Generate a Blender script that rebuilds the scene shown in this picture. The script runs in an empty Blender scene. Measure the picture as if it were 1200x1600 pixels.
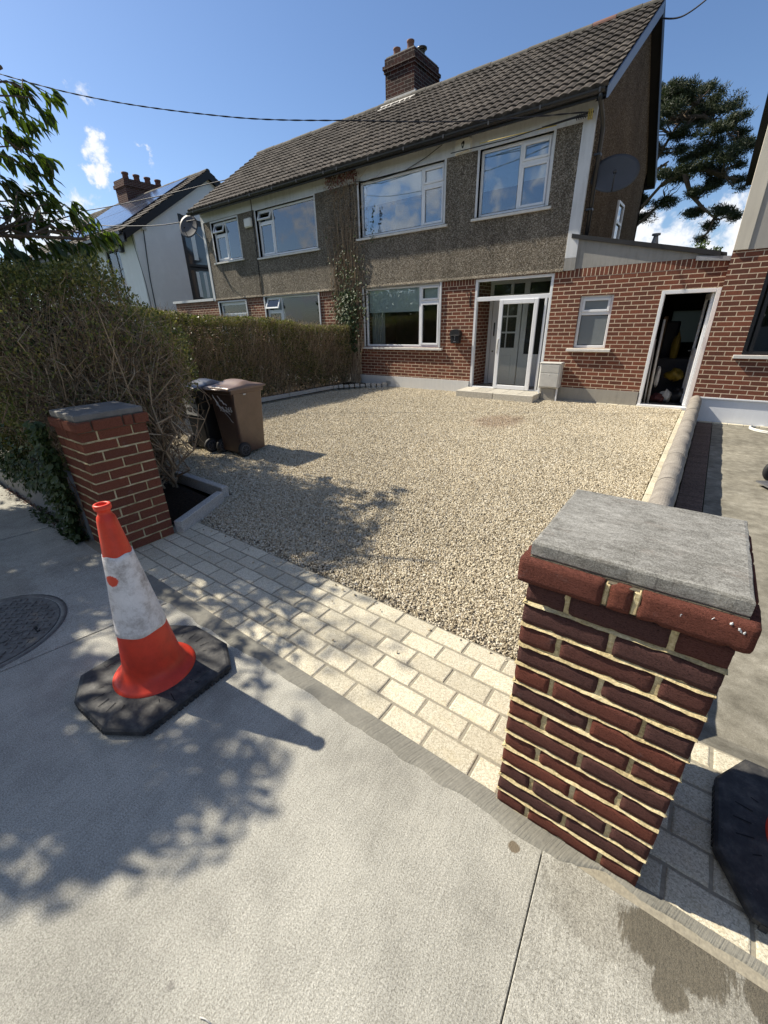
import bpy, math, random
import numpy as np
from mathutils import Vector, Matrix
R_ = math.radians
sc = bpy.context.scene
COL = sc.collection
random.seed(7)
rng = np.random.default_rng(11)

# ------------------------------------------------------------------ camera
cam_d = bpy.data.cameras.new("camera")
cam = bpy.data.objects.new("camera", cam_d)
COL.objects.link(cam)
sc.camera = cam
cam_d.sensor_fit = 'VERTICAL'
cam_d.sensor_height = 24.0
cam_d.lens = 24.0 * 649.0 / 1600.0
cam_d.clip_start = 0.05
cam_d.clip_end = 2000.0
cR = Vector((0.80324916, 0.59525705, -0.02144359))
cU = Vector((-0.2309986, 0.34449234, 0.90992564))
cF = Vector((-0.54902681, 0.72594357, -0.41421673))
mw = Matrix(((cR[0], cU[0], -cF[0], 0), (cR[1], cU[1], -cF[1], 0), (cR[2], cU[2], -cF[2], 0), (0, 0, 0, 1)))
cam.matrix_world = Matrix.Translation((0, 0, 1.6)) @ mw

# ------------------------------------------------------------------ sun, sky, exposure
SUN = Vector((-0.93, -0.205, 0.95)).normalized()
sun_d = bpy.data.lights.new("sun", 'SUN')
sun_d.energy = 5.0
sun_d.angle = R_(0.53)
sun_d.color = (1.0, 0.92, 0.77)
sun = bpy.data.objects.new("sun", sun_d)
sun.location = (-20, -4, 22)
sun.rotation_euler = SUN.to_track_quat('Z', 'Y').to_euler()
COL.objects.link(sun)
SKY_STRENGTH = 0.07
sc.view_settings.view_transform = 'Standard'
sc.view_settings.look = 'None'
sc.view_settings.exposure = 0.64
sc.view_settings.gamma = 1.0
sc.view_settings.use_curve_mapping = False
sc.cycles.max_bounces = 8
sc.cycles.transparent_max_bounces = 16


class G:
    """small node-graph helper"""
    def __init__(s, tree):
        s.t = tree
        s.n = tree.nodes
        s.l = tree.links

    def node(s, typ, props=None, **ins):
        nd = s.n.new(typ)
        for k, v in (props or {}).items():
            setattr(nd, k, v)
        for k, v in ins.items():
            key = int(k[1:]) if k[0] == '_' and k[1:].isdigit() else k.replace('_', ' ')
            s.set(nd, key, v)
        return nd

    def set(s, nd, key, v):
        i = nd.inputs[key]
        if isinstance(v, bpy.types.NodeSocket):
            s.l.new(v, i)
        elif v is not None:
            if isinstance(v, (tuple, list)) and len(v) == 3 and i.type == 'RGBA':
                v = (*v, 1)
            i.default_value = v

    def math(s, op, a, b=0.0, c=None, clamp=False):
        nd = s.node('ShaderNodeMath', {'operation': op, 'use_clamp': clamp}, _0=a, _1=b)
        if c is not None:
            s.set(nd, 2, c)
        return nd.outputs[0]

    def vmath(s, op, a, b=(0, 0, 0)):
        nd = s.node('ShaderNodeVectorMath', {'operation': op}, _0=a, _1=b)
        return nd.outputs['Value'] if op in ('DOT_PRODUCT', 'LENGTH', 'DISTANCE') else nd.outputs['Vector']

    def pos(s):
        return s.node('ShaderNodeNewGeometry').outputs['Position']

    def obj(s):
        return s.node('ShaderNodeTexCoord').outputs['Object']

    def scale(s, v, sc3):
        return s.vmath('MULTIPLY', v, sc3)

    def noise(s, vec, scale, detail=6, rough=0.6, dist=0.0, col=False):
        nd = s.node('ShaderNodeTexNoise', None, Vector=vec, Scale=scale, Detail=detail, Roughness=rough, Distortion=dist)
        return nd.outputs['Color' if col else 'Fac']

    def vor(s, vec, scale, feature='F1', out='Distance', rand=1.0):
        nd = s.node('ShaderNodeTexVoronoi', {'feature': feature}, Vector=vec, Scale=scale, Randomness=rand)
        return nd.outputs[out]

    def ramp(s, fac, stops, interp='LINEAR'):
        nd = s.node('ShaderNodeValToRGB', None, Fac=fac)
        nd.color_ramp.interpolation = interp
        e = nd.color_ramp.elements
        while len(e) < len(stops):
            e.new(0.5)
        for el, (p, c) in zip(e, stops):
            el.position = p
            if not isinstance(c, (tuple, list)):
                c = (c, c, c)
            el.color = (*c, 1)
        return nd.outputs['Color']

    def mix(s, fac, a, b, mode='MIX'):
        nd = s.n.new('ShaderNodeMix')
        nd.data_type = 'RGBA'
        nd.blend_type = mode
        s.set(nd, 0, fac)
        for idx, v in ((6, a), (7, b)):
            s.set(nd, idx, v)
        return nd.outputs[2]

    def step(s, x, lo, hi, a=0.0, b=1.0):
        nd = s.node('ShaderNodeMapRange', {'interpolation_type': 'SMOOTHSTEP'})
        for i, v in enumerate((x, lo, hi, a, b)):
            s.set(nd, i, v)
        return nd.outputs[0]

    def sep(s, v):
        return s.node('ShaderNodeSeparateXYZ', None, _0=v).outputs

    def comb(s, x, y, z=0.0):
        return s.node('ShaderNodeCombineXYZ', None, _0=x, _1=y, _2=z).outputs[0]

    def bump(s, h, strength, dist, normal=None):
        nd = s.node('ShaderNodeBump', None, Height=h, Strength=strength, Distance=dist)
        if normal is not None:
            s.set(nd, 'Normal', normal)
        return nd.outputs[0]


def mat(name, fn):
    m = bpy.data.materials.new(name)
    m.use_nodes = True
    g = G(m.node_tree)
    g.n.clear()
    out = g.n.new('ShaderNodeOutputMaterial')
    b = g.n.new('ShaderNodeBsdfPrincipled')
    g.l.new(b.outputs[0], out.inputs[0])
    r = fn(g)
    if 'Surface' in r:
        g.l.new(r.pop('Surface'), out.inputs[0])
    for k, v in r.items():
        g.set(b, {'Spec': 'Specular IOR Level', 'Base': 'Base Color', 'Rough': 'Roughness', 'Metal': 'Metallic',
                  'Trans': 'Transmission Weight', 'Sub': 'Subsurface Weight'}.get(k, k), v)
    return m


def lerp3(c, k):
    return tuple(min(1, x * k) for x in c)


def plain(name, c, rough=0.6, var=0.18, scale=6.0, bump=0.1, spec=0.4, metal=0.0, fine=90.0):
    """painted / plastic / stone surface with mottling, dirt and a fine bump"""
    def f(g):
        p = g.obj()
        n = g.noise(p, scale, 8, 0.65)
        n2 = g.noise(p, fine, 3, 0.6)
        k = g.math('ADD', g.math('MULTIPLY', n, 0.7), g.math('MULTIPLY', n2, 0.3))
        col = g.ramp(k, [(0.3, lerp3(c, 1 - var)), (0.7, lerp3(c, 1 + var))])
        r = g.math('ADD', rough - 0.08, g.math('MULTIPLY', n, 0.16))
        return {'Base': col, 'Rough': r, 'Spec': spec, 'Metal': metal, 'Normal': g.bump(n2, bump, 0.004)}
    return mat(name, f)


# ------------------------------------------------------------------ world
w = bpy.data.worlds.new("World")
sc.world = w
w.use_nodes = True
g = G(w.node_tree)
g.n.clear()
wo = g.n.new('ShaderNodeOutputWorld')
bg = g.n.new('ShaderNodeBackground')
sky = g.n.new('ShaderNodeTexSky')
sky.sky_type = 'NISHITA'
sky.sun_disc = False
sky.sun_elevation = math.asin(SUN.z)
sky.sun_rotation = math.atan2(SUN.x, SUN.y)
sky.air_density = 1.0
sky.dust_density = 0.6
sky.ozone_density = 1.6
dirv = g.node('ShaderNodeTexCoord').outputs['Generated']
fb = g.math('ADD', g.math('MULTIPLY', g.noise(dirv, 7.0, 4, 0.6, 0.2), 0.45), g.math('MULTIPLY', g.noise(dirv, 26.0, 8, 0.66, 0.3), 0.55))
fb2 = g.noise(dirv, 3.0, 5, 0.6)


warp = g.vmath('ADD', dirv, g.vmath('MULTIPLY', g.vmath('SUBTRACT', g.noise(dirv, 14.0, 5, 0.6, col=True), (.5, .5, .5)), (.13, .13, .13)))


def cloud(d, r, edge):
    d = Vector(d).normalized()
    dt = g.vmath('DISTANCE', warp, tuple(d))
    return g.math('MULTIPLY', g.step(dt, r * 1.15, r * 0.2), edge)


CL = [((-1.50, 0.70, 0.46), 0.032, 0.95), ((-1.53, 0.70, 0.405), 0.03, 0.95), ((-1.46, 0.66, 0.56), 0.028, 0.8), ((-1.36, 0.78, 0.415), 0.02, 0.8),
      ((-2.6, 1.0, 0.27), 0.16, 0.9), ((-0.31, 1.6, 0.215), 0.085, 1.2), ((-0.36, 1.6, 0.16), 0.1, 1.2), ((-0.06, 1.6, 0.17), 0.09, 1.15), ((-0.16, 1.6, 0.10), 0.16, 1.2), ((0.3, 1.6, 0.12), 0.25, 0.9),
      ((-0.75, -1.0, 0.30), 0.45, 0.85), ((-1.9, -1.0, 0.5), 0.3, 0.75), ((0.1, -1.0, 0.5), 0.4, 0.8)]
tot = None
for d, r, e in CL:
    c = cloud(d, r, e)
    tot = c if tot is None else g.math('MAXIMUM', tot, c)
dens = g.math('ADD', g.math('MULTIPLY', tot, 0.55), g.math('MULTIPLY', g.math('SUBTRACT', fb, 0.5), 2.6))
cm = g.step(dens, 0.26, 0.62)
cm = g.math('MULTIPLY', cm, g.step(tot, 0.02, 0.2))
ccol = g.ramp(g.math('ADD', g.math('MULTIPLY', dens, 0.8), g.math('MULTIPLY', fb2, 0.3)), [(0.3, (6.3, 7.0, 8.2)), (0.75, (10.5, 10.6, 10.8))])
skc = g.mix(g.math('MULTIPLY', cm, 0.93), g.mix(1.0, sky.outputs[0], (0.98, 1.12, 1.32), 'MULTIPLY'), ccol)
# added unseen cloud overhead and behind the viewer, whitens blue shade (mirrored in windows)
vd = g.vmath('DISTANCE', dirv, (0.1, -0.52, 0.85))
fill_veil = g.math('MULTIPLY', g.step(vd, 1.0, 0.45), g.step(g.noise(dirv, 2.2, 6, 0.6, 0.4), 0.36, 0.62))
skc = g.mix(g.math('MULTIPLY', fill_veil, 0.62), skc, (5.2, 5.0, 4.7))
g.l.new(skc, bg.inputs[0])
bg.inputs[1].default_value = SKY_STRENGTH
g.l.new(bg.outputs[0], wo.inputs[0])

# ------------------------------------------------------------------ object helpers
ORG = {}


def tag(o, label=None, cat=None, group=None, kind=None):
    if label:
        o['label'] = label
    if cat:
        o['category'] = cat
    if group:
        o['group'] = group
    if kind:
        o['kind'] = kind
    return o


def thing(name, loc, label, cat, group=None, rz=0.0):
    o = bpy.data.objects.new(name, None)
    o.empty_display_size = 0.1
    o.location = loc
    o.rotation_euler = (0, 0, rz)
    COL.objects.link(o)
    ORG[o.name] = Vector(loc)
    return tag(o, label, cat, group)


def link(name, me, mats, parent):
    for m in (mats if isinstance(mats, (list, tuple)) else [mats]):
        me.materials.append(m)
    o = bpy.data.objects.new(name, me)
    COL.objects.link(o)
    if parent is not None:
        o.parent = parent
        ORG[o.name] = ORG[parent.name].copy()
    else:
        ORG[o.name] = Vector((0, 0, 0))
    return o


class MB:
    def __init__(s):
        s.v = []
        s.f = []
        s.m = []
        s.sm = []

    def add(s, vs, fs, mi=0, smooth=False):
        b = len(s.v)
        s.v += [tuple(v) for v in vs]
        s.f += [tuple(i + b for i in f) for f in fs]
        s.m += [mi] * len(fs)
        s.sm += [smooth] * len(fs)
        return s

    def box(s, x0, y0, z0, x1, y1, z1, mi=0, bev=0.0):
        if bev <= 0:
            vs = [(x, y, z) for z in (z0, z1) for y in (y0, y1) for x in (x0, x1)]
            fs = [(0, 2, 3, 1), (4, 5, 7, 6), (0, 1, 5, 4), (2, 6, 7, 3), (0, 4, 6, 2), (1, 3, 7, 5)]
            return s.add(vs, fs, mi)
        c = Vector(((x0 + x1) / 2, (y0 + y1) / 2, (z0 + z1) / 2))
        h = Vector(((x1 - x0) / 2, (y1 - y0) / 2, (z1 - z0) / 2))
        b = min(bev, h.x * .9, h.y * .9, h.z * .9)
        vs = []
        idx = {}
        for sx in (-1, 1):
            for sy in (-1, 1):
                for sz in (-1, 1):
                    for ax in range(3):
                        q = [h.x - b, h.y - b, h.z - b]
                        q[ax] += b
                        idx[(sx, sy, sz, ax)] = len(vs)
                        vs.append((c.x + sx * q[0], c.y + sy * q[1], c.z + sz * q[2]))
        fs = []
        S = (-1, 1)
        for sx in S:
            fs.append([idx[(sx, a, b_, 0)] for a, b_ in ((-1, -1), (1, -1), (1, 1), (-1, 1))])
            fs.append([idx[(a, sx, b_, 1)] for a, b_ in ((-1, -1), (1, -1), (1, 1), (-1, 1))])
            fs.append([idx[(a, b_, sx, 2)] for a, b_ in ((-1, -1), (1, -1), (1, 1), (-1, 1))])
            for sy in S:
                fs.append([idx[(sx, sy, -1, 0)], idx[(sx, sy, 1, 0)], idx[(sx, sy, 1, 1)], idx[(sx, sy, -1, 1)]])
                fs.append([idx[(sx, -1, sy, 0)], idx[(sx, 1, sy, 0)], idx[(sx, 1, sy, 2)], idx[(sx, -1, sy, 2)]])
                fs.append([idx[(-1, sx, sy, 1)], idx[(1, sx, sy, 1)], idx[(1, sx, sy, 2)], idx[(-1, sx, sy, 2)]])
                for sz in S:
                    fs.append([idx[(sx, sy, sz, 0)], idx[(sx, sy, sz, 1)], idx[(sx, sy, sz, 2)]])
        # orient outward
        V = [Vector(v) for v in vs]
        out = []
        for f in fs:
            n = (V[f[1]] - V[f[0]]).cross(V[f[2]] - V[f[0]])
            m_ = sum((V[i] for i in f), Vector()) / len(f) - c
            out.append(tuple(f) if n.dot(m_) > 0 else tuple(reversed(f)))
        return s.add(vs, out, mi)

    def prism(s, pts, a0, a1, axis, mi=0):
        """extrude polygon pts (two coordinates) along axis from a0 to a1"""
        def mk(p, a):
            q = list(p)
            q.insert(axis, a)
            return tuple(q)
        n = len(pts)
        vs = [mk(p, a0) for p in pts] + [mk(p, a1) for p in pts]
        area = sum(pts[i - 1][0] * pts[i][1] - pts[i][0] * pts[i - 1][1] for i in range(n))
        flip = (area > 0) ^ (axis == 1)
        fs = [tuple(range(n)), tuple(range(2 * n - 1, n - 1, -1))]
        fs += [(i, n + i, n + (i + 1) % n, (i + 1) % n) for i in range(n)]
        if flip:
            fs = [tuple(reversed(f)) for f in fs]
        return s.add(vs, fs, mi)

    def quad(s, a, b, c, d, mi=0):
        return s.add([a, b, c, d], [(0, 1, 2, 3)], mi)

    def tube(s, pts, r, n=8, mi=0, caps=True, smooth=True):
        pts = [Vector(p) for p in pts]
        rs = r if isinstance(r, (list, tuple)) else [r] * len(pts)
        vs = []
        prev = None
        for i, p in enumerate(pts):
            d = (pts[min(i + 1, len(pts) - 1)] - pts[max(i - 1, 0)]).normalized()
            if prev is None:
                u = d.orthogonal().normalized()
            else:
                u = (prev - d * prev.dot(d)).normalized()
            prev = u
            vv = d.cross(u)
            for k in range(n):
                a = 2 * math.pi * k / n
                vs.append(p + (u * math.cos(a) + vv * math.sin(a)) * rs[i])
        fs = []
        for i in range(len(pts) - 1):
            for k in range(n):
                k2 = (k + 1) % n
                fs.append((i * n + k, i * n + k2, (i + 1) * n + k2, (i + 1) * n + k))
        s.add(vs, fs, mi, smooth)
        if caps:
            b = len(s.v) - len(vs)
            s.f += [tuple(b + k for k in reversed(range(n))), tuple(b + (len(pts) - 1) * n + k for k in range(n))]
            s.m += [mi] * 2
            s.sm += [False] * 2
        return s

    def lathe(s, prof, n=24, c=(0, 0, 0), axis='Z', mi=0, smooth=True):
        vs = []
        for r, z in prof:
            for k in range(n):
                a = 2 * math.pi * k / n
                x, y = r * math.cos(a), r * math.sin(a)
                v = (x, y, z) if axis == 'Z' else ((z, x, y) if axis == 'X' else (y, z, x))
                vs.append((v[0] + c[0], v[1] + c[1], v[2] + c[2]))
        fs = []
        for i in range(len(prof) - 1):
            for k in range(n):
                k2 = (k + 1) % n
                fs.append((i * n + k, i * n + k2, (i + 1) * n + k2, (i + 1) * n + k))
        return s.add(vs, fs, mi, smooth)

    def build(s, name, mats, parent=None, local=False):
        me = bpy.data.meshes.new(name)
        o = Vector((0, 0, 0)) if (local or parent is None) else ORG[parent.name]
        me.from_pydata([(v[0] - o.x, v[1] - o.y, v[2] - o.z) for v in s.v], [], s.f)
        me.polygons.foreach_set('material_index', s.m)
        me.polygons.foreach_set('use_smooth', s.sm)
        me.update()
        return link(name, me, mats, parent)


def np_mesh(name, verts, quads=None, tris=None, qm=None, tm=None, mats=None, parent=None, smooth=False, attr=None):
    """fast mesh from numpy arrays"""
    verts = np.asarray(verts, dtype=np.float32).reshape(-1, 3)
    if parent is not None:
        verts = verts - np.array(ORG[parent.name], dtype=np.float32)
    quads = np.zeros((0, 4), int) if quads is None else np.asarray(quads).reshape(-1, 4)
    tris = np.zeros((0, 3), int) if tris is None else np.asarray(tris).reshape(-1, 3)
    me = bpy.data.meshes.new(name)
    me.vertices.add(len(verts))
    me.vertices.foreach_set('co', verts.ravel())
    nl = quads.size + tris.size
    me.loops.add(nl)
    me.loops.foreach_set('vertex_index', np.concatenate([quads.ravel(), tris.ravel()]).astype(np.int32))
    npoly = len(quads) + len(tris)
    me.polygons.add(npoly)
    starts = np.concatenate([np.arange(len(quads)) * 4, quads.size + np.arange(len(tris)) * 3]).astype(np.int32)
    me.polygons.foreach_set('loop_start', starts)
    mi = np.concatenate([np.zeros(len(quads), int) if qm is None else qm, np.zeros(len(tris), int) if tm is None else tm]).astype(np.int32)
    me.polygons.foreach_set('material_index', mi)
    me.polygons.foreach_set('use_smooth', np.full(npoly, smooth))
    me.update(calc_edges=True)
    return link(name, me, mats, parent)


def fnoise(x, y, seed=0):
    """cheap smooth value noise, numpy"""
    r = np.random.default_rng(seed)
    tot = 0
    for i in range(6):
        a = r.uniform(0, 6.28)
        k = r.uniform(0.7, 1.6) * 1.7 ** i
        tot = tot + np.sin((np.cos(a) * x + np.sin(a) * y) * k + r.uniform(0, 6.28)) / 1.5 ** i
    return tot / 3


def leaves(P, D, N, L, W, fold=0.25, long=False):
    """leaf faces: base P, direction D, normal N, arrays"""
    n = len(P)
    D = D / np.linalg.norm(D, axis=1, keepdims=True)
    S = np.cross(D, N)
    S /= np.linalg.norm(S, axis=1, keepdims=True) + 1e-9
    Nn = np.cross(S, D)
    L = np.asarray(L).reshape(-1, 1) * np.ones((n, 1))
    W = np.asarray(W).reshape(-1, 1) * np.ones((n, 1))
    if not long:
        V = np.stack([P, P + D * L * .5 - S * W * .5 + Nn * W * fold, P + D * L, P + D * L * .5 + S * W * .5 + Nn * W * fold], 1)
        b = np.arange(n)[:, None] * 4
        T = np.concatenate([b + np.array([[0, 1, 2]]), b + np.array([[0, 2, 3]])], 0)
        return V.reshape(-1, 3), T
    down = np.array([0, 0, -1.0])
    a = D * L
    m1 = P + a * .35 + down * L * .02
    m2 = P + a * .7 + down * L * .10
    tip = P + a * 1.0 + down * L * .24
    V = np.stack([P, m1 - S * W * .5 + Nn * W * fold, m1, m1 + S * W * .5 + Nn * W * fold,
                  m2 - S * W * .38 + Nn * W * fold, m2, m2 + S * W * .38 + Nn * W * fold, tip], 1)
    b = np.arange(n)[:, None] * 8
    T = np.concatenate([b + np.array([q]) for q in ([0, 1, 2], [0, 2, 3], [1, 4, 5], [1, 5, 2], [2, 5, 6], [2, 6, 3], [4, 7, 5], [5, 7, 6])], 0)
    return V.reshape(-1, 3), T


def twigs(P, r, ns=4):
    """P (N,K,3) polylines, r (N,K) radii -> verts, quads"""
    N, K, _ = P.shape
    d = P[:, -1] - P[:, 0]
    d /= np.linalg.norm(d, axis=1, keepdims=True) + 1e-9
    ref = np.where(np.abs(d[:, 2:3]) > .9, np.array([[1.0, 0, 0]]), np.array([[0, 0, 1.0]]))
    u = np.cross(d, ref)
    u /= np.linalg.norm(u, axis=1, keepdims=True)
    v = np.cross(d, u)
    ang = np.arange(ns) * 2 * np.pi / ns
    ring = np.cos(ang)[None, :, None] * u[:, None] + np.sin(ang)[None, :, None] * v[:, None]
    V = P[:, :, None, :] + r[:, :, None, None] * ring[:, None]
    base = (np.arange(N) * K * ns)[:, None, None]
    i = np.arange(K - 1)[None, :, None] * ns
    k = np.arange(ns)[None, None, :]
    k2 = (k + 1) % ns
    Q = np.stack([base + i + k, base + i + k2, base + i + ns + k2, base + i + ns + k], -1).reshape(-1, 4)
    return V.reshape(-1, 3), Q


def merge(parts):
    """parts: list of (verts, quads|None, tris|None, matindex)"""
    vs, qs, ts, qm, tm = [], [], [], [], []
    b = 0
    for V, Q, T, mi in parts:
        vs.append(V)
        if Q is not None:
            qs.append(Q + b)
            qm.append(np.full(len(Q), mi))
        if T is not None:
            ts.append(T + b)
            tm.append(np.full(len(T), mi))
        b += len(V)
    cat = lambda a, w_: np.concatenate(a) if a else np.zeros((0, w_), int)
    return dict(verts=np.concatenate(vs), quads=cat(qs, 4), tris=cat(ts, 3),
                qm=np.concatenate(qm) if qm else np.zeros(0, int), tm=np.concatenate(tm) if tm else np.zeros(0, int))


def rdir(n):
    v = rng.normal(size=(n, 3))
    return v / np.linalg.norm(v, axis=1, keepdims=True)


def wall(mb, x0, x1, z0, z1, y0, y1, holes, mi=0):
    xs = sorted({x0, x1, *[h[0] for h in holes], *[h[1] for h in holes]})
    zs = sorted({z0, z1, *[h[2] for h in holes], *[h[3] for h in holes]})
    xs = [x for x in xs if x0 <= x <= x1]
    zs = [z for z in zs if z0 <= z <= z1]
    for i in range(len(xs) - 1):
        run = None
        for j in range(len(zs) - 1):
            cx, cz = (xs[i] + xs[i + 1]) / 2, (zs[j] + zs[j + 1]) / 2
            inh = any(h[0] < cx < h[1] and h[2] < cz < h[3] for h in holes)
            if inh:
                if run is not None:
                    mb.box(xs[i], y0, run, xs[i + 1], y1, zs[j], mi)
                run = None
            elif run is None:
                run = zs[j]
        if run is not None:
            mb.box(xs[i], y0, run, xs[i + 1], y1, zs[-1], mi)
    return mb

# ------------------------------------------------------------------ materials
def brick_wall(name, c1, c2, mort, vert=False, bw=.225, rh=.075, ms=.0065, dark=0.0):
    def f(g):
        p = g.pos()
        x, y, z = g.sep(p)
        xy = g.math('ADD', x, y)
        v = g.comb(z, xy) if vert else g.comb(xy, z)
        nd = g.node('ShaderNodeTexBrick', {'offset': 0.0 if vert else 0.5}, Vector=v, Color1=c1, Color2=c2, Mortar=mort, Scale=1.0)
        g.set(nd, 'Mortar Size', ms)
        g.set(nd, 'Mortar Smooth', .15)
        g.set(nd, 'Bias', 0.0)
        g.set(nd, 'Brick Width', 5.0 if vert else bw)
        g.set(nd, 'Row Height', rh)
        n = g.noise(p, 40, 6, .7)
        n2 = g.noise(p, 1.3, 5, .6)
        c = g.mix(.55, nd.outputs['Color'], g.ramp(n, [(.3, .25), (.75, 1.0)]), 'MULTIPLY')
        c = g.mix(.35, c, g.ramp(n2, [(.3, .45), (.65, 1.0)]), 'MULTIPLY')
        h = g.math('ADD', g.math('MULTIPLY', nd.outputs['Fac'], -1.0), g.math('MULTIPLY', n, .35))
        return {'Base': c, 'Rough': .88, 'Spec': .2, 'Normal': g.bump(h, .55, .008)}
    return mat(name, f)


BR = brick_wall('brick_wall_red', (.27, .095, .058), (.16, .066, .046), (.80, .64, .47))
BRD = brick_wall('brick_chimney', (.085, .03, .024), (.04, .022, .02), (.26, .23, .2), ms=.005)
BRS = brick_wall('brick_soldier', (.27, .095, .058), (.16, .066, .046), (.80, .64, .47), vert=True)
BRF = brick_wall('brick_far', (.13, .05, .04), (.09, .04, .03), (.3, .24, .2))


def pebble(name, stops, tint=(1, 1, 1)):
    def f(g):
        p = g.pos()
        v = g.vor(p, 68)
        vc = g.vor(p, 68, out='Color')
        v2 = g.vor(p, 150)
        r = g.sep(vc)[0]
        col = g.ramp(r, stops)
        big = g.noise(p, .9, 6, .62)
        xx, yy, zz = g.sep(p)
        streak = g.noise(g.comb(g.math('MULTIPLY', xx, 3.0), yy, g.math('MULTIPLY', zz, .35)), 1.6, 5, .6)
        col = g.mix(.8, col, g.ramp(g.math('ADD', g.math('MULTIPLY', big, .5), g.math('MULTIPLY', streak, .5)), [(.33, .42), (.68, 1.15)]), 'MULTIPLY')
        col = g.mix(1.0, col, tint, 'MULTIPLY')
        gap = g.ramp(v, [(.0, 1.0), (.55, .85), (.8, .5)])
        col = g.mix(.8, col, gap, 'MULTIPLY')
        h = g.math('ADD', g.math('MULTIPLY', v, -1.0), g.math('MULTIPLY', v2, -.4))
        return {'Base': col, 'Rough': .92, 'Spec': .15, 'Normal': g.bump(h, .95, .022)}
    return mat(name, f)


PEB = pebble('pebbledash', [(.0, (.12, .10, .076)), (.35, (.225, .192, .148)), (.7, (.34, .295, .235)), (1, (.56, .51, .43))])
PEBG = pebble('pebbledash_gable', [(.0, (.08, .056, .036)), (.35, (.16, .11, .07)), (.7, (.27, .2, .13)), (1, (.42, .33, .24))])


def render_paint(name, c, dirt=.35, scale=2.0):
    def f(g):
        p = g.pos()
        n = g.noise(p, scale, 8, .65)
        x, y, z = g.sep(p)
        st = g.noise(g.comb(g.math('MULTIPLY', x, 6.0), y, g.math('MULTIPLY', z, .6)), 2.5, 6, .65)
        k = g.math('ADD', g.math('MULTIPLY', n, .5), g.math('MULTIPLY', st, .5))
        col = g.ramp(k, [(.32, lerp3(c, 1 - dirt)), (.5, lerp3(c, .95)), (.7, lerp3(c, 1.05))])
        f_ = g.noise(p, 120, 4, .7)
        return {'Base': col, 'Rough': .85, 'Spec': .2, 'Normal': g.bump(g.math('ADD', f_, g.math('MULTIPLY', n, .6)), .25, .006)}
    return mat(name, f)


WHITE = render_paint('white_render', (.62, .63, .64), .25)
WHITE2 = render_paint('white_plinth', (.66, .66, .65), .12)
GREYR = render_paint('grey_render', (.30, .29, .27), .3)
GREYN = render_paint('neighbour_render', (.36, .34, .31), .12)
PALEN = render_paint('pale_trim', (.60, .55, .46), .15)
PLINTHG = render_paint('cement_plinth', (.34, .32, .28), .25)
FARW = render_paint('far_white', (.84, .84, .82), .08)
PVC = plain('white_pvc', (.74, .75, .77), .32, .04, 3, .03, .5)
SILL = plain('painted_sill', (.62, .60, .56), .6, .16, 12, .3)
BLACKP = plain('black_plastic', (.018, .018, .02), .38, .3, 8, .15, .5)
FASCIA = plain('black_fascia', (.016, .015, .015), .5, .3, 5, .1)
BLUEB = plain('verge_board', (.20, .25, .34), .5, .15, 3, .05)
LEAD = plain('lead_flashing', (.24, .25, .27), .5, .3, 9, .4)
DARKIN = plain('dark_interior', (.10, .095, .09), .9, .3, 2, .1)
BLIND = plain('blind_fabric', (.84, .90, .87), .85, .05, 5, .1)
CURT = plain('curtain_fabric', (.46, .50, .50), .9, .15, 5, .2)
TERRA = plain('terracotta', (.17, .085, .065), .8, .25, 8, .3)
STAINW = plain('weathered_white', (.52, .5, .47), .7, .3, 14, .3)
FELT = plain('roof_felt', (.04, .04, .045), .8, .3, 6, .4)
BARK = plain('bark', (.10, .075, .055), .9, .35, 14, .8, .2)
YELL = plain('yellow_sack', (.16, .11, .01), .6, .3, 9, .5)
REDP = plain('red_cloth', (.07, .02, .02), .7, .3, 9, .5)
GREYP = plain('grey_pvc_box', (.50, .49, .46), .55, .12, 8, .1)
ORANGEP = plain('tape_yellow', (.5, .38, .1), .6, .1, 8, .1)
RUBBER = plain('rubber', (.022, .022, .024), .7, .25, 20, .3)
METAL = plain('galvanised', (.35, .36, .38), .4, .2, 14, .1, .5, .8)
CABLE = plain('cable_black', (.012, .013, .02), .5, .2)
HOSE = plain('hose_white', (.62, .62, .58), .5, .12)


def glass_fn(tint, refl):
    def f(g):
        lw = g.node('ShaderNodeFresnel', None, IOR=1.5).outputs[0]
        fac = g.math('ADD', g.math('MULTIPLY', lw, 1.1), refl, clamp=True)
        wob = g.noise(g.pos(), 1.3, 2, .5)
        gl = g.node('ShaderNodeBsdfGlossy', None, Color=(.93, .96, 1, 1), Roughness=.012, Normal=g.bump(wob, .04, .05))
        tr = g.node('ShaderNodeBsdfTransparent', None, Color=(*tint, 1))
        mx = g.node('ShaderNodeMixShader', None, _0=fac, _1=tr.outputs[0], _2=gl.outputs[0])
        return {'Surface': mx.outputs[0]}
    return f


GLASS = mat('window_glass', glass_fn((.92, .95, .94), .03))
GLASSU = mat('window_glass_upper', glass_fn((.72, .8, .86), .10))
FROSTT = mat('frosted_translucent', lambda g: {'Surface': g.node('ShaderNodeBsdfTranslucent', None, Color=(.30, .30, .26, 1)).outputs[0]})
FROST = plain('frosted_glass', (.17, .19, .20), .35, .06, 3, .05, .6)


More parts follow.
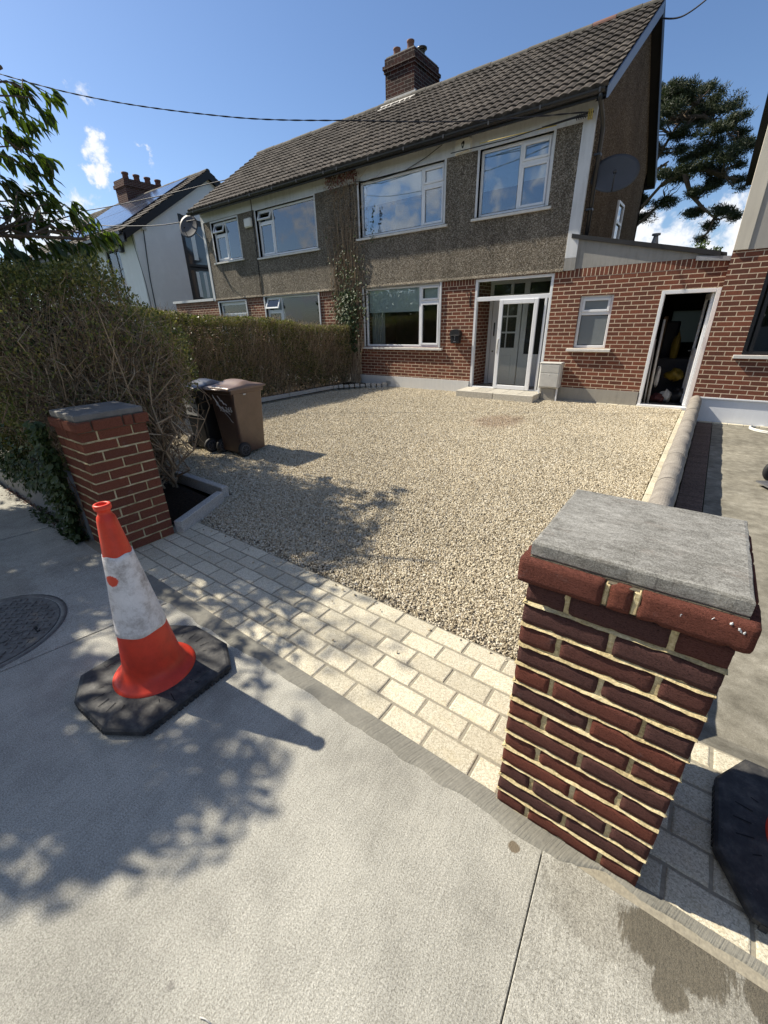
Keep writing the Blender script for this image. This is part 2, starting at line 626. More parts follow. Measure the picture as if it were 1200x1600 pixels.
def tiles_fn(g):
    p = g.pos()
    x, y, z = g.sep(p)
    cell = g.vor(g.comb(g.math('MULTIPLY', x, 3.03), g.math('MULTIPLY', y, 3.9)), 1.0, out='Color', rand=.25)
    n = g.noise(p, 7, 8, .7)
    n2 = g.noise(p, 55, 5, .7)
    big = g.noise(p, .7, 4, .6)
    c = g.ramp(n, [(.3, (.03, .026, .023)), (.5, (.084, .070, .058)), (.64, (.15, .13, .11)), (.78, (.28, .255, .215))])
    c = g.mix(.5, c, g.ramp(g.sep(cell)[0], [(0, .5), (1, 1.25)]), 'MULTIPLY')
    c = g.mix(.5, c, g.ramp(big, [(.35, .6), (.65, 1.15)]), 'MULTIPLY')
    lich = g.math('MAXIMUM', g.step(n2, .66, .74), g.math('MULTIPLY', g.step(g.noise(p, 3.1, 7, .75), .60, .68), .55))
    c = g.mix(g.math('MULTIPLY', lich, .5), c, (.35, .35, .30))
    return {'Base': c, 'Rough': .85, 'Spec': .25, 'Normal': g.bump(n2, .4, .006)}


TILE = mat('roof_tiles', tiles_fn)
RIDGE = plain('ridge_tile', (.11, .10, .085), .9, .5, 9, .5)


def concrete_fn(g):
    p = g.pos()
    x, y, z = g.sep(p)
    fine = g.noise(p, 480, 3, .75)
    mid = g.noise(p, 190, 5, .75)
    big = g.noise(p, 1.6, 7, .6)
    agg = g.vor(p, 210)
    brush = g.noise(g.comb(g.math('MULTIPLY', g.math('ADD', x, g.math('MULTIPLY', y, .1)), 150.0), g.math('MULTIPLY', y, 9.0)), 1.0, 5, .6)
    k = g.math('ADD', g.math('MULTIPLY', fine, .44), g.math('ADD', g.math('MULTIPLY', mid, .46), g.math('MULTIPLY', brush, .10)))
    c = g.ramp(k, [(.38, (.13, .122, .098)), (.5, (.40, .388, .34)), (.60, (.65, .635, .57))])
    c = g.mix(.85, c, g.ramp(big, [(.3, .62), (.48, .95), (.6, 1.1)]), 'MULTIPLY')
    med = g.noise(p, 7, 6, .7)
    c = g.mix(.5, c, g.ramp(med, [(.35, .68), (.55, 1.0)]), 'MULTIPLY')
    spk = g.step(g.vor(p, 140, out='Distance'), .12, .05)
    c = g.mix(g.math('MULTIPLY', spk, .6), c, (.10, .095, .09))
    gum = g.step(g.math('ADD', g.vor(p, 2.3), g.math('MULTIPLY', mid, .02)), .05, .036)
    c = g.mix(g.math('MULTIPLY', gum, .45), c, (.14, .13, .12))

    # damp stains near the kerb (real, with shapes of their own)
    dn = g.noise(p, 9, 6, .6)
    dn2 = g.noise(g.comb(g.math('MULTIPLY', x, 6.0), y), 22, 4, .7)

    def blob(cx, cy, rx, ry):
        d = g.vmath('LENGTH', g.comb(g.math('DIVIDE', g.math('SUBTRACT', x, cx), rx), g.math('DIVIDE', g.math('SUBTRACT', y, cy), ry)))
        d = g.math('ADD', d, g.math('MULTIPLY', g.math('SUBTRACT', dn, .5), 1.1))
        d = g.math('ADD', d, g.math('MULTIPLY', g.math('SUBTRACT', dn2, .5), .75))
        return g.step(d, 1.14, .84)
    wet = g.math('MAXIMUM', blob(.30, .895, .135, .085), blob(.505, .915, .06, .06))
    wet = g.math('MAXIMUM', wet, blob(.29, .80, .045, .05))
    damp = g.math('MULTIPLY', g.math('MAXIMUM', blob(.10, .86, .14, .10), blob(.36, .86, .2, .13)), .32)
    wv = g.math('MAXIMUM', g.math('MULTIPLY', wet, g.math('ADD', .62, g.math('MULTIPLY', mid, .5))), damp)
    c = g.mix(wv, c, g.mix(1.0, c, (.24, .21, .165), 'MULTIPLY'))
    spot = g.math('MAXIMUM', blob(-.155, .88, .02, .02), g.math('MULTIPLY', blob(-3.6, .2, .5, .3), .3))
    c = g.mix(spot, c, (.17, .14, .10))
    # brown leaf litter stain along left wall
    h = g.math('ADD', g.math('MULTIPLY', k, 1.0), g.math('MULTIPLY', agg, .25))
    return {'Base': c, 'Rough': g.math('SUBTRACT', .9, g.math('MULTIPLY', wv, .35)), 'Spec': .25, 'Normal': g.bump(h, .75, .006)}


CONC = mat('pavement_concrete', concrete_fn)


def drive_fn(g):
    p = g.pos()
    x, y, z = g.sep(p)
    fine = g.noise(p, 150, 4, .7)
    mid = g.noise(p, 9, 8, .7)
    big = g.noise(g.comb(g.math('MULTIPLY', x, .8), y), 1.1, 6, .65)
    k = g.math('ADD', g.math('MULTIPLY', fine, .4), g.math('MULTIPLY', mid, .6))
    c = g.ramp(k, [(.34, (.11, .10, .08)), (.52, (.225, .21, .17)), (.66, (.35, .33, .28))])
    c = g.mix(.85, c, g.ramp(big, [(.35, .62), (.5, .95), (.66, 1.3)]), 'MULTIPLY')
    return {'Base': c, 'Rough': .9, 'Spec': .2, 'Normal': g.bump(k, .5, .008)}


DRIVE = mat('driveway_concrete', drive_fn)


def mortarstrip_fn(g):
    p = g.pos()
    x, y, z = g.sep(p)
    br = g.noise(g.comb(g.math('MULTIPLY', g.math('SUBTRACT', x, g.math('MULTIPLY', y, .35)), 110.0), g.math('MULTIPLY', y, 5.0)), 1.0, 4, .6)
    n = g.noise(p, 90, 5, .7)
    b = g.noise(p, 3, 5, .6)
    c = g.ramp(g.math('ADD', g.math('MULTIPLY', b, .6), g.math('MULTIPLY', n, .4)), [(.35, (.145, .14, .12)), (.65, (.26, .25, .215))])
    h = g.math('ADD', br, g.math('MULTIPLY', n, .4))
    return {'Base': c, 'Rough': .85, 'Spec': .25, 'Normal': g.bump(h, .8, .006)}


CEMENT = mat('cement_fillet', mortarstrip_fn)


def granite(name, a, b, warm=(.5, .42, .26), wamt=.35, sc_=260):
    def f(g):
        p = g.pos()
        isl = g.node('ShaderNodeNewGeometry').outputs['Random Per Island']
        n = g.noise(p, sc_, 3, .8)
        cells = g.sep(g.vor(p, sc_ * .9, out='Color'))[0]
        k = g.math('ADD', g.math('MULTIPLY', n, .4), g.math('MULTIPLY', cells, .6))
        c = g.ramp(k, [(.2, lerp3(a, .72)), (.45, a), (.8, b)])
        big = g.noise(p, 14, 6, .65)
        c = g.mix(g.math('MULTIPLY', g.step(big, .5, .72), wamt), c, warm)
        c = g.mix(1.0, c, g.ramp(isl, [(0, .8), (1, 1.1)]), 'MULTIPLY')
        return {'Base': c, 'Rough': .8, 'Spec': .3, 'Normal': g.bump(g.math('ADD', n, g.math('MULTIPLY', big, .8)), .45, .004)}
    return mat(name, f)


SETT = granite('granite_sett', (.53, .48, .365), (.68, .635, .51))
KERBM = granite('granite_kerb', (.44, .42, .38), (.66, .64, .59), wamt=.2)
SETTJ = plain('sett_joint', (.27, .245, .19), .95, .3, 60, .5)


def coping_fn(g):
    p = g.pos()
    x, y, z = g.sep(p)
    n = g.noise(p, 80, 6, .75)
    b = g.noise(g.comb(x, g.math('MULTIPLY', y, 2.0), z), 4, 6, .7)
    c = g.ramp(g.math('ADD', g.math('MULTIPLY', n, .55), g.math('MULTIPLY', b, .45)), [(.32, (.13, .115, .10)), (.5, (.26, .235, .205)), (.68, (.40, .37, .32))])
    return {'Base': c, 'Rough': .9, 'Spec': .2, 'Normal': g.bump(n, .6, .006)}


COPING = mat('wall_coping', coping_fn)


def capstone_fn(g):
    p = g.pos()
    x, y, z = g.sep(p)
    sv = g.comb(g.math('ADD', g.math('MULTIPLY', x, .5), g.math('MULTIPLY', y, .15)), y, z)
    n = g.noise(sv, 60, 8, .8, .2)
    f_ = g.noise(p, 300, 4, .7)
    b = g.noise(p, 5, 6, .6)
    c = g.ramp(g.math('ADD', g.math('MULTIPLY', n, .38), g.math('ADD', g.math('MULTIPLY', f_, .42), g.math('MULTIPLY', b, .20))),
               [(.36, (.055, .052, .045)), (.45, (.15, .145, .13)), (.53, (.27, .265, .245)), (.64, (.44, .43, .40))])
    pink = g.step(g.noise(sv, 14, 5, .7), .55, .72)
    c = g.mix(g.math('MULTIPLY', pink, .25), c, (.30, .24, .20))
    cr = g.noise(g.comb(g.math('MULTIPLY', x, .35), y, 0.0), 11, 2, .5, 1.2)
    crack = g.step(g.math('ABSOLUTE', g.math('SUBTRACT', cr, .5)), .004, .0)
    c = g.mix(g.math('MULTIPLY', crack, .6), c, (.07, .065, .06))
    return {'Base': c, 'Rough': .8, 'Spec': .3, 'Normal': g.bump(g.math('ADD', n, g.math('MULTIPLY', f_, .4)), .5, .004)}


CAPST = mat('limestone_cap', capstone_fn)
CAPD = plain('slate_cap', (.16, .155, .145), .7, .3, 12, .4)


def pier_brick(name, red, dark, mo):
    def f(g):
        p = g.obj()
        isl = g.node('ShaderNodeNewGeometry').outputs['Random Per Island']
        x, y, z = g.sep(p)
        n = g.noise(p, 230, 6, .85)
        drag = g.noise(g.comb(g.math('MULTIPLY', g.math('ADD', x, y), 60.0), g.math('MULTIPLY', z, 420.0)), 1.0, 4, .7)
        b = g.noise(p, 7, 5, .6)
        base = g.mix(g.ramp(g.math('ADD', g.math('MULTIPLY', isl, .75), g.math('MULTIPLY', b, .35)), [(.25, 0.0), (.85, 1.0)]), red, dark)
        c = g.mix(.95, base, g.ramp(g.math('ADD', g.math('MULTIPLY', n, .65), g.math('MULTIPLY', drag, .35)), [(.36, .22), (.5, .9), (.62, 1.0)]), 'MULTIPLY')
        c = g.mix(1.0, c, (1.5, 1.5, 1.5), 'MULTIPLY')
        eff = g.step(g.noise(p, 16, 6, .7), .60, .78)
        c = g.mix(g.math('MULTIPLY', eff, .35), c, (.34, .30, .31))
        h = g.math('ADD', n, g.math('MULTIPLY', drag, .9))
        return {'Base': c, 'Rough': .97, 'Spec': .08, 'Normal': g.bump(h, 1.0, .011)}
    return mat(name, f)


PBR = pier_brick('pier_brick', (.175, .062, .045), (.105, .054, .05), 0)
PBRL = pier_brick('pier_brick_brown', (.215, .08, .052), (.165, .067, .046), 0)
PBRR = pier_brick('pier_corbel_brick', (.175, .064, .046), (.135, .052, .042), 0)


def pier_mortar_fn(g):
    p = g.obj()
    n = g.noise(p, 130, 6, .75)
    b = g.noise(p, 10, 5, .6)
    c = g.ramp(g.math('ADD', g.math('MULTIPLY', n, .5), g.math('MULTIPLY', b, .5)), [(.36, (.26, .20, .10)), (.5, (.56, .46, .26)), (.64, (.76, .67, .44))])
    return {'Base': c, 'Rough': .95, 'Spec': .15, 'Normal': g.bump(n, .7, .006)}


PMORT = mat('pier_mortar', pier_mortar_fn)


def leaf_mat(name, stops, trans=.25, gloss=.42):
    def f(g):
        isl = g.node('ShaderNodeNewGeometry').outputs['Random Per Island']
        n = g.noise(g.pos(), 2.2, 3, .6)
        c = g.ramp(g.math('ADD', g.math('MULTIPLY', isl, .7), g.math('MULTIPLY', n, .3)), stops)
        b = g.node('ShaderNodeBsdfPrincipled', None)
        g.set(b, 'Base Color', c)
        g.set(b, 'Roughness', gloss)
        tr = g.node('ShaderNodeBsdfTranslucent', None, Color=g.mix(1.0, c, (1.5, 1.7, .5), 'MULTIPLY'))
        mx = g.node('ShaderNodeMixShader', None, _0=trans, _1=b.outputs[0], _2=tr.outputs[0])
        return {'Surface': mx.outputs[0]}
    return mat(name, f)


PRIV = leaf_mat('privet_leaf', [(.15, (.045, .065, .014)), (.45, (.11, .13, .03)), (.7, (.21, .20, .06)), (.95, (.36, .28, .12))], .25, .5)
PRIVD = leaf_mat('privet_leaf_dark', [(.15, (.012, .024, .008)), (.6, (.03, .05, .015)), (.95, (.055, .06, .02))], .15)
CHER = leaf_mat('cherry_leaf', [(.15, (.03, .055, .014)), (.6, (.06, .09, .024)), (.85, (.10, .14, .03)), (.97, (.22, .26, .05))], .32, .42)
IVY = leaf_mat('ivy_leaf', [(.15, (.02, .045, .012)), (.6, (.045, .07, .02)), (.95, (.09, .12, .035))], .15, .58)
PINEL = leaf_mat('pine_needles', [(.1, (.015, .027, .012)), (.5, (.03, .044, .018)), (.9, (.065, .075, .03))], .12, .6)
BUSHL = leaf_mat('bush_leaf', [(.1, (.03, .055, .015)), (.5, (.06, .09, .02)), (.9, (.12, .15, .04))], .25, .5)


def twig_fn(g):
    isl = g.node('ShaderNodeNewGeometry').outputs['Random Per Island']
    n = g.noise(g.obj(), 30, 4, .6)
    c = g.ramp(g.math('ADD', g.math('MULTIPLY', isl, .6), g.math('MULTIPLY', n, .4)), [(.2, (.14, .098, .062)), (.55, (.29, .21, .135)), (.85, (.50, .40, .28))])
    return {'Base': c, 'Rough': .85, 'Spec': .2}


TWIG = mat('twig_bark', twig_fn)
TWIGR = plain('red_brown_twig', (.13, .05, .035), .8, .3, 30, .2)


def plastic_cone(name, c):
    def f(g):
        p = g.obj()
        n = g.noise(p, 9, 8, .7)
        s = g.noise(p, 45, 5, .8)
        col = g.ramp(n, [(.3, lerp3(c, .72)), (.55, c), (.75, lerp3(c, 1.12))])
        dirt = g.step(s, .64, .74)
        col = g.mix(g.math('MULTIPLY', dirt, .45), col, (.07, .03, .025))
        return {'Base': col, 'Rough': .42, 'Spec': .45, 'Normal': g.bump(s, .15, .003)}
    return mat(name, f)


CONEO = plastic_cone('cone_orange', (.66, .045, .018))
CONED = plastic_cone('cone_orange_dull', (.50, .035, .02))


def sleeve_fn(g):
    p = g.obj()
    x, y, z = g.sep(p)
    n = g.noise(p, 11, 8, .75)
    n2 = g.noise(p, 60, 5, .7)
    hexv = g.vor(p, 26, 'DISTANCE_TO_EDGE')
    c = g.ramp(n, [(.32, (.27, .24, .23)), (.43, (.50, .48, .48)), (.52, (.68, .67, .68)), (.65, (.74, .73, .74))])
    c = g.mix(g.math('MULTIPLY', g.step(hexv, .03, .0), .18), c, (.3, .3, .32))
    a = g.step(g.math('ADD', g.vmath('LENGTH', g.vmath('SUBTRACT', p, (.024, -.062, .615))), g.math('MULTIPLY', g.math('SUBTRACT', n, .5), .05)), .030, .026)
    scr = g.step(g.noise(g.comb(g.math('MULTIPLY', x, 3.0), g.math('MULTIPLY', y, 3.0), z), 18, 6, .8, .6), .66, .72)
    c = g.mix(g.math('MULTIPLY', scr, .7), c, (.12, .09, .06))
    c = g.mix(a, c, (.62, .05, .02))
    return {'Base': c, 'Rough': .5, 'Spec': .5, 'Normal': g.bump(g.math('ADD', n, g.math('MULTIPLY', g.step(hexv, .05, 0), .3)), .3, .004)}


SLEEVE = mat('cone_sleeve', sleeve_fn)


def rubber_base_fn(g):
    p = g.obj()
    n = g.noise(p, 14, 7, .7)
    s = g.noise(p, 120, 4, .7)
    c = g.ramp(n, [(.32, (.016, .016, .018)), (.5, (.035, .035, .036)), (.7, (.095, .09, .082))])
    c = g.mix(g.math('MULTIPLY', g.step(s, .62, .7), .5), c, (.14, .13, .11))
    return {'Base': c, 'Rough': g.math('SUBTRACT', .75, g.math('MULTIPLY', n, .3)), 'Spec': .4, 'Normal': g.bump(s, .35, .003)}


RBASE = mat('cone_base_rubber', rubber_base_fn)


def bin_mat(name, c):
    def f(g):
        p = g.obj()
        n = g.noise(p, 5, 8, .7)
        s = g.noise(p, 70, 4, .8)
        col = g.ramp(n, [(.3, lerp3(c, .8)), (.7, lerp3(c, 1.2))])
        col = g.mix(g.math('MULTIPLY', g.step(s, .7, .76), .4), col, lerp3(c, 3.0))
        return {'Base': col, 'Rough': .34, 'Spec': .5, 'Normal': g.bump(s, .12, .003)}
    return mat(name, f)


BINB = bin_mat('bin_brown', (.105, .062, .045))
BINL = bin_mat('bin_lid_brown', (.20, .135, .10))
BINK = bin_mat('bin_black', (.013, .013, .014))
BINKL = bin_mat('bin_lid_black', (.028, .03, .04))
STICK = plain('sticker', (.55, .55, .55), .5, .12, 12, .1)
INK = plain('ink_dark', (.02, .02, .02), .6, .1)
PAINTW = plain('white_marker', (.75, .74, .72), .6, .3, 40, .1)


def soil_fn(g):
    p = g.pos()
    n = g.noise(p, 45, 7, .75)
    c = g.ramp(n, [(.35, (.008, .006, .005)), (.55, (.025, .018, .012)), (.75, (.06, .045, .03))])
    return {'Base': c, 'Rough': .95, 'Spec': .15, 'Normal': g.bump(n, 1.0, .02)}


SOIL = mat('soil', soil_fn)


def ground_fn(g):
    p = g.pos()
    n = g.noise(p, 1.3, 8, .7)
    c = g.ramp(n, [(.35, (.035, .05, .02)), (.6, (.07, .085, .035))])
    return {'Base': c, 'Rough': .95, 'Spec': .1}


GRASS = mat('ground_grass', ground_fn)


def gravel_bed_fn(g):
    p = g.pos()
    v = g.vor(p, 85)
    r = g.sep(g.vor(p, 85, out='Color'))[0]
    c = g.ramp(r, [(0, (.16, .13, .09)), (.5, (.38, .33, .25)), (1, (.62, .57, .47))])
    c = g.mix(1.0, c, g.ramp(v, [(.2, 1.0), (.7, .35)]), 'MULTIPLY')
    return {'Base': c, 'Rough': .9, 'Spec': .2, 'Normal': g.bump(g.math('MULTIPLY', v, -1.0), 1.0, .02)}


GBED = mat('gravel_bed', gravel_bed_fn)


def stone_fn(g):
    oi = g.node('ShaderNodeObjectInfo').outputs['Random']
    isl = g.math('FRACT', g.math('MULTIPLY', oi, 7.31))
    p = g.pos()
    n = g.noise(p, 320, 3, .7)
    big = g.noise(p, .55, 4, .6)
    c = g.ramp(isl, [(0, (.26, .21, .14)), (.2, (.46, .39, .275)), (.55, (.61, .54, .40)), (.85, (.70, .635, .50)), (1, (.76, .71, .61))])
    c = g.mix(.5, c, g.ramp(n, [(.3, .6), (.7, 1.1)]), 'MULTIPLY')
    c = g.mix(.5, c, g.ramp(big, [(.35, .8), (.65, 1.1)]), 'MULTIPLY')
    # rusty patch where something stood
    x, y, z = g.sep(p)
    d = g.vmath('LENGTH', g.comb(g.math('DIVIDE', g.math('ADD', x, 2.75), .55), g.math('DIVIDE', g.math('SUBTRACT', y, 7.0), .75)))
    rn = g.noise(p, 5, 5, .7)
    rust = g.math('MULTIPLY', g.step(g.math('ADD', d, rn), 1.5, .9), .42)
    c = g.mix(rust, c, (.22, .12, .075))
    return {'Base': c, 'Rough': .85, 'Spec': .25}


STONE = mat('gravel_stone', stone_fn)


def iron_fn(g):
    p = g.pos()
    n = g.noise(p, 20, 7, .7)
    s = g.noise(p, 160, 4, .7)
    c = g.ramp(n, [(.3, (.085, .08, .072)), (.55, (.165, .158, .145)), (.75, (.26, .245, .22))])
    return {'Base': c, 'Rough': .62, 'Spec': .5, 'Metal': .35, 'Normal': g.bump(s, .4, .003)}


IRON = mat('cast_iron', iron_fn)


def solar_fn(g):
    p = g.pos()
    x, y, z = g.sep(p)
    lx = g.math('ABSOLUTE', g.math('SUBTRACT', g.math('FRACT', g.math('MULTIPLY', x, 1.0)), .5))
    line = g.step(lx, .485, .495)
    c = g.mix(line, (.02, .03, .06), (.5, .5, .52))
    return {'Base': c, 'Rough': .12, 'Spec': 1.0}


SOLAR = mat('solar_glass', solar_fn)

# ------------------------------------------------------------------ ground, drive, pavement
mb = MB()
mb.quad((-300, -300, -.2), (300, -300, -.2), (300, 300, -.2), (-300, 300, -.2))
gnd = tag(mb.build('ground', GRASS), kind='structure')

# pavement slabs with tooled joints
mb = MB()
xs = [-14, -9.3, -6.9, -4.42, -2.44, -.072, 2.4, 5, 8]
sk = [0, 0, 0, .15, .18, -.08, 0, 0, 0]
ys = [-6.0, -1.2, .945]
for j in range(2):
    for i in range(len(xs) - 1):
        g_ = .004
        def X(k, y):
            return xs[k] + sk[k] * -(y - .9) * (-1)
        y0, y1 = ys[j] + .004, ys[j + 1] - (.004 if j == 0 else 0)
        ga, gb = (.0014 if i == 5 else .005), (.0014 if i == 4 else .005)
        a0, a1 = X(i, y0) + ga, X(i, y1) + ga
        b0, b1 = X(i + 1, y0) - gb, X(i + 1, y1) - gb
        dz = .002 * ((i * 7) % 3 - 1) if i != 4 else 0.0
        z = dz
        e = .0025
        vs = [(a0, y0, z - .08), (b0, y0, z - .08), (b1, y1, z - .08), (a1, y1, z - .08),
              (a0, y0, z - e), (b0, y0, z - e), (b1, y1, z - e), (a1, y1, z - e),
              (a0 + e, y0 + e, z), (b0 - e, y0 + e, z), (b1 - e, y1 - e, z), (a1 + e, y1 - e, z)]
        fs = [(8, 9, 10, 11)]
        for k in range(4):
            k2 = (k + 1) % 4
            fs += [(k, k2, 4 + k2, 4 + k), (4 + k, 4 + k2, 8 + k2, 8 + k)]
        mb.add(vs, fs)
tag(mb.build('pavement', CONC), kind='structure')
mb = MB()
mb.box(-14, -6, -.19, 8, .95, -.03)
tag(mb.build('pavement_bed', SOIL), kind='structure')
mb = MB()
mb.quad((-60, -30, -.12), (60, -30, -.12), (60, -6.0, -.12), (-60, -6.0, -.12))
tag(mb.build('road', plain('asphalt', (.05, .05, .052), .9, .2, 30, .5)), kind='structure')

# granite sett strip across the entrance (and on past the right pillar)
PAVE_Y0, ROWS, RH = 1.0, 6, .1155
mb = MB()
r2 = random.Random(3)
for r in range(ROWS):
    y0 = PAVE_Y0 + r * RH
    x = -4.0 + (0.11 if r % 2 else 0.0)
    while x < 2.6:
        L = .213 + r2.uniform(-.003, .003)
        x0, x1 = x + .005, x + L - .005
        x += L
        xa, xb = max(x0, -3.62 if r > 3 else -3.34), x1
        if xb - xa < .03:
            continue
        if xa < -.27 < xb:
            xb = -.272 if (-.27 - xa) > .03 else xb
        if xb <= .2 and xa >= -.29 and .98 < y0 < 1.36:
            continue
        h = r2.uniform(-.0015, .0015) + .004
        tl = [r2.uniform(-.0015, .0015) for _ in range(4)]
        e = .007
        ya, yb = y0 + .005, y0 + RH - .005
        j = lambda: r2.uniform(-.0015, .0015)
        nx, ny = 6, 3
        # top outline with slightly uneven hewn edges
        top = []
        for i in range(nx + 1):
            top.append((xa + (xb - xa) * i / nx, ya + j()))
        for i in range(1, ny + 1):
            top.append((xb + j(), ya + (yb - ya) * i / ny))
        for i in range(1, nx + 1):
            top.append((xb - (xb - xa) * i / nx, yb + j()))
        for i in range(1, ny):
            top.append((xa + j(), yb - (yb - ya) * i / ny))
        n = len(top)
        cx, cy = (xa + xb) / 2, (ya + yb) / 2
        hx, hy = (xb - xa) / 2, (yb - ya) / 2
        def inn(p, d, z):
            return (p[0] - (d if p[0] > cx + hx * .8 else -d if p[0] < cx - hx * .8 else 0), p[1] - (d if p[1] > cy + hy * .6 else -d if p[1] < cy - hy * .6 else 0), z)
        vs = [(p[0], p[1], -.05) for p in top] + [(p[0], p[1], h - .006) for p in top] + [inn(p, .0025, h - .002) for p in top] + [inn(p, e, h) for p in top]
        fs = []
        for a in range(3):
            fs += [(a * n + k, a * n + (k + 1) % n, (a + 1) * n + (k + 1) % n, (a + 1) * n + k) for k in range(n)]
        fs.append(tuple(range(3 * n, 4 * n)))
        mb.add(vs, fs)
tag(mb.build('sett_paving', SETT), kind='structure')
mb = MB()
mb.box(-4.2, .93, -.19, 3.0, 1.695, -.0005)
tag(mb.build('paving_bed', SETTJ), kind='structure')

# cement fillet between setts and pavement with a ragged lower edge
nx, ny = 420, 12
X = np.linspace(-2.86, 3.0, nx)
low = .905 + .028 * fnoise(X * 3.2, X * 0, 5) + .012 * fnoise(X * 16, X * 0, 6) + .005 * fnoise(X * 60, X * 0, 8)
low = low + np.where(X > -.02, .068, 0) * np.clip((X + .02) / .12, 0, 1) + np.where(X < -2.3, 1, 0) * (-2.3 - X) * -.02
low = np.minimum(low, 1.0)
top = np.full(nx, 1.006)
V = np.zeros((nx, ny, 3))
for j in range(ny):
    t = j / (ny - 1)
    V[:, j, 0] = X
    V[:, j, 1] = low * (1 - t) + top * t
    V[:, j, 2] = -.004 + (.012 * np.sin(min(1, t * 2.6) * np.pi / 2) - .004 * t) + .0012 * fnoise(X * 30, X * 0 + t * 20, 3)
idx = np.arange(nx * ny).reshape(nx, ny)
Q = np.stack([idx[:-1, :-1], idx[1:, :-1], idx[1:, 1:], idx[:-1, 1:]], -1).reshape(-1, 4)
o = np_mesh('cement_strip', V, quads=Q, mats=CEMENT, smooth=True)
tag(o, kind='structure')

# planting bed beside the left pillar: soil and kerb stones
mb = MB()
mb.add([(-3.45, 1.5, .04), (-3.72, 2.02, .05), (-6.5, 2.15, .06), (-6.5, 1.3, .05), (-3.6, 1.3, .04)], [(0, 1, 2, 3, 4)])
tag(mb.build('bed_soil', SOIL), kind='structure')


def kerbstone(p0, p1, w, z0, z1, name, label, grp, m=None, miter=0.0):
    """kerb from p0 to p1 (inner line), width w to the right of travel"""
    d = Vector((p1[0] - p0[0], p1[1] - p0[1], 0))
    L = d.length
    d.normalize()
    mb = MB()
    mb.box(0, -w, 0, L, 0, z1 - z0, 0, .006)
    o = mb.build(name, m or KERBM, None)
    o.location = (p0[0], p0[1], z0)
    o.rotation_euler = (0, 0, math.atan2(d.y, d.x))
    return tag(o, label, 'kerb stone', grp)


kerbstone((-3.36, 1.47), (-3.68, 2.09), -.0 + .075, -.02, .105, 'kerb_stone', 'pale granite kerb running back from the left brick pillar beside the soil bed', 'kerbs round the small soil bed')
kerbstone((-3.70, 2.165), (-4.95, 2.165), -.075 + .15, -.02, .107, 'kerb_stone', 'pale granite kerb along the back of the soil bed behind the left pillar', 'kerbs round the small soil bed')

# gravel: compacted bed plus loose stones
GP = [(-.24, 1.69), (-.24, 9.2), (-.24, 9.64), (-6.98, 9.64), (-7.45, 9.0), (-7.89, 8.35), (-7.935, 7.7), (-7.945, 5.9), (-7.96, 3.2), (-7.96, 2.25), (-3.75, 2.25), (-3.47, 1.69)]
mb = MB()
mb.add([(x, y, -.014) for x, y in GP], [tuple(range(len(GP)))])
tag(mb.build('gravel_bed', GBED), kind='structure')


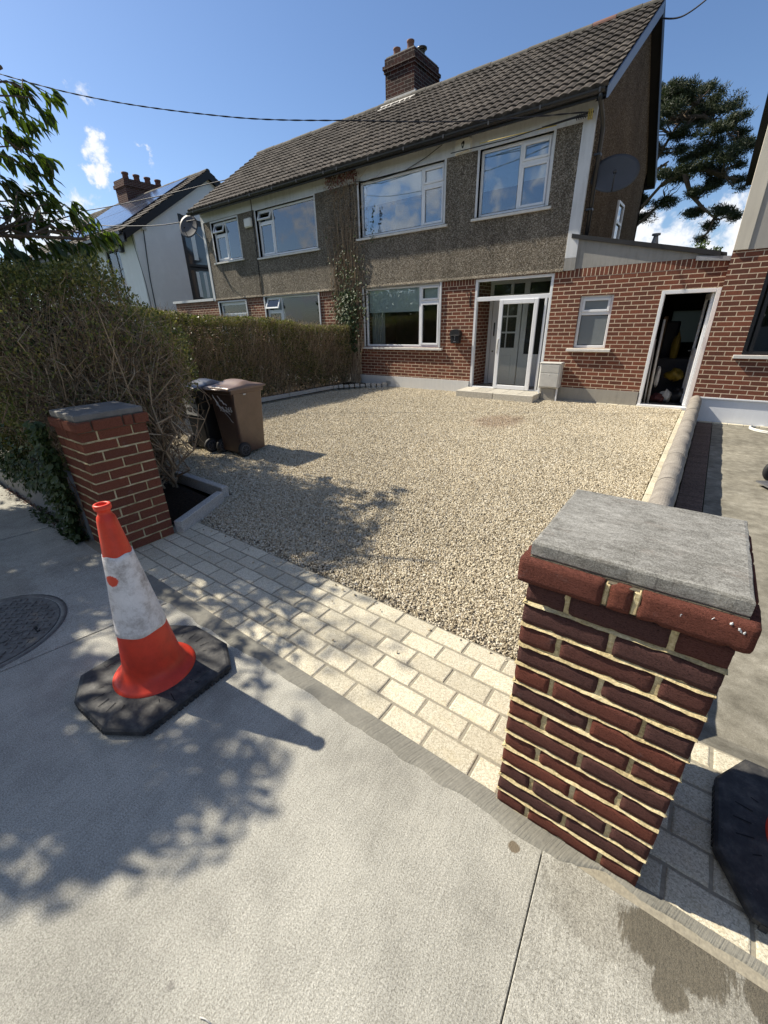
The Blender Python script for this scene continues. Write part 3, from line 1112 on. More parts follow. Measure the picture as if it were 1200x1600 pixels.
def gravel_group():
    ng = bpy.data.node_groups.new('gravel_scatter', 'GeometryNodeTree')
    ng.interface.new_socket('Geometry', in_out='INPUT', socket_type='NodeSocketGeometry')
    ng.interface.new_socket('Geometry', in_out='OUTPUT', socket_type='NodeSocketGeometry')
    N, Lk = ng.nodes, ng.links
    gi, go = N.new('NodeGroupInput'), N.new('NodeGroupOutput')
    dist = N.new('GeometryNodeDistributePointsOnFaces')
    attr = N.new('GeometryNodeInputNamedAttribute')
    attr.data_type = 'FLOAT'
    attr.inputs['Name'].default_value = 'dens'
    Lk.new(gi.outputs[0], dist.inputs['Mesh'])
    Lk.new(attr.outputs['Attribute'], dist.inputs['Density'])
    gti = []
    for i in range(5):
        ico = N.new('GeometryNodeMeshIcoSphere')
        ico.inputs['Radius'].default_value = 1.0
        ico.inputs['Subdivisions'].default_value = 2
        nz = N.new('ShaderNodeTexNoise')
        nz.inputs['Scale'].default_value = .9
        nz.inputs['Detail'].default_value = 2
        posn = N.new('GeometryNodeInputPosition')
        ad = N.new('ShaderNodeVectorMath')
        ad.operation = 'ADD'
        ad.inputs[1].default_value = (i * 7.3, i * 3.1, i * 5.7)
        Lk.new(posn.outputs[0], ad.inputs[0])
        Lk.new(ad.outputs[0], nz.inputs['Vector'])
        sb = N.new('ShaderNodeVectorMath')
        sb.operation = 'SUBTRACT'
        Lk.new(nz.outputs['Color'], sb.inputs[0])
        sb.inputs[1].default_value = (.5, .5, .5)
        scl = N.new('ShaderNodeVectorMath')
        scl.operation = 'SCALE'
        scl.inputs['Scale'].default_value = 1.9
        Lk.new(sb.outputs[0], scl.inputs[0])
        sp = N.new('GeometryNodeSetPosition')
        Lk.new(ico.outputs[0], sp.inputs['Geometry'])
        Lk.new(scl.outputs[0], sp.inputs['Offset'])
        sm = N.new('GeometryNodeSetMaterial')
        sm.inputs['Material'].default_value = STONE
        Lk.new(sp.outputs[0], sm.inputs['Geometry'])
        gti.append(sm)
    g2 = N.new('GeometryNodeGeometryToInstance')
    for s_ in gti:
        Lk.new(s_.outputs[0], g2.inputs[0])
    inst = N.new('GeometryNodeInstanceOnPoints')
    Lk.new(dist.outputs['Points'], inst.inputs['Points'])
    Lk.new(g2.outputs[0], inst.inputs['Instance'])
    inst.inputs['Pick Instance'].default_value = True
    rr = N.new('FunctionNodeRandomValue')
    rr.data_type = 'FLOAT_VECTOR'
    rr.inputs[0].default_value = (-3.2, -3.2, -3.2)
    rr.inputs[1].default_value = (3.2, 3.2, 3.2)
    Lk.new(rr.outputs[0], inst.inputs['Rotation'])
    rs = N.new('FunctionNodeRandomValue')
    rs.data_type = 'FLOAT_VECTOR'
    rs.inputs[0].default_value = (.0052, .0046, .0032)
    rs.inputs[1].default_value = (.0108, .0088, .0062)
    rs.inputs['Seed'].default_value = 5
    a2 = N.new('GeometryNodeInputNamedAttribute')
    a2.data_type = 'FLOAT'
    a2.inputs['Name'].default_value = 'siz'
    vs = N.new('ShaderNodeVectorMath')
    vs.operation = 'SCALE'
    # captured size rides along on the points
    Lk.new(rs.outputs[0], vs.inputs[0])
    Lk.new(a2.outputs['Attribute'], vs.inputs['Scale'])
    Lk.new(vs.outputs[0], inst.inputs['Scale'])
    tr = N.new('GeometryNodeSetPosition')
    ro = N.new('FunctionNodeRandomValue')
    ro.data_type = 'FLOAT_VECTOR'
    ro.inputs[0].default_value = (0, 0, -.004)
    ro.inputs[1].default_value = (0, 0, .009)
    ro.inputs['Seed'].default_value = 9
    Lk.new(inst.outputs[0], tr.inputs['Geometry'])
    Lk.new(ro.outputs[0], tr.inputs['Offset'])
    Lk.new(tr.outputs[0], go.inputs[0])
    return ng


def inside(x, y, poly):
    c = False
    j = len(poly) - 1
    for i in range(len(poly)):
        xi, yi = poly[i]
        xj, yj = poly[j]
        if (yi > y) != (yj > y) and x < (xj - xi) * (y - yi) / (yj - yi) + xi:
            c = not c
        j = i
    return c


step = .1
GX = np.arange(-8.0, -.24 + step, step)
GX[-1] = -.238
GY = np.concatenate([[1.22, 1.35, 1.5, 1.6, 1.66], np.arange(1.69, 9.7, step)])
vx, vy = np.meshgrid(GX, GY, indexing='ij')
vz = np.where(vy < 1.69, .0085, 0) + -.010 * (vy >= 1.69) + (vy >= 1.69) * (.007 * fnoise(vx * 1.2, vy * 1.2, 4) + .004 * fnoise(vx * 6, vy * 6, 14))
V = np.stack([vx, vy, vz], -1)
idx = np.arange(vx.size).reshape(vx.shape)
qs = []
for i in range(len(GX) - 1):
    for j in range(len(GY) - 1):
        if (GY[j] < 1.69 and -3.3 < GX[i] < -.4) or (GY[j] >= 1.69 and inside(GX[i] + step / 2, min(GY[j] + step / 2, 9.63), GP)):
            qs.append((idx[i, j], idx[i + 1, j], idx[i + 1, j + 1], idx[i, j + 1]))
go_ = np_mesh('gravel', V, quads=np.array(qs), mats=STONE)
d_ = np.sqrt(vx ** 2 + vy ** 2).ravel()
siz = np.clip(.95 + (d_ - 3) * .07, .95, 1.4)
me = go_.data
a = me.attributes.new('dens', 'FLOAT', 'POINT')
dn_ = (11500 / siz ** 2)
spill = (vy.ravel() < 1.70)
dn_ = np.where(spill, np.where(vy.ravel() > 1.65, 220, 5 + 12 * rng.uniform(size=vy.size) ** 3), dn_)
a.data.foreach_set('value', dn_.astype(np.float32))
a = me.attributes.new('siz', 'FLOAT', 'POINT')
a.data.foreach_set('value', siz.astype(np.float32))
md = go_.modifiers.new('scatter', 'NODES')
md.node_group = gravel_group()
tag(go_, 'loose pale buff gravel spread over the whole front drive', 'gravel', kind='stuff')

# edging setts along the right wall
mb = MB()
y = 1.69
k = 0
while y < 9.3:
    L = .205
    for (xa, xb) in ((-.226, -.165),):
        mb.box(xa, y + .006, -.05, xb + .02, y + L - .006, .016 + .002 * math.sin(k * 2.3), 0, .006)
    y += L
    k += 1
x = -.24
while x > -2.5:
    mb.box(x - .205, 9.56, -.05, x - .006, 9.63, .008, 0, .005)
    x -= .212
tag(mb.build('edging_setts', SETT), kind='structure')

# ------------------------------------------------------------------ dividing wall with half round coping
t = thing('garden_wall', (-.06, 1.5, 0), 'low dividing wall with rounded concrete coping between gravel drive and next driveway', 'wall')
mb = MB()
mb.box(-.145, 1.44, -.2, .02, 9.34, .20)
mb.build('wall', GREYR, t)
CW = .088
y = 1.44
seg = 0
while y < 9.34:
    y1 = min(y + .92, 9.34)
    mb = MB()
    prof = [(-.06 - CW, .20), (-.06 - CW, .235)] + [(-.06 - CW * math.cos(a_), .235 + .088 * math.sin(a_)) for a_ in np.linspace(.15, math.pi - .15, 15)] + [(-.06 + CW, .235), (-.06 + CW, .20)]
    n = len(prof)
    ny = 10
    vs = []
    for j in range(ny + 1):
        yy = y + .003 + (y1 - y - .006) * j / ny
        for (px_, pz_) in prof:
            k_ = .0025 * math.sin(yy * 9 + px_ * 30 + seg) + .0015 * math.sin(yy * 31 + pz_ * 50)
            vs.append((px_ + k_, yy, pz_ + k_ + .003 * math.sin(seg * 2.1)))
    fs = [(j * n + i, j * n + i + 1, (j + 1) * n + i + 1, (j + 1) * n + i) for j in range(ny) for i in range(n - 1)]
    fs += [tuple(range(n)), tuple(reversed(range(ny * n, ny * n + n)))]
    mb.add(vs, fs, 0, False)
    mb.build('coping', COPING, t)
    y = y1
    seg += 1

# ------------------------------------------------------------------ neighbour driveway
mb = MB()
mb.quad((.27, 1.695, -.12), (7.5, 1.695, -.12), (7.5, 9.3, -.12), (.27, 9.3, -.12))
mb.add([(.02, 1.66, .0), (7.5, 1.66, .0), (7.5, 1.9, -.12), (.02, 1.9, -.12)], [(0, 1, 2, 3)])
tag(mb.build('driveway', DRIVE), kind='structure')
mb = MB()
y = 1.9
PB2 = granite('brick_paver_dark', (.12, .085, .07), (.20, .14, .115), (.16, .13, .1), .3, 120)
while y < 9.2:
    mb.box(.045, y + .003, -.2, .262, y + .066, -.112, 0, .004)
    y += .072
tag(mb.build('brick_edging', PB2), kind='structure')
mb = MB()
x = .06
while x < 4:
    mb.box(x, 9.19, -.2, x + .205, 9.26, -.10, 0, .005)
    x += .212
tag(mb.build('drive_edging_setts', SETT), kind='structure')

# ------------------------------------------------------------------ brick gate pillars


from mathutils import noise as mnoise


def rough_brick(mb, x0, y0, z0, x1, y1, z1, seed, r=.0045, amp=.0011, chip=.0035, cell=.013, mi=0):
    """worn brick: subdivided box, rounded arrises, pitted faces and knocked corners"""
    c = Vector(((x0 + x1) / 2, (y0 + y1) / 2, (z0 + z1) / 2))
    h = Vector(((x1 - x0) / 2, (y1 - y0) / 2, (z1 - z0) / 2))
    n = [max(3, int(2 * h[i] / cell)) for i in range(3)]
    ids = {}
    vs, fs = [], []
    sd = Vector((seed, seed * 1.7, seed * .6))

    def vert(i, j, k):
        key = (i, j, k)
        if key in ids:
            return ids[key]
        p = Vector((h.x * (2 * i / n[0] - 1), h.y * (2 * j / n[1] - 1), h.z * (2 * k / n[2] - 1)))
        q = Vector([max(-(h[a] - r), min(h[a] - r, p[a])) for a in range(3)])
        d = p - q
        on = sum(1 for a, m in zip((i, j, k), n) if a in (0, m))
        L = d.length
        d = d / L if L > 1e-9 else Vector((0, 0, 1))
        w = mnoise.noise((p + sd) * 55) * .6 + mnoise.noise((p + sd) * 160) * .5
        off = amp * w
        if on >= 2:
            cw = mnoise.noise((p + sd) * 38)
            if cw > .12:
                off -= chip * min(1, (cw - .12) * 3)
        P = c + q + d * (r + off)
        ids[key] = len(vs)
        vs.append(tuple(P))
        return ids[key]
    for a in range(3):
        b, e = (a + 1) % 3, (a + 2) % 3
        for side in (0, n[a]):
            for u in range(n[b]):
                for v in range(n[e]):
                    def K(uu, vv):
                        t = [0, 0, 0]
                        t[a], t[b], t[e] = side, uu, vv
                        return vert(*t)
                    f = (K(u, v), K(u + 1, v), K(u + 1, v + 1), K(u, v + 1))
                    fs.append(f if side else tuple(reversed(f)))
    mb.add(vs, fs, mi, True)


def gate_pillar(loc, label, seed, capm, pbm):
    t = thing('gate_pillar', loc, label, 'pillar', 'brick pillars either side of the drive entrance')
    rr = random.Random(seed)
    W, NC, H, J = .45, 13, .0738, .0112
    mb = MB()
    mm = MB()
    mm.box(.0055, .0055, -.06, W - .0055, W - .0055, .955)
    for c in range(NC):
        z0 = c * H + J * .5
        z1 = z0 + H - J
        s, h_ = .2195, .1025
        a = [((0, s), (0, h_)), ((s + .011, W), (0, h_)), ((0, s), (W - h_, W)), ((s + .011, W), (W - h_, W)),
             ((0, h_), (h_ + .011, W - h_ - .011)), ((W - h_, W), (h_ + .011, W - h_ - .011))]
        if (c + seed) % 2 == 0:
            a = [(q[1], q[0]) for q in a]
        for (xr, yr) in a:
            ox, oy = rr.uniform(-.0015, .002), rr.uniform(-.0015, .002)
            dz = rr.uniform(-.0012, .0012)
            if pbm is PBR:
                rough_brick(mb, xr[0] + ox, yr[0] + oy, z0 + dz, xr[1] + ox, yr[1] + oy, z1 + dz, rr.uniform(0, 99))
                continue
            b = len(mb.v)
            mb.box(xr[0] + ox, yr[0] + oy, z0 + dz, xr[1] + ox, yr[1] + oy, z1 + dz + rr.uniform(-.001, .001), 0, .0035)
            for i in range(b, len(mb.v)):
                v = mb.v[i]
                mb.v[i] = (v[0] + rr.uniform(-.0009, .0009), v[1] + rr.uniform(-.0009, .0009), v[2] + rr.uniform(-.0009, .0009))
        # bed joint ribbon
        zc = c * H
        n = 26
        for face in range(4):
            ph = rr.uniform(0, 9)
            vs = []
            for i in range(n + 1):
                u = W * i / n
                up = J * .34 + .0012 * math.sin(u * 60 + ph) + rr.uniform(-.0012, .0022)
                dn = J * .34 + .0012 * math.sin(u * 47 + ph * 2) + rr.uniform(-.0012, .0022)
                of = .0008 + .0012 * math.sin(u * 33 + ph) + rr.uniform(-.0008, .0012)
                for (zz, oo) in ((zc + up + .001, -.007), (zc + up - .0012, -.0035 + of * .5), (zc - dn + .0022, of + .0012), (zc - dn - .0015, -.004)):
                    p = {0: (u, -oo, zz), 1: (W + oo, u, zz), 2: (W - u, W + oo, zz), 3: (-oo, W - u, zz)}[face]
                    vs.append(p)
            fs = [(i * 4 + k, i * 4 + k + 1, i * 4 + 5 + k, i * 4 + 4 + k) for i in range(n) for k in range(3)]
            mm.add(vs, fs)
    mm.build('mortar', PMORT, t, local=True)
    mb.build('brickwork', pbm, t, local=True)
    # projecting top course
    mb = MB()
    mm = MB()
    P_ = .021
    z0, z1 = .962, 1.030
    for (u0, u1) in ((-P_, .185), (.197, .247), (.261, W + P_)):
        e = rr.uniform(-.002, .002)
        rough_brick(mb, u0, -P_ + e, z0, u1, .08, z1 + rr.uniform(-.002, .002), rr.uniform(0, 99), .0038, .0014, .006)
        mb.box(W - u1, W - .08, z0, W - u0, W + P_ + e, z1, 0, .005)
    for (u0, u1) in ((.092, .285), (.297, W - .092)):
        rough_brick(mb, -P_, u0, z0, .09, u1, z1, rr.uniform(0, 99), .0038, .0014, .006)
        mb.box(W - .09, u0, z0, W + P_, u1, z1 + .001, 0, .005)
    mm.box(.0, .0, .955, W, W, 1.034)
    mm.box(.19, -.012, .964, .255, .05, 1.028)
    mb.build('corbel_course', PBRR if pbm is PBR else pbm, t, local=True)
    mm.build('bedding_mortar', DMORT, t, local=True)
    mm = MB()
    mm.box(.184, -.0145, .966, .198, .05, 1.026, 0, .003)
    mm.box(.246, -.0165, .965, .262, .05, 1.027, 0, .003)
    mm.build('corbel_joint', PMORT, t, local=True)
    # stone cap, slightly weathered, top edge eased
    n = 14
    mb = MB()
    rings = [(.004, 1.034), (.0, 1.040), (.0, 1.070), (.003, 1.0765), (.010, 1.0785)]
    vs = []
    pts = []
    for i in range(n):
        pts.append((W * i / n, 0, 0, -1))
    for i in range(n):
        pts.append((W, W * i / n, 1, 0))
    for i in range(n):
        pts.append((W - W * i / n, W, 0, 1))
    for i in range(n):
        pts.append((0, W - W * i / n, -1, 0))
    jit = [rr.uniform(-.0014, .0014) for _ in pts]
    for (ins, z) in rings:
        for k, (x, y, _, _) in enumerate(pts):
            cx = max(ins, min(W - ins, x)) + (jit[k] if .02 < x < W - .02 else 0) * 0
            cy = max(ins, min(W - ins, y))
            cx += jit[k] if (x in (0, W)) else 0
            cy += jit[k] if (y in (0, W)) else 0
            vs.append((cx, cy, z))
    m_ = len(pts)
    fs = [(a * m_ + k, a * m_ + (k + 1) % m_, (a + 1) * m_ + (k + 1) % m_, (a + 1) * m_ + k) for a in range(len(rings) - 1) for k in range(m_)]
    fs.append(tuple(range((len(rings) - 1) * m_, len(rings) * m_)))
    fs.append(tuple(reversed(range(m_))))
    mb.add(vs, fs)
    mb.build('cap', capm, t, local=True)
    return t


DMORT = plain('dirty_mortar', (.13, .11, .08), .95, .5, 40, .9)
p1_ = gate_pillar((-.265, .985, 0), 'red brick gate pillar nearest the camera with large pale grey stone cap', 2, CAPST, PBR)
p2_ = gate_pillar((-3.785, .995, 0), 'red brick gate pillar behind the traffic cone, ivy on its left side', 3, CAPD, PBRL)
# lime runs on the near corbel
mb = MB()
r5 = random.Random(8)
for (x, z, w_, h_) in ((.335, 1.026, .0016, .030), (.338, 1.012, .0022, .010), (.392, 1.026, .0014, .034), (.396, 1.004, .0018, .008), (.424, 1.027, .0035, .006), (.440, 1.020, .004, .010), (.447, 1.016, .0025, .008)):
    pts = [(x + r5.uniform(-.003, .003), -.0213 + r5.uniform(-.0006, .0004), z - h_ * k / 6) for k in range(7)]
    mb.tube(pts, [w_ * (.3 + .7 * math.sin(math.pi * (k + .5) / 7)) * r5.uniform(.6, 1.2) for k in range(7)], 6)
mb.build('lime_stain', WHITE, p1_, local=True)

# ------------------------------------------------------------------ houses
YF = 9.65          # facade plane


def window(par, x0, x1, z0, z1, mull=None, side='R', trans=None, y=YF + .055, blind=None, curtain=False, sill=True, glass=None, openvent=False, name='window', surround=True, sw=.07):
    """pvc window; side = which side carries the transom"""
    g_ = glass or GLASS
    F, D = .052, .06
    mb = MB()
    ya, yb = y, y + D
    mb.box(x0, ya, z0, x0 + F, yb, z1, 0, .006)
    mb.box(x1 - F, ya, z0, x1, yb, z1, 0, .006)
    mb.box(x0 + F, ya + .001, z0, x1 - F, yb, z0 + F, 0, .006)
    mb.box(x0 + F, ya + .001, z1 - F, x1 - F, yb, z1, 0, .006)
    cells = []
    if mull is None:
        if trans is None:
            cells = [(x0 + F, x1 - F, z0 + F, z1 - F, False, False)]
        else:
            mb.box(x0 + F, ya + .002, trans - .028, x1 - F, yb, trans + .028, 0, .006)
            cells = [(x0 + F, x1 - F, z0 + F, trans - .028, False, False), (x0 + F, x1 - F, trans + .028, z1 - F, True, False)]
    else:
        mb.box(mull - .028, ya + .002, z0 + F, mull + .028, yb, z1 - F, 0, .006)
        s0, s1 = (mull + .028, x1 - F) if side == 'R' else (x0 + F, mull - .028)
        m0, m1 = (x0 + F, mull - .028) if side == 'R' else (mull + .028, x1 - F)
        cells.append((m0, m1, z0 + F, z1 - F, False, False))
        mb.box(s0, ya + .003, trans - .028, s1, yb, trans + .028, 0, .006)
        cells.append((s0, s1, z0 + F, trans - .028, True, False))
        cells.append((s0, s1, trans + .028, z1 - F, True, openvent))
    wf = mb.build(name, PVC, par)
    for (a, b, c, d, sash, opened) in cells:
        S = .042 if sash else .012
        mb = MB()
        fr = MB()
        yo = ya - .012 if sash else ya + .012
        ym = ya + .028
        for (p, q, r, s) in ((a, a + S, c, d), (b - S, b, c, d), (a + S, b - S, c, c + S), (a + S, b - S, d - S, d)):
            fr.box(p, yo, r, q, ym, s, 0, .004)
        mb.box(a + S, ym - .012, c + S, b - S, ym - .004, d - S)
        if opened:
            ang = R_(24)
            for M_ in (mb, fr):
                for i, v in enumerate(M_.v):
                    dy, dz = v[1] - ym, v[2] - d
                    M_.v[i] = (v[0], ym + dy * math.cos(ang) + dz * math.sin(ang), d + dz * math.cos(ang) - dy * math.sin(ang) * -1 * -1)
        if sash:
            fr.build('sash', PVC, wf)
        mb.build('pane', g_, wf)
    if blind:
        mb = MB()
        for (bx0, bx1, bz) in blind:
            mb.box(bx0, y + .085, bz, bx1, y + .089, z1 - .04)
            mb.box(bx0, y + .081, bz - .012, bx1, y + .093, bz + .008)
        mb.build('blind', BLIND, wf)
    if curtain:
        mb = MB()
        n = 40
        cx0, cx1 = curtain
        vs = []
        for i in range(n + 1):
            u = i / n
            yy = y + .2 + .03 * math.sin(u * 34)
            vs += [(cx0 + (cx1 - cx0) * u, yy, z0), (cx0 + (cx1 - cx0) * u, yy, z1 - .05)]
        mb.add(vs, [(2 * i, 2 * i + 2, 2 * i + 3, 2 * i + 1) for i in range(n)], 0, True)
        mb.build('curtain', CURT, wf)
    if sill:
        mb = MB()
        e = .11
        mb.prism([(y + .02, z0 - .002), (YF - sw, z0 - .018), (YF - sw, z0 - .062), (y + .02, z0 - .066)], x0 - e, x1 + e, 0)
        mb.build('sill', SILL, wf)
    if surround:
        mb = MB()
        e, pz = .045, .013
        mb.box(x0 - e, YF - pz - .02, z0 + .003, x0, YF + .06, z1 + e)
        mb.box(x1, YF - pz - .02, z0 + .003, x1 + e, YF + .06, z1 + e)
        mb.box(x0, YF - pz - .019, z1, x1, YF + .06, z1 + e)
        mb.build('surround', WHITE, wf)
    return wf


def roof_tiles(name, x0, x1, yE, zE, yR, zR, parent, courses=14, roll=.165, m=None, sub=8, h=.030):
    """interlocking tiles as real geometry: rolls across, stepped courses up the slope"""
    nxr = int((x1 - x0) / roll * sub)
    xs = np.linspace(x0, x1, nxr + 1)
    prof = h * np.abs(np.sin(np.pi * (xs - x0) / roll)) ** .8
    sl = math.hypot(yR - yE, zR - zE)
    ny_, nz_ = -(zR - zE) / sl, abs(yR - yE) / sl
    if yR < yE:
        ny_ = (zR - zE) / sl
    V, Q = [], []
    jr = np.random.default_rng(5)
    b = 0
    for c in range(courses):
        t0, t1 = c / courses, min(1.0, (c + 1.12) / courses)
        tile_id = ((xs - x0) / (roll * 2)).astype(int)
        tj = jr.uniform(-.004, .004, tile_id.max() + 1)[tile_id]
        rows = []
        for (t, up) in ((t0, .004), (t0, .040), (t0 + (t1 - t0) * .08, .044), (t1, .010)):
            hh = prof + up + tj * (1 if t == t0 else .3)
            if up == .004:
                hh = prof * 0 + .002
            y = yE + (yR - yE) * t + ny_ * hh
            z = zE + (zR - zE) * t + nz_ * hh
            if t == t0 and up > .004:
                y = y + (yE - yR) / sl * (.004 + tj)
            rows.append(np.stack([xs, y, z], -1))
        n = len(xs)
        for r in rows:
            V.append(r)
        i = np.arange(n - 1)
        for k in range(3):
            a = b + k * n
            Q.append(np.stack([a + i, a + i + 1, a + n + i + 1, a + n + i], -1))
        b += 4 * n
    return np_mesh(name, np.concatenate(V), quads=np.concatenate(Q), mats=m or TILE, parent=parent, smooth=False)


def slope_roof(par, x0, x1, yE, zE, yR, zR, yB, zB, m=None, verge_r=None, verge_l=None):
    rf = roof_tiles('roof', x0, x1, yE, zE, yR, zR, par, m=m)
    roof_tiles('back_roof', x0, x1, yB, zB, yR, zR, par, sub=4, m=m)
    mb = MB()   # deck under the tiles
    e = .012
    mb.add([(x0 + e, yE + .03, zE - .02), (x1 - e, yE + .03, zE - .02), (x1 - e, yR, zR - .0), (x0 + e, yR, zR - .0), (x1 - e, yB - .03, zB - .02), (x0 + e, yB - .03, zB - .02),
            (x0 + e, yE + .03, zE - .07), (x1 - e, yE + .03, zE - .07), (x1 - e, yR, zR - .06), (x0 + e, yR, zR - .06), (x1 - e, yB - .03, zB - .07), (x0 + e, yB - .03, zB - .07)],
           [(0, 1, 2, 3), (3, 2, 4, 5), (7, 6, 9, 8), (8, 9, 11, 10), (0, 6, 7, 1), (5, 4, 10, 11), (1, 7, 8, 2), (2, 8, 10, 4), (0, 3, 9, 6), (3, 5, 11, 9)])
    mb.build('roof_deck', FELT, par)
    mb = MB()   # ridge tiles
    x = x0
    k = 0
    while x < x1 - .05:
        xe = min(x + .45, x1)
        zz = zR + .035 + .006 * math.sin(k * 1.7)
        prof = [(.105 * math.cos(a_), .085 * math.sin(a_)) for a_ in np.linspace(-.1, math.pi + .1, 9)]
        vs = [(x + .006, yR + p[0], zz - .03 + p[1]) for p in prof] + [(xe - .004, yR + p[0], zz - .03 + p[1]) for p in prof]
        n = len(prof)
        mb.add(vs, [(i, i + 1, n + i + 1, n + i) for i in range(n - 1)] + [tuple(range(n)), tuple(reversed(range(n, 2 * n)))], 1 if k in (24, 11) and x1 > -3 else 0)
        x = xe
        k += 1
    mb.build('ridge', [RIDGE, TERRA], par)


# ---- right-hand house of the pair (with side extension)
EY, EZ, RY, RZ, BY, BZ = 9.275, 4.97, 12.44, 7.12, 15.55, 4.95
PX = -8.55
h1 = thing('semi_detached_house', (-5.5, YF, 0), 'pebble dashed brick house facing the gravel drive, with white glazed porch and open side door', 'house')
up_holes = [(-7.82, -5.46, 3.56, 4.69), (-4.66, -3.23, 3.57, 4.69)]
lo_holes = [(-7.78, -5.49, 1.02, 2.43), (-4.6, -2.9, .13, 2.43), (-2.35, -1.75, 1.05, 2.0), (-.99, -.13, .02, 2.02)]
SOLZ = 2.33
mb = MB()
# upper pebbledash wall with a bell-cast bottom edge
wall(mb, PX, -2.74, 2.50, 4.70, YF - .02, YF + .25, up_holes)
mb.prism([(YF - .02, 2.50), (YF - .05, 2.455), (YF - .05, 2.44), (YF + .2, 2.44), (YF + .2, 2.50)], PX, -2.74, 0)
mb.build('upper_wall', PEB, h1)
mb = MB()
wall(mb, PX, -2.74, 4.70, 5.05, YF - .028, YF + .25, [])
mb.build('white_band', WHITE, h1)
mb = MB()
mb.box(-2.74, YF - .032, 2.66, -2.53, YF + .12, 5.0, 0, .004)
mb.build('corner_strip', WHITE, h1)
mb = MB()
mb.box(-2.74, YF - .031, 2.45, -2.53, YF + .12, 2.657)
mb.build('corner_strip_base', GREYR, h1)
# lower brick
mb = MB()
wall(mb, PX, -2.9, .27, SOLZ, YF, YF + .25, lo_holes)
mb.build('brick_wall', BR, h1)
mb = MB()
wall(mb, -2.9, -.13, .27, SOLZ, YF, YF + .25, lo_holes)
mb.build('side_brick_wall', BR, h1)
mb = MB()
wall(mb, PX, -2.9, SOLZ, 2.438, YF - .003, YF + .25, lo_holes)
wall(mb, -2.9, -.13, SOLZ, 2.47, YF - .0032, YF + .25, lo_holes)
mb.build('soldier_course', BRS, h1)
mb = MB()
wall(mb, PX, -4.62, -.1, .27, YF - .02, YF + .25, [(-7.1, -6.95, .05, .14)])
mb.build('plinth', WHITE2, h1)
mb = MB()
mb.box(-7.1, YF - .012, .05, -6.95, YF + .02, .14)
for k in range(4):
    mb.box(-7.09, YF - .024, .056 + k * .021, -6.96, YF - .012, .066 + k * .021)
mb.build('air_vent', GREYP, h1)
mb = MB()
wall(mb, -2.9, -1.0, -.1, .268, YF - .018, YF + .25, [])
mb.box(-2.9, YF - .02, -.1, -.13, YF + .25, .0)
mb.build('side_plinth', PLINTHG, h1)
# gable wall
mb = MB()
mb.add([(-2.5, YF + .02, 2.4), (-2.5, 15.2, 2.4), (-2.5, 15.2, 4.98), (-2.5, RY, RZ - .1), (-2.5, YF + .02, 4.9),
        (-2.72, YF + .02, 2.4), (-2.72, 15.2, 2.4), (-2.72, 15.2, 4.98), (-2.72, RY, RZ - .1), (-2.72, YF + .02, 4.9)],
       [(0, 1, 2, 3, 4), (9, 8, 7, 6, 5), (0, 4, 9, 5), (1, 6, 7, 2), (2, 7, 8, 3), (3, 8, 9, 4)])
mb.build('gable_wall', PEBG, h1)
mb = MB()
mb.box(PX, 15.0, -.2, -2.5, 15.19, 5.0)
mb.box(PX, 12.1, -.1, -2.72, 12.2, 4.8)
mb.box(PX - .05, YF + .25, -.1, PX + .05, 15.0, 5.0)
mb.box(PX + .05, YF + .25, 2.48, -2.72, 15.0, 2.6)
mb.box(PX + .05, YF + .25, 4.76, -2.72, 15.0, 4.8)
mb.box(PX + .05, YF + .25, -.1, -2.72, 15.0, .1)
mb.box(-5.0, YF + .9, .1, -4.9, 12.1, 2.48)
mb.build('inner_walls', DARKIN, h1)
slope_roof(h1, PX, -2.33, EY, EZ, RY, RZ, BY, BZ)
# verge boards and soffits
mb = MB()
sl = (RZ - EZ) / (RY - EY)
mb.add([(x_, y_, z_) for x_ in (-2.338, -2.31) for (y_, z_) in ((EY, EZ + .02), (EY, EZ - .15), (RY, RZ - .155), (RY, RZ + .03))],
       [(3, 2, 1, 0), (4, 5, 6, 7), (0, 1, 5, 4), (1, 2, 6, 5), (3, 0, 4, 7), (2, 3, 7, 6)])
mb.build('verge_board', BLUEB, h1)
mb = MB()
mb.add([(x_, y_, z_) for x_ in (-2.338, -2.31) for (y_, z_) in ((BY, BZ + .02), (BY, BZ - .20), (RY + .001, RZ - .20), (RY + .001, RZ + .03))],
       [(0, 1, 2, 3), (7, 6, 5, 4), (0, 4, 5, 1), (1, 5, 6, 2), (3, 7, 4, 0), (2, 6, 7, 3)])
mb.add([(-2.5, BY, BZ - .18), (-2.34, BY, BZ - .18), (-2.34, RY, RZ - .18), (-2.5, RY, RZ - .18)], [(0, 1, 2, 3)])
mb.add([(-2.5, EY, EZ - .16), (-2.34, EY, EZ - .16), (-2.34, RY, RZ - .18), (-2.5, RY, RZ - .18)], [(0, 1, 2, 3)])
mb.box(PX, BY - .04, BZ - .2, -2.34, BY, BZ - .0)
mb.build('rear_verge_board', FASCIA, h1)
mb = MB()
mb.box(PX, EY + .04, 4.86, -2.34, EY + .065, 4.965)
mb.box(PX, EY + .065, 4.955, -2.50, YF - .03, 4.965)
mb.build('fascia', FASCIA, h1)


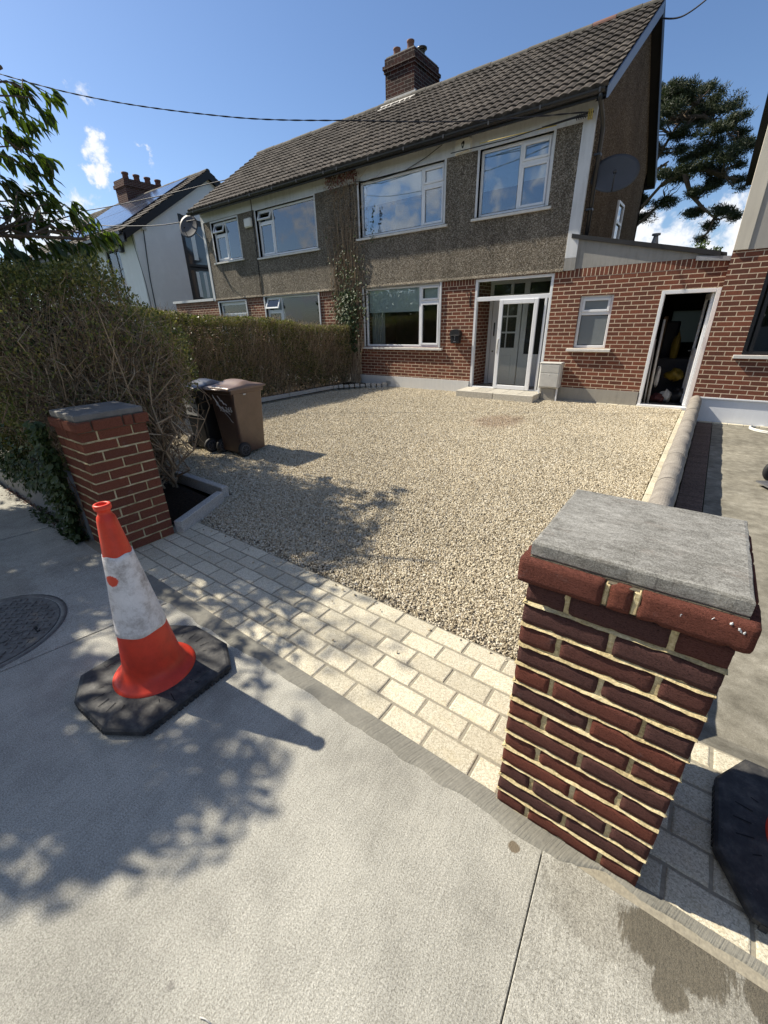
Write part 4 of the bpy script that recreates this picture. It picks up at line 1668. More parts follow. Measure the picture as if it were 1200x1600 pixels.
def gutter(par, x0, x1):
    mb = MB()
    n = 9
    vs = []
    R1 = .06
    for x_ in (x0, x1):
        for rad in (R1, R1 - .006):
            for k in range(n):
                a_ = math.pi + math.pi * k / (n - 1)
                vs.append((x_, EY + .0 + rad * math.cos(a_), 4.955 + rad * math.sin(a_)))
    fs = []
    for k in range(n - 1):
        fs.append((k, 2 * n + k, 2 * n + k + 1, k + 1))
        fs.append((n + k + 1, 3 * n + k + 1, 3 * n + k, n + k))
        fs.append((k, k + 1, n + k + 1, n + k))
        fs.append((2 * n + k + 1, 2 * n + k, 3 * n + k, 3 * n + k + 1))
    mb.add(vs, fs)
    x = x0 + .4
    while x < x1:
        mb.box(x, EY - .066, 4.90, x + .03, EY - .058, 4.96)
        x += .95
    return mb.build('gutter', BLACKP, par)


gutter(h1, PX, -2.36)
mb = MB()
mb.tube([(-2.43, EY, 4.94), (-2.43, EY + .02, 4.84), (-2.43, YF - .0, 4.66), (-2.43, YF + .07, 4.56), (-2.43, YF + .07, 2.95)], .038, 10)
for z_ in (3.4, 4.2):
    mb.box(-2.51, YF + .02, z_, -2.39, YF + .12, z_ + .03)
mb.build('downpipe', BLACKP, h1)
mb = MB()
pts = [(PX + .45 + .01 * math.sin(k * 1.3), YF - .035, 4.7 - k * .15) for k in range(15)]
mb.tube(pts, .009, 5)
mb.build('wall_cable', CABLE, h1)
# loose cables under the eave
mb = MB()
mb.tube([(-7.95, YF - .05, 4.72), (-7.3, YF - .05, 4.63), (-6.5, YF - .05, 4.66), (-5.9, YF - .06, 4.80), (-5.5, YF - .08, 4.93)], .007, 5)
mb.tube([(-5.2, EY + .12, 4.69), (-4.0, EY + .1, 4.66), (-3.0, EY + .1, 4.71), (-2.6, YF - .1, 4.74)], .008, 5)
mb.build('loose_cable', CABLE, h1)

# chimney
mb = MB()
cx0, cx1, cy0, cy1 = -8.98, -8.04, 12.4, 13.65
mb.box(cx0, cy0, 6.6, cx1, cy1, 7.78)
mb.box(cx0 - .03, cy0 - .03, 7.78, cx1 + .03, cy1 + .03, 7.855)
mb.box(cx0 - .055, cy0 - .055, 7.855, cx1 + .055, cy1 + .055, 7.93)
mb.box(cx0 - .01, cy0 - .01, 7.93, cx1 + .01, cy1 + .01, 8.08)
ch = mb.build('chimney', BRD, h1)
mb = MB()
mb.box(cx0 + .02, cy0 + .02, 8.08, cx1 - .02, cy1 - .02, 8.12)
mb.build('flaunching', PLINTHG, ch)
for (px_, py_, hh, pm, r_) in ((-8.74, 12.62, .17, TERRA, .1), (-8.30, 12.62, .20, TERRA, .1), (-8.25, 13.1, .16, BLACKP, .09), (-8.7, 13.3, .16, TERRA, .1)):
    mb = MB()
    mb.lathe([(0, 8.1), (r_ * 1.1, 8.1), (r_, 8.12), (r_ * .88, 8.1 + hh), (r_ * 1.02, 8.1 + hh + .01), (r_ * 1.02, 8.1 + hh + .04), (r_ * .75, 8.1 + hh + .04), (r_ * .7, 8.12)], 16, (px_, py_, 0))
    if pm is BLACKP:
        mb.lathe([(.02, 8.1 + hh + .04), (.14, 8.1 + hh + .06), (.14, 8.1 + hh + .09), (0, 8.1 + hh + .12)], 16, (px_, py_, 0))
    mb.build('chimney_pot', pm, ch)
mb = MB()
zc = lambda y_: EZ + (y_ - EY) * sl
mb.box(cx0 - .05, cy0 - .012, zc(cy0) - .02, cx1 + .05, cy0 - .002, zc(cy0) + .15)
mb.add([(cx0 - .12, cy0 - .26, zc(cy0 - .26) + .055), (cx1 + .08, cy0 - .22, zc(cy0 - .22) + .055), (cx1 + .08, cy0 - .01, zc(cy0) + .07), (cx0 - .12, cy0 - .01, zc(cy0) + .07)], [(0, 1, 2, 3)])
mb.build('lead_apron', STAINW, ch)
mb = MB()
yy = cy0
while yy < RY + .05:
    mb.box(cx1 + .001, yy, zc(yy) - .05, cx1 + .012, yy + .13, zc(yy) + .19)
    yy += .12
mb.build('lead_soaker', LEAD, ch)

# windows of the right-hand house
window(h1, -7.78, -5.49, 1.02, 2.43, -6.075, 'R', 2.05, blind=[(-7.72, -6.1, 1.86), (-6.0, -5.55, 1.98)], curtain=(-7.74, -7.32))
window(h1, -7.82, -5.46, 3.56, 4.69, -6.05, 'R', 4.33, blind=[(-7.76, -6.1, 4.23), (-6.0, -5.52, 4.28)], curtain=(-7.78, -7.5), glass=GLASSU)
window(h1, -4.66, -3.23, 3.57, 4.69, -3.83, 'R', 4.33, blind=[(-4.6, -3.88, 4.04), (-3.78, -3.3, 4.08)], glass=GLASSU)
window(h1, -2.35, -1.75, 1.05, 2.0, None, 'R', 1.68, glass=FROST, surround=False)
# porch
pf = MB()
y0 = YF + .0
for (a, b, c, d) in ((-4.6, -4.545, .13, 2.43), (-2.955, -2.9, .13, 2.43), (-4.545, -2.955, 2.375, 2.43), (-4.545, -2.955, 1.99, 2.075), (-4.545, -2.955, .13, .165), (-3.03, -2.985, .165, 1.99)):
    pf.box(a, y0 + (.002 if b - a > 1 else 0), c, b, y0 + .09, d, 0, .006)
por = pf.build('porch_frame', PVC, h1)
mb = MB()
mb.box(-4.545, y0 + .04, 2.075, -2.955, y0 + .048, 2.375)
mb.build('transom_pane', GLASS, por)
mb = MB()
mb.box(-2.985, y0 + .05, .165, -2.955, y0 + .058, 1.99)
mb.build('side_pane', GLASS, por)
mb = MB()
dx0, dx1, dz0, dz1, dy = -3.99, -3.15, .145, 2.0, YF - .035
for (a, b, c, d) in ((dx0, dx0 + .085, dz0, dz1), (dx1 - .085, dx1, dz0, dz1), (dx0 + .085, dx1 - .085, dz0, dz0 + .09), (dx0 + .085, dx1 - .085, dz1 - .09, dz1)):
    mb.box(a, dy, c, b, dy + .045, d, 0, .008)
sd = mb.build('sliding_door', PVC, h1)
mb = MB()
mb.box(dx0 + .085, dy + .02, dz0 + .09, dx1 - .085, dy + .028, dz1 - .09)
mb.build('door_pane', GLASS, sd)
mb = MB()
mb.tube([(dx0 + .05, dy, 1.02), (dx0 + .05, dy - .035, 1.04), (dx0 + .05, dy - .04, 1.12), (dx0 + .05, dy - .035, 1.2), (dx0 + .05, dy, 1.22)], .011, 8)
mb.box(dx0 + .015, dy - .006, .92, dx0 + .04, dy, 1.22)
mb.build('handle', GREYP, sd)
# porch inside: tiled floor, return walls, inner front door
mb = MB()
mb.box(-4.9, YF + .25, .1, -2.6, 10.75, .125)
mb.build('porch_floor', plain('porch_tiles', (.30, .27, .24), .6, .2, 8), h1)
mb = MB()
mb.box(-4.68, YF + .25, .125, -4.6, 10.6, 2.43)
mb.build('porch_wall', BR, h1)
mb = MB()
mb.box(-2.9, YF + .25, .125, -2.82, 10.6, 2.43)
mb.build('porch_wall', BR, h1)
mb = MB()
for (a, b) in ((-4.6, -4.52), (-3.78, -3.66), (-2.98, -2.9)):
    mb.box(a, 10.5, .125, b, 10.6, 2.43)
mb.box(-4.52, 10.502, 2.05, -2.98, 10.6, 2.14)
mb.box(-3.66, 10.5, .125, -2.98, 10.56, .85)
mb.box(-4.52, 10.502, 2.36, -2.98, 10.6, 2.43)
mb.box(-4.1, 10.5, 2.14, -4.04, 10.6, 2.36)
idr = mb.build('inner_door_frame', PVC, h1)
mb = MB()
# inner door leaf: six glass lights over a solid panel
lx0, lx1, ly = -4.5, -3.8, 10.49
mb.box(lx0, ly, .14, lx0 + .15, ly + .05, 2.04)
mb.box(lx1 - .1, ly, .14, lx1, ly + .05, 2.04)
mb.box(lx0 + .15, ly + .001, .14, lx1 - .1, ly + .05, .95)
mb.box(lx0 + .2, ly - .012, .25, lx1 - .15, ly, .82, 0, .01)
for z_ in (.95, 1.31, 1.66, 1.98):
    mb.box(lx0 + .15, ly + .002, z_, lx1 - .1, ly + .05, z_ + .035)
mb.box((lx0 + lx1) / 2 + .01, ly + .003, .98, (lx0 + lx1) / 2 + .035, ly + .05, 2.0)
fd = mb.build('front_door', PVC, h1)
mb = MB()
mb.box(lx0 + .15, ly + .02, .95, lx1 - .1, ly + .028, 2.04)
mb.box(-3.66, 10.53, .85, -2.98, 10.535, 2.05)
mb.box(-4.52, 10.53, 2.14, -2.98, 10.535, 2.36)
mb.build('door_glass', plain('dark_glass', (.03, .035, .035), .15, .2, 3, .0, .6), fd)
mb = MB()
mb.box(lx0 + .055, ly - .02, 1.25, lx0 + .085, ly, 1.55, 0, .006)
mb.build('pull_handle', BLACKP, fd)
mb = MB()
mb.lathe([(0, -.02), (.018, -.018), (.018, 0), (0, 0)], 10, (lx0 + .07, ly, .9), 'Y')
mb.build('lock', BLACKP, fd)
# front step
mb = MB()
for (a, b) in ((-4.62, -3.72), (-3.71, -2.83)):
    mb.box(a, 8.99, -.02, b, 9.06, .138, 0, .006)
for k in range(5):
    a = -4.62 + k * .358
    mb.box(a + .003, 9.055, .0, a + .355, YF + .0, .14, 0, .005)
mb.box(-2.9, 9.065, -.02, -2.832, YF - .02, .139, 0, .004)
mb.build('front_step', granite('step_stone', (.44, .41, .35), (.60, .57, .50), wamt=.2, sc_=150), h1)

# side extension: parapet, lean-to roof, doorway and store room
mb = MB()
mb.add([(-2.53, y_, z_) for y_ in (YF - .004, YF + .2) for z_ in (2.472, 2.99)] + [(-.40, y_, z_) for y_ in (YF - .004, YF + .2) for z_ in (2.472, 2.50)],
       [(0, 4, 5, 1), (2, 3, 7, 6), (1, 5, 7, 3), (0, 1, 3, 2), (4, 6, 7, 5), (0, 2, 6, 4)])
mb.build('side_parapet', GREYR, h1)
mb = MB()
mb.add([(-2.66 if q == 0 else -.28, y_, z_) for q in (0, 1) for y_ in (YF - .06, YF + .06) for z_ in ((2.985, 3.055) if q == 0 else (2.475, 2.545))],
       [(0, 4, 5, 1), (2, 3, 7, 6), (1, 5, 7, 3), (0, 2, 6, 4), (0, 1, 3, 2), (4, 6, 7, 5)])
mb.add([(-2.5, YF + .05, 3.03), (-.2, YF + .05, 2.53), (-.2, 14.0, 2.53), (-2.5, 14.0, 3.03), (-2.5, YF + .05, 2.95), (-.2, YF + .05, 2.47), (-.2, 14.0, 2.47), (-2.5, 14.0, 2.95)], [(0, 1, 2, 3), (7, 6, 5, 4), (0, 4, 5, 1), (3, 2, 6, 7), (1, 5, 6, 2)])
mb.build('lean_to_roof', FASCIA, h1)
mb = MB()
mb.add([(-.60, YF - .05, 2.44), (-.13, YF - .05, 2.40), (-.13, YF - .05, 2.465), (-.60, YF - .05, 2.505), (-.60, YF + .12, 2.44), (-.13, YF + .12, 2.40), (-.13, YF + .12, 2.465), (-.60, YF + .12, 2.505)],
       [(0, 1, 2, 3), (7, 6, 5, 4), (3, 2, 6, 7), (0, 4, 5, 1), (0, 3, 7, 4), (1, 5, 6, 2)])
mb.build('lead_coping', LEAD, h1)
mb = MB()
for (a, b, c, d) in ((-.985, -.93, .03, 2.015), (-.20, -.135, .03, 2.015), (-.93, -.20, 1.955, 2.015)):
    mb.box(a, YF - .012, c, b, YF + .10, d, 0, .004)
mb.box(-.985, YF - .03, -.01, -.135, YF + .12, .045, 0, .006)
dfm = mb.build('side_door_frame', PVC, h1)
# the door leaf stands open into the store, hinged on the right
mb = MB()
L = .78
for (a, b, c, d, th) in ((0, .09, 0, 1.9, .045), (L - .09, L, 0, 1.9, .045), (.09, L - .09, 0, .16, .0445), (.09, L - .09, 1.80, 1.9, .0445), (.09, L - .09, .85, .98, .0445)):
    mb.box(a, 0, c, b, th, d, 0, .004)
for k in range(7):
    mb.box(.095 + k * .086, .012, .16, .095 + k * .086 + .078, .033, .85, 0, .006)
dl = mb.build('side_door', PVC, h1, local=True)
dl.location = Vector((-.205, YF + .10, .055)) - ORG[h1.name]
dl.rotation_euler = (0, 0, R_(98))
mb = MB()
mb.box(.09, .02, .98, L - .09, .026, 1.80)
mb.build('side_door_pane', GLASS, dl, local=True)
mb = MB()
mb.tube([(L - .045, .045, .93), (L - .045, .10, .93), (L - .15, .10, .93)], .009, 7)
mb.build('side_door_handle', METAL, dl, local=True)
mb = MB()
wall(mb, -2.4, -.1, 0, 2.45, 13.9, 14.0, [(-1.07, -.38, .98, 1.72)])
mb.box(-2.45, YF + .25, 0, -2.38, 14, 2.45)
mb.box(-.10, YF + .25, 0, -.04, 14, 2.45)
mb.box(-2.45, YF + .25, -.05, -.05, 14, .02)
mb.box(-2.45, YF + .25, 2.42, -.05, 14, 2.45)
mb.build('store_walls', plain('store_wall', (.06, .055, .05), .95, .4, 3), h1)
mb = MB()
mb.box(-1.07, 13.95, .98, -.38, 13.96, 1.72)
mb.build('store_back_pane', FROSTT, h1)
# gable window and flue
mb = MB()
mb.box(-2.505, 12.22, 3.0, -2.46, 12.27, 3.98)
mb.box(-2.505, 12.82, 3.0, -2.46, 12.87, 3.98)
mb.box(-2.505, 12.27, 3.93, -2.46, 12.82, 3.98)
mb.box(-2.505, 12.27, 3.56, -2.46, 12.82, 3.61)
mb.box(-2.505, 12.27, 3.0, -2.46, 12.82, 3.05)
gw = mb.build('gable_window', PVC, h1)
mb = MB()
mb.box(-2.505, 12.27, 3.05, -2.49, 12.82, 3.93)
mb.build('gable_pane', GLASSU, gw)
mb = MB()
mb.lathe([(.09, 2.7), (.075, 2.86), (.045, 3.0), (.04, 3.03), (.075, 3.04), (.075, 3.07), (0, 3.08)], 14, (-1.43, 10.9, 0))
mb.build('roof_vent', LEAD, h1)

# ---- left-hand house of the pair
LX = -14.56
h2 = thing('semi_detached_house', (-11.5, YF, 0), 'left half of the pebble dashed pair behind the low hedge, small top windows tilted open', 'house')
up2 = [(-11.76, -9.35, 3.5, 4.67), (-14.02, -12.65, 3.56, 4.64)]
lo2 = [(-11.82, -9.46, 1.0, 2.42), (-14.3, -12.8, .1, 2.36)]
mb = MB()
wall(mb, LX + .12, PX - .001, 2.50, 4.70, YF - .02, YF + .25, up2)
mb.prism([(YF - .02, 2.50), (YF - .05, 2.455), (YF - .05, 2.44), (YF + .2, 2.44), (YF + .2, 2.50)], LX + .12, PX - .001, 0)
mb.build('upper_wall', PEB, h2)
mb = MB()
wall(mb, LX, PX - .001, 4.70, 5.05, YF - .028, YF + .25, [])
mb.build('white_band', WHITE, h2)
mb = MB()
mb.box(LX - .0, YF - .032, 2.42, LX + .12, YF + .12, 4.70, 0, .004)
mb.build('corner_strip', WHITE, h2)
mb = MB()
wall(mb, -12.8, PX - .001, .27, SOLZ, YF, YF + .25, lo2)
mb.build('brick_wall', BR, h2)
mb = MB()
mb.box(LX, YF, .27, -14.3, YF + .25, SOLZ)
mb.build('corner_brick_wall', BR, h2)
mb = MB()
mb.box(LX - 2.6, YF + .001, -.1, LX - .001, YF + .25, SOLZ)
mb.build('side_wall', BR, h2)
mb = MB()
wall(mb, LX, PX - .001, SOLZ, 2.438, YF - .003, YF + .25, lo2)
mb.box(LX - 2.6, YF - .002, SOLZ, LX, YF + .25, 2.44)
mb.build('soldier_course', BRS, h2)
mb = MB()
mb.box(LX - 2.7, YF - .05, 2.44, LX - .002, YF + .3, 2.52)
mb.build('side_coping', WHITE, h2)
mb = MB()
wall(mb, LX, PX - .001, -.1, .27, YF - .02, YF + .25, [])
mb.build('plinth', WHITE2, h2)
mb = MB()
mb.add([(LX, YF + .02, -.1), (LX, 15.2, -.1), (LX, 15.2, 4.98), (LX, RY, RZ - .1), (LX, YF + .02, 4.9),
        (LX + .2, YF + .02, -.1), (LX + .2, 15.2, -.1), (LX + .2, 15.2, 4.98), (LX + .2, RY, RZ - .1), (LX + .2, YF + .02, 4.9)],
       [(4, 3, 2, 1, 0), (5, 6, 7, 8, 9), (0, 5, 9, 4), (1, 2, 7, 6), (2, 3, 8, 7), (3, 4, 9, 8)])
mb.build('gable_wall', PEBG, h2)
mb = MB()
mb.box(LX, 15.0, -.2, PX - .06, 15.19, 5.0)
mb.box(LX + .2, 12.1, -.1, PX - .06, 12.2, 4.8)
mb.box(LX + .2, YF + .25, 2.48, PX - .06, 15.0, 2.6)
mb.box(LX + .2, YF + .25, 4.76, PX - .06, 15.0, 4.8)
mb.box(LX + .2, YF + .25, -.1, PX - .06, 15.0, .1)
mb.build('inner_walls', DARKIN, h2)
slope_roof(h2, LX - .06, PX - .002, EY, EZ, RY, RZ, BY, BZ)
mb = MB()
mb.box(LX - .05, EY + .04, 4.86, PX, EY + .065, 4.965)
mb.box(LX - .05, EY + .065, 4.955, PX, YF - .03, 4.965)
mb.build('fascia', FASCIA, h2)
gutter(h2, LX - .12, PX - .004)
mb = MB()
mb.tube([(-11.88, YF - .035, 4.95), (-11.9, YF - .035, 3.8), (-11.93, YF - .035, 2.5)], .012, 5)
mb.build('wall_cable', CABLE, h2)
window(h2, -11.76, -9.35, 3.5, 4.67, -11.12, 'L', 4.36, glass=GLASSU, openvent=True, curtain=(-11.7, -11.2))
window(h2, -14.02, -12.65, 3.56, 4.64, -13.4, 'L', 4.3, glass=GLASSU, openvent=True)
window(h2, -11.82, -9.46, 1.0, 2.42, -11.13, 'L', 2.02, openvent=True, blind=[(-11.08, -9.5, 1.76)], curtain=(-11.76, -11.2))
window(h2, -14.3, -12.8, .1, 2.36, None, 'L', 1.95, sill=False, surround=True)

# ---- neighbour to the right
h3 = thing('neighbour_house', (1.5, 9.3, 0), 'brick and grey rendered house cut off by the right edge, white plinth, black window', 'house')
NY = 9.30
WY = YF
YF_old = YF
mb = MB()
wall(mb, -.125, 6.5, .30, 2.50, NY, NY + .25, [(.37, 2.6, 1.0, 2.34)])
mb.build('brick_wall', BR, h3)
mb = MB()
mb.box(-.125, NY + .25, .0, .1, WY + 6, 2.5)
mb.build('side_wall', BR, h3)
mb = MB()
mb.box(-.05, NY - .02, -.2, 6.5, NY + .25, .29)
mb.box(-.05, NY - .05, .285, 6.5, NY - .02, .305)
mb.build('plinth', render_paint('plinth_bright', (.74, .76, .80), .06), h3)
mb = MB()
mb.box(.06, NY - .02, 2.50, 6.5, NY + .25, 5.0)
mb.box(-.10, NY + .2, 2.5, .1, 15.4, 5.0)
mb.add([(-.1, NY + .0, 5.0), (-.1, 15.4, 5.0), (-.1, RY, RZ), (.1, NY + .0, 5.0), (.1, 15.4, 5.0), (.1, RY, RZ)], [(0, 2, 1), (3, 4, 5), (0, 3, 5, 2), (1, 2, 5, 4)])
mb.box(-.05, 15.2, -.2, 6.5, 15.4, 5.0)
mb.box(6.3, NY + .25, -.2, 6.5, 15.2, 5.0)
mb.build('upper_wall', GREYN, h3)
mb = MB()
mb.box(-.125, NY - .035, 2.502, .06, NY + .2, 5.0, 0, .005)
mb.build('corner_strip', PALEN, h3)
slope_roof(h3, -.32, 6.6, 8.92, EZ, RY, RZ, 15.9, 4.75)
mb = MB()
sg = (RZ - 4.75) / (15.9 - RY)
mb.add([(x_, y_, z_) for x_ in (-.345, -.318) for (y_, z_) in ((15.9, 4.79), (15.9, 4.5), (RY, RZ - .22), (RY, RZ + .03))],
       [(0, 1, 2, 3), (7, 6, 5, 4), (0, 4, 5, 1), (1, 5, 6, 2), (3, 7, 4, 0), (2, 6, 7, 3)])
mb.add([(x_, y_, z_) for x_ in (-.345, -.318) for (y_, z_) in ((8.92, EZ + .03), (8.92, EZ - .2), (RY - .001, RZ - .22), (RY - .001, RZ + .03))],
       [(3, 2, 1, 0), (4, 5, 6, 7), (0, 1, 5, 4), (1, 2, 6, 5), (3, 0, 4, 7), (2, 3, 7, 6)])
mb.add([(-.32, 15.9, 4.55), (-.1, 15.9, 4.55), (-.1, RY, RZ - .2), (-.32, RY, RZ - .2)], [(0, 1, 2, 3)])
mb.build('verge_board', FASCIA, h3)
mb = MB()
mb.box(.45, NY + .04, 1.04, .5, NY + .1, 2.3)
mb.box(.37, NY + .03, 1.0, .42, NY + .12, 2.34)
mb.box(.42, NY + .031, 1.0, 2.6, NY + .12, 1.05)
mb.box(.42, NY + .031, 2.29, 2.6, NY + .12, 2.34)
mb.box(1.4, NY + .032, 1.05, 1.46, NY + .12, 2.29)
nw = mb.build('window', BLACKP, h3)
mb = MB()
mb.box(.5, NY + .07, 1.05, 1.4, NY + .078, 2.29)
mb.box(1.46, NY + .07, 1.05, 2.6, NY + .078, 2.29)
mb.build('pane', GLASS, nw)
mb = MB()
mb.box(.27, NY - .06, .945, 2.7, NY + .05, .998, 0, .004)
mb.build('sill', SILL, nw)
mb = MB()
mb.box(.1, 9.55, .9, .12, 12, 2.5)
mb.box(.1, 12.0, -.1, 6.3, 12.1, 5.0)
mb.box(.1, NY + .25, 2.45, 6.3, 12.0, 2.5)
mb.box(.1, NY + .25, -.1, 6.3, 12.0, 0)
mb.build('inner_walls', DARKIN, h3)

# ---- white house further left
h4 = thing('white_house', (-19.3, 9.7, 0), 'white rendered house beyond the pair, solar panels and long brick chimney on its roof', 'house')
FX = -19.3
mb = MB()
wall(mb, -31, FX - .003, -.2, 5.05, 9.7, 9.95, [(-22.15, -20.8, 2.6, 4.66)])
mb.add([(FX, 9.7, -.2), (FX, 11.72, -.2), (FX, 11.72, 6.43), (FX, 9.7, 5.15), (FX - .25, 9.7, -.2), (FX - .25, 11.72, -.2), (FX - .25, 11.72, 6.43), (FX - .25, 9.7, 5.15)],
       [(0, 1, 2, 3), (7, 6, 5, 4), (2, 6, 7, 3), (1, 5, 6, 2)])
mb.add([(FX, 11.72, 5.95), (FX, 17.0, 5.15), (FX, 13.4, 7.42), (FX, 11.72, 6.43), (FX - .25, 11.72, 5.95), (FX - .25, 17.0, 5.15), (FX - .25, 13.4, 7.42), (FX - .25, 11.72, 6.43)],
       [(0, 1, 2, 3), (7, 6, 5, 4), (0, 4, 5, 1), (1, 5, 6, 2), (2, 6, 7, 3)])
mb.box(-31, 16.8, -.2, FX, 17.0, 5.1)
mb.build('wall', FARW, h4)
mb = MB()
mb.box(FX - .2, 11.72, 2.66, FX - .03, 16.9, 5.95)
mb.box(FX - .05, 11.73, 2.66, FX + .02, 11.86, 5.94)
mb.box(FX - .05, 12.9, 2.66, FX + .02, 13.05, 5.7)
for z_ in (2.66, 3.9, 4.0, 5.6):
    mb.box(FX - .05, 11.86, z_, FX + .015, 12.9, z_ + .14)
cg = mb.build('corner_glazing', BLACKP, h4)
mb = MB()
mb.box(FX - .04, 11.86, 2.8, FX - .01, 12.9, 5.6)
mb.build('pane', plain('far_glass', (.05, .06, .07), .08, .1, 2, 0, 1.0), cg)
mb = MB()
mb.box(FX - .03, 12.1, 2.85, FX - .005, 12.25, 3.85)
mb.box(FX - .03, 12.45, 2.85, FX - .005, 12.6, 3.85)
mb.box(FX - .03, 12.15, 4.3, FX - .005, 12.35, 5.5)
mb.build('blind', BLIND, cg)
mb = MB()
mb.box(FX - .26, 11.72, 2.5, FX + .12, 17, 2.655)
mb.build('ledge', WHITE, h4)
mb = MB()
mb.box(FX - .2, 11.72, -.2, FX - .01, 17, 2.5)
mb.build('lower_wall', BRF, h4)
slope_roof(h4, -31.2, FX + .18, 9.25, 5.0, 13.4, 7.65, 17.5, 5.0)
mb = MB()
mb.add([(x_, y_, z_) for x_ in (FX + .17, FX + .2) for (y_, z_) in ((9.25, 5.03), (9.25, 4.72), (13.4, 7.38), (13.4, 7.68))], [(3, 2, 1, 0), (4, 5, 6, 7), (0, 1, 5, 4), (1, 2, 6, 5), (3, 0, 4, 7)])
mb.add([(x_, y_, z_) for x_ in (FX + .17, FX + .2) for (y_, z_) in ((17.5, 5.03), (17.5, 4.72), (13.4, 7.38), (13.4, 7.68))], [(0, 1, 2, 3), (7, 6, 5, 4), (0, 4, 5, 1), (1, 5, 6, 2), (3, 7, 4, 0)])
mb.add([(FX, 9.25, 4.74), (FX + .17, 9.25, 4.74), (FX + .17, 13.4, 7.4), (FX, 13.4, 7.4)], [(0, 1, 2, 3)])
mb.box(-31.2, 9.27, 4.72, FX + .17, 9.31, 4.98)
mb.box(FX - .2, 9.2, 4.66, FX + .2, 9.3, 4.95)
mb.build('verge_board', FASCIA, h4)
mb = MB()
mb.box(-31.2, 9.12, 4.90, FX + .1, 9.24, 5.0)
mb.build('gutter', BLACKP, h4)
mb = MB()
s4 = (7.65 - 5.0) / (13.4 - 9.25)
zr = lambda y_: 5.0 + (y_ - 9.25) * s4
n_ = 0
for i in range(7):
    xa = -27.2 + i * 1.02
    for (ya_, yb_) in ((9.75, 11.35), (11.4, 13.0)):
        mb.add([(xa, ya_, zr(ya_) + .13), (xa + 1.0, ya_, zr(ya_) + .13), (xa + 1.0, yb_, zr(yb_) + .13), (xa, yb_, zr(yb_) + .13),
                (xa, ya_, zr(ya_) + .09), (xa + 1.0, ya_, zr(ya_) + .09), (xa + 1.0, yb_, zr(yb_) + .09), (xa, yb_, zr(yb_) + .09)],
               [(0, 1, 2, 3), (7, 6, 5, 4), (0, 4, 5, 1), (1, 5, 6, 2), (2, 6, 7, 3), (3, 7, 4, 0)])
mb.build('solar_panels', SOLAR, h4)
mb = MB()
c4 = (-26.35, -25.3, 12.85, 15.0)
mb.box(c4[0], c4[2], 6.8, c4[1], c4[3], 8.05)
mb.box(c4[0] - .06, c4[2] - .06, 8.05, c4[1] + .06, c4[3] + .06, 8.2)
mb.box(c4[0] - .01, c4[2] - .01, 8.2, c4[1] + .01, c4[3] + .01, 8.38)
ch4 = mb.build('chimney', BRF, h4)
for k in range(4):
    mb = MB()
    mb.lathe([(.15, 8.38), (.13, 8.62), (.16, 8.63), (.16, 8.7), (.1, 8.7)], 12, (-25.65, 13.15 + k * .55, 0))
    mb.build('chimney_pot', TERRA, ch4)
window_y = YF
mb = MB()
for (a, b, c, d) in ((-22.15, -22.09, 2.6, 4.66), (-20.86, -20.8, 2.6, 4.66), (-22.09, -20.86, 4.6, 4.66), (-21.35, -21.29, 2.6, 4.6), (-22.09, -20.86, 2.6, 2.66), (-21.29, -20.86, 3.9, 3.95)):
    mb.box(a, 9.78, c, b, 9.84, d)
fw = mb.build('window', BLACKP, h4)
mb = MB()
mb.box(-22.09, 9.8, 2.66, -20.86, 9.806, 4.6)
mb.build('pane', GLASS, fw)
mb = MB()
mb.box(-22.0, 9.95, 3.9, -21.5, 9.96, 4.6)
mb.box(-21.2, 9.95, 3.9, -20.95, 9.96, 4.6)
mb.build('blind', BLIND, fw)
mb = MB()
mb.box(-31, 10.9, -.1, FX - .25, 11, 5)
mb.build('inner_walls', DARKIN, h4)
mb = MB()
mb.tube([(FX + .03, 10.12, 5.3), (FX + .04, 10.1, 5.0), (FX + .03, 10.02, 4.2), (FX + .03, 9.95, 3.4), (FX + .03, 9.9, 1)], .018, 6)
mb.tube([(FX - .1, 9.66, 4.95), (FX - .02, 9.66, 4.4), (FX + .02, 9.74, 3.3), (FX + .02, 9.76, 1)], .011, 5)
mb.build('wall_cable', CABLE, h4)
mb = MB()
mb.box(FX + .0, 10.02, 5.15, FX + .12, 10.22, 5.32, 0, .02)
mb.build('junction_box', GREYP, h4)
mb = MB()
mb.box(-20.55, 9.55, 4.45, -20.3, 9.7, 4.72, 0, .03)
mb.build('wall_lamp', BLACKP, h4)

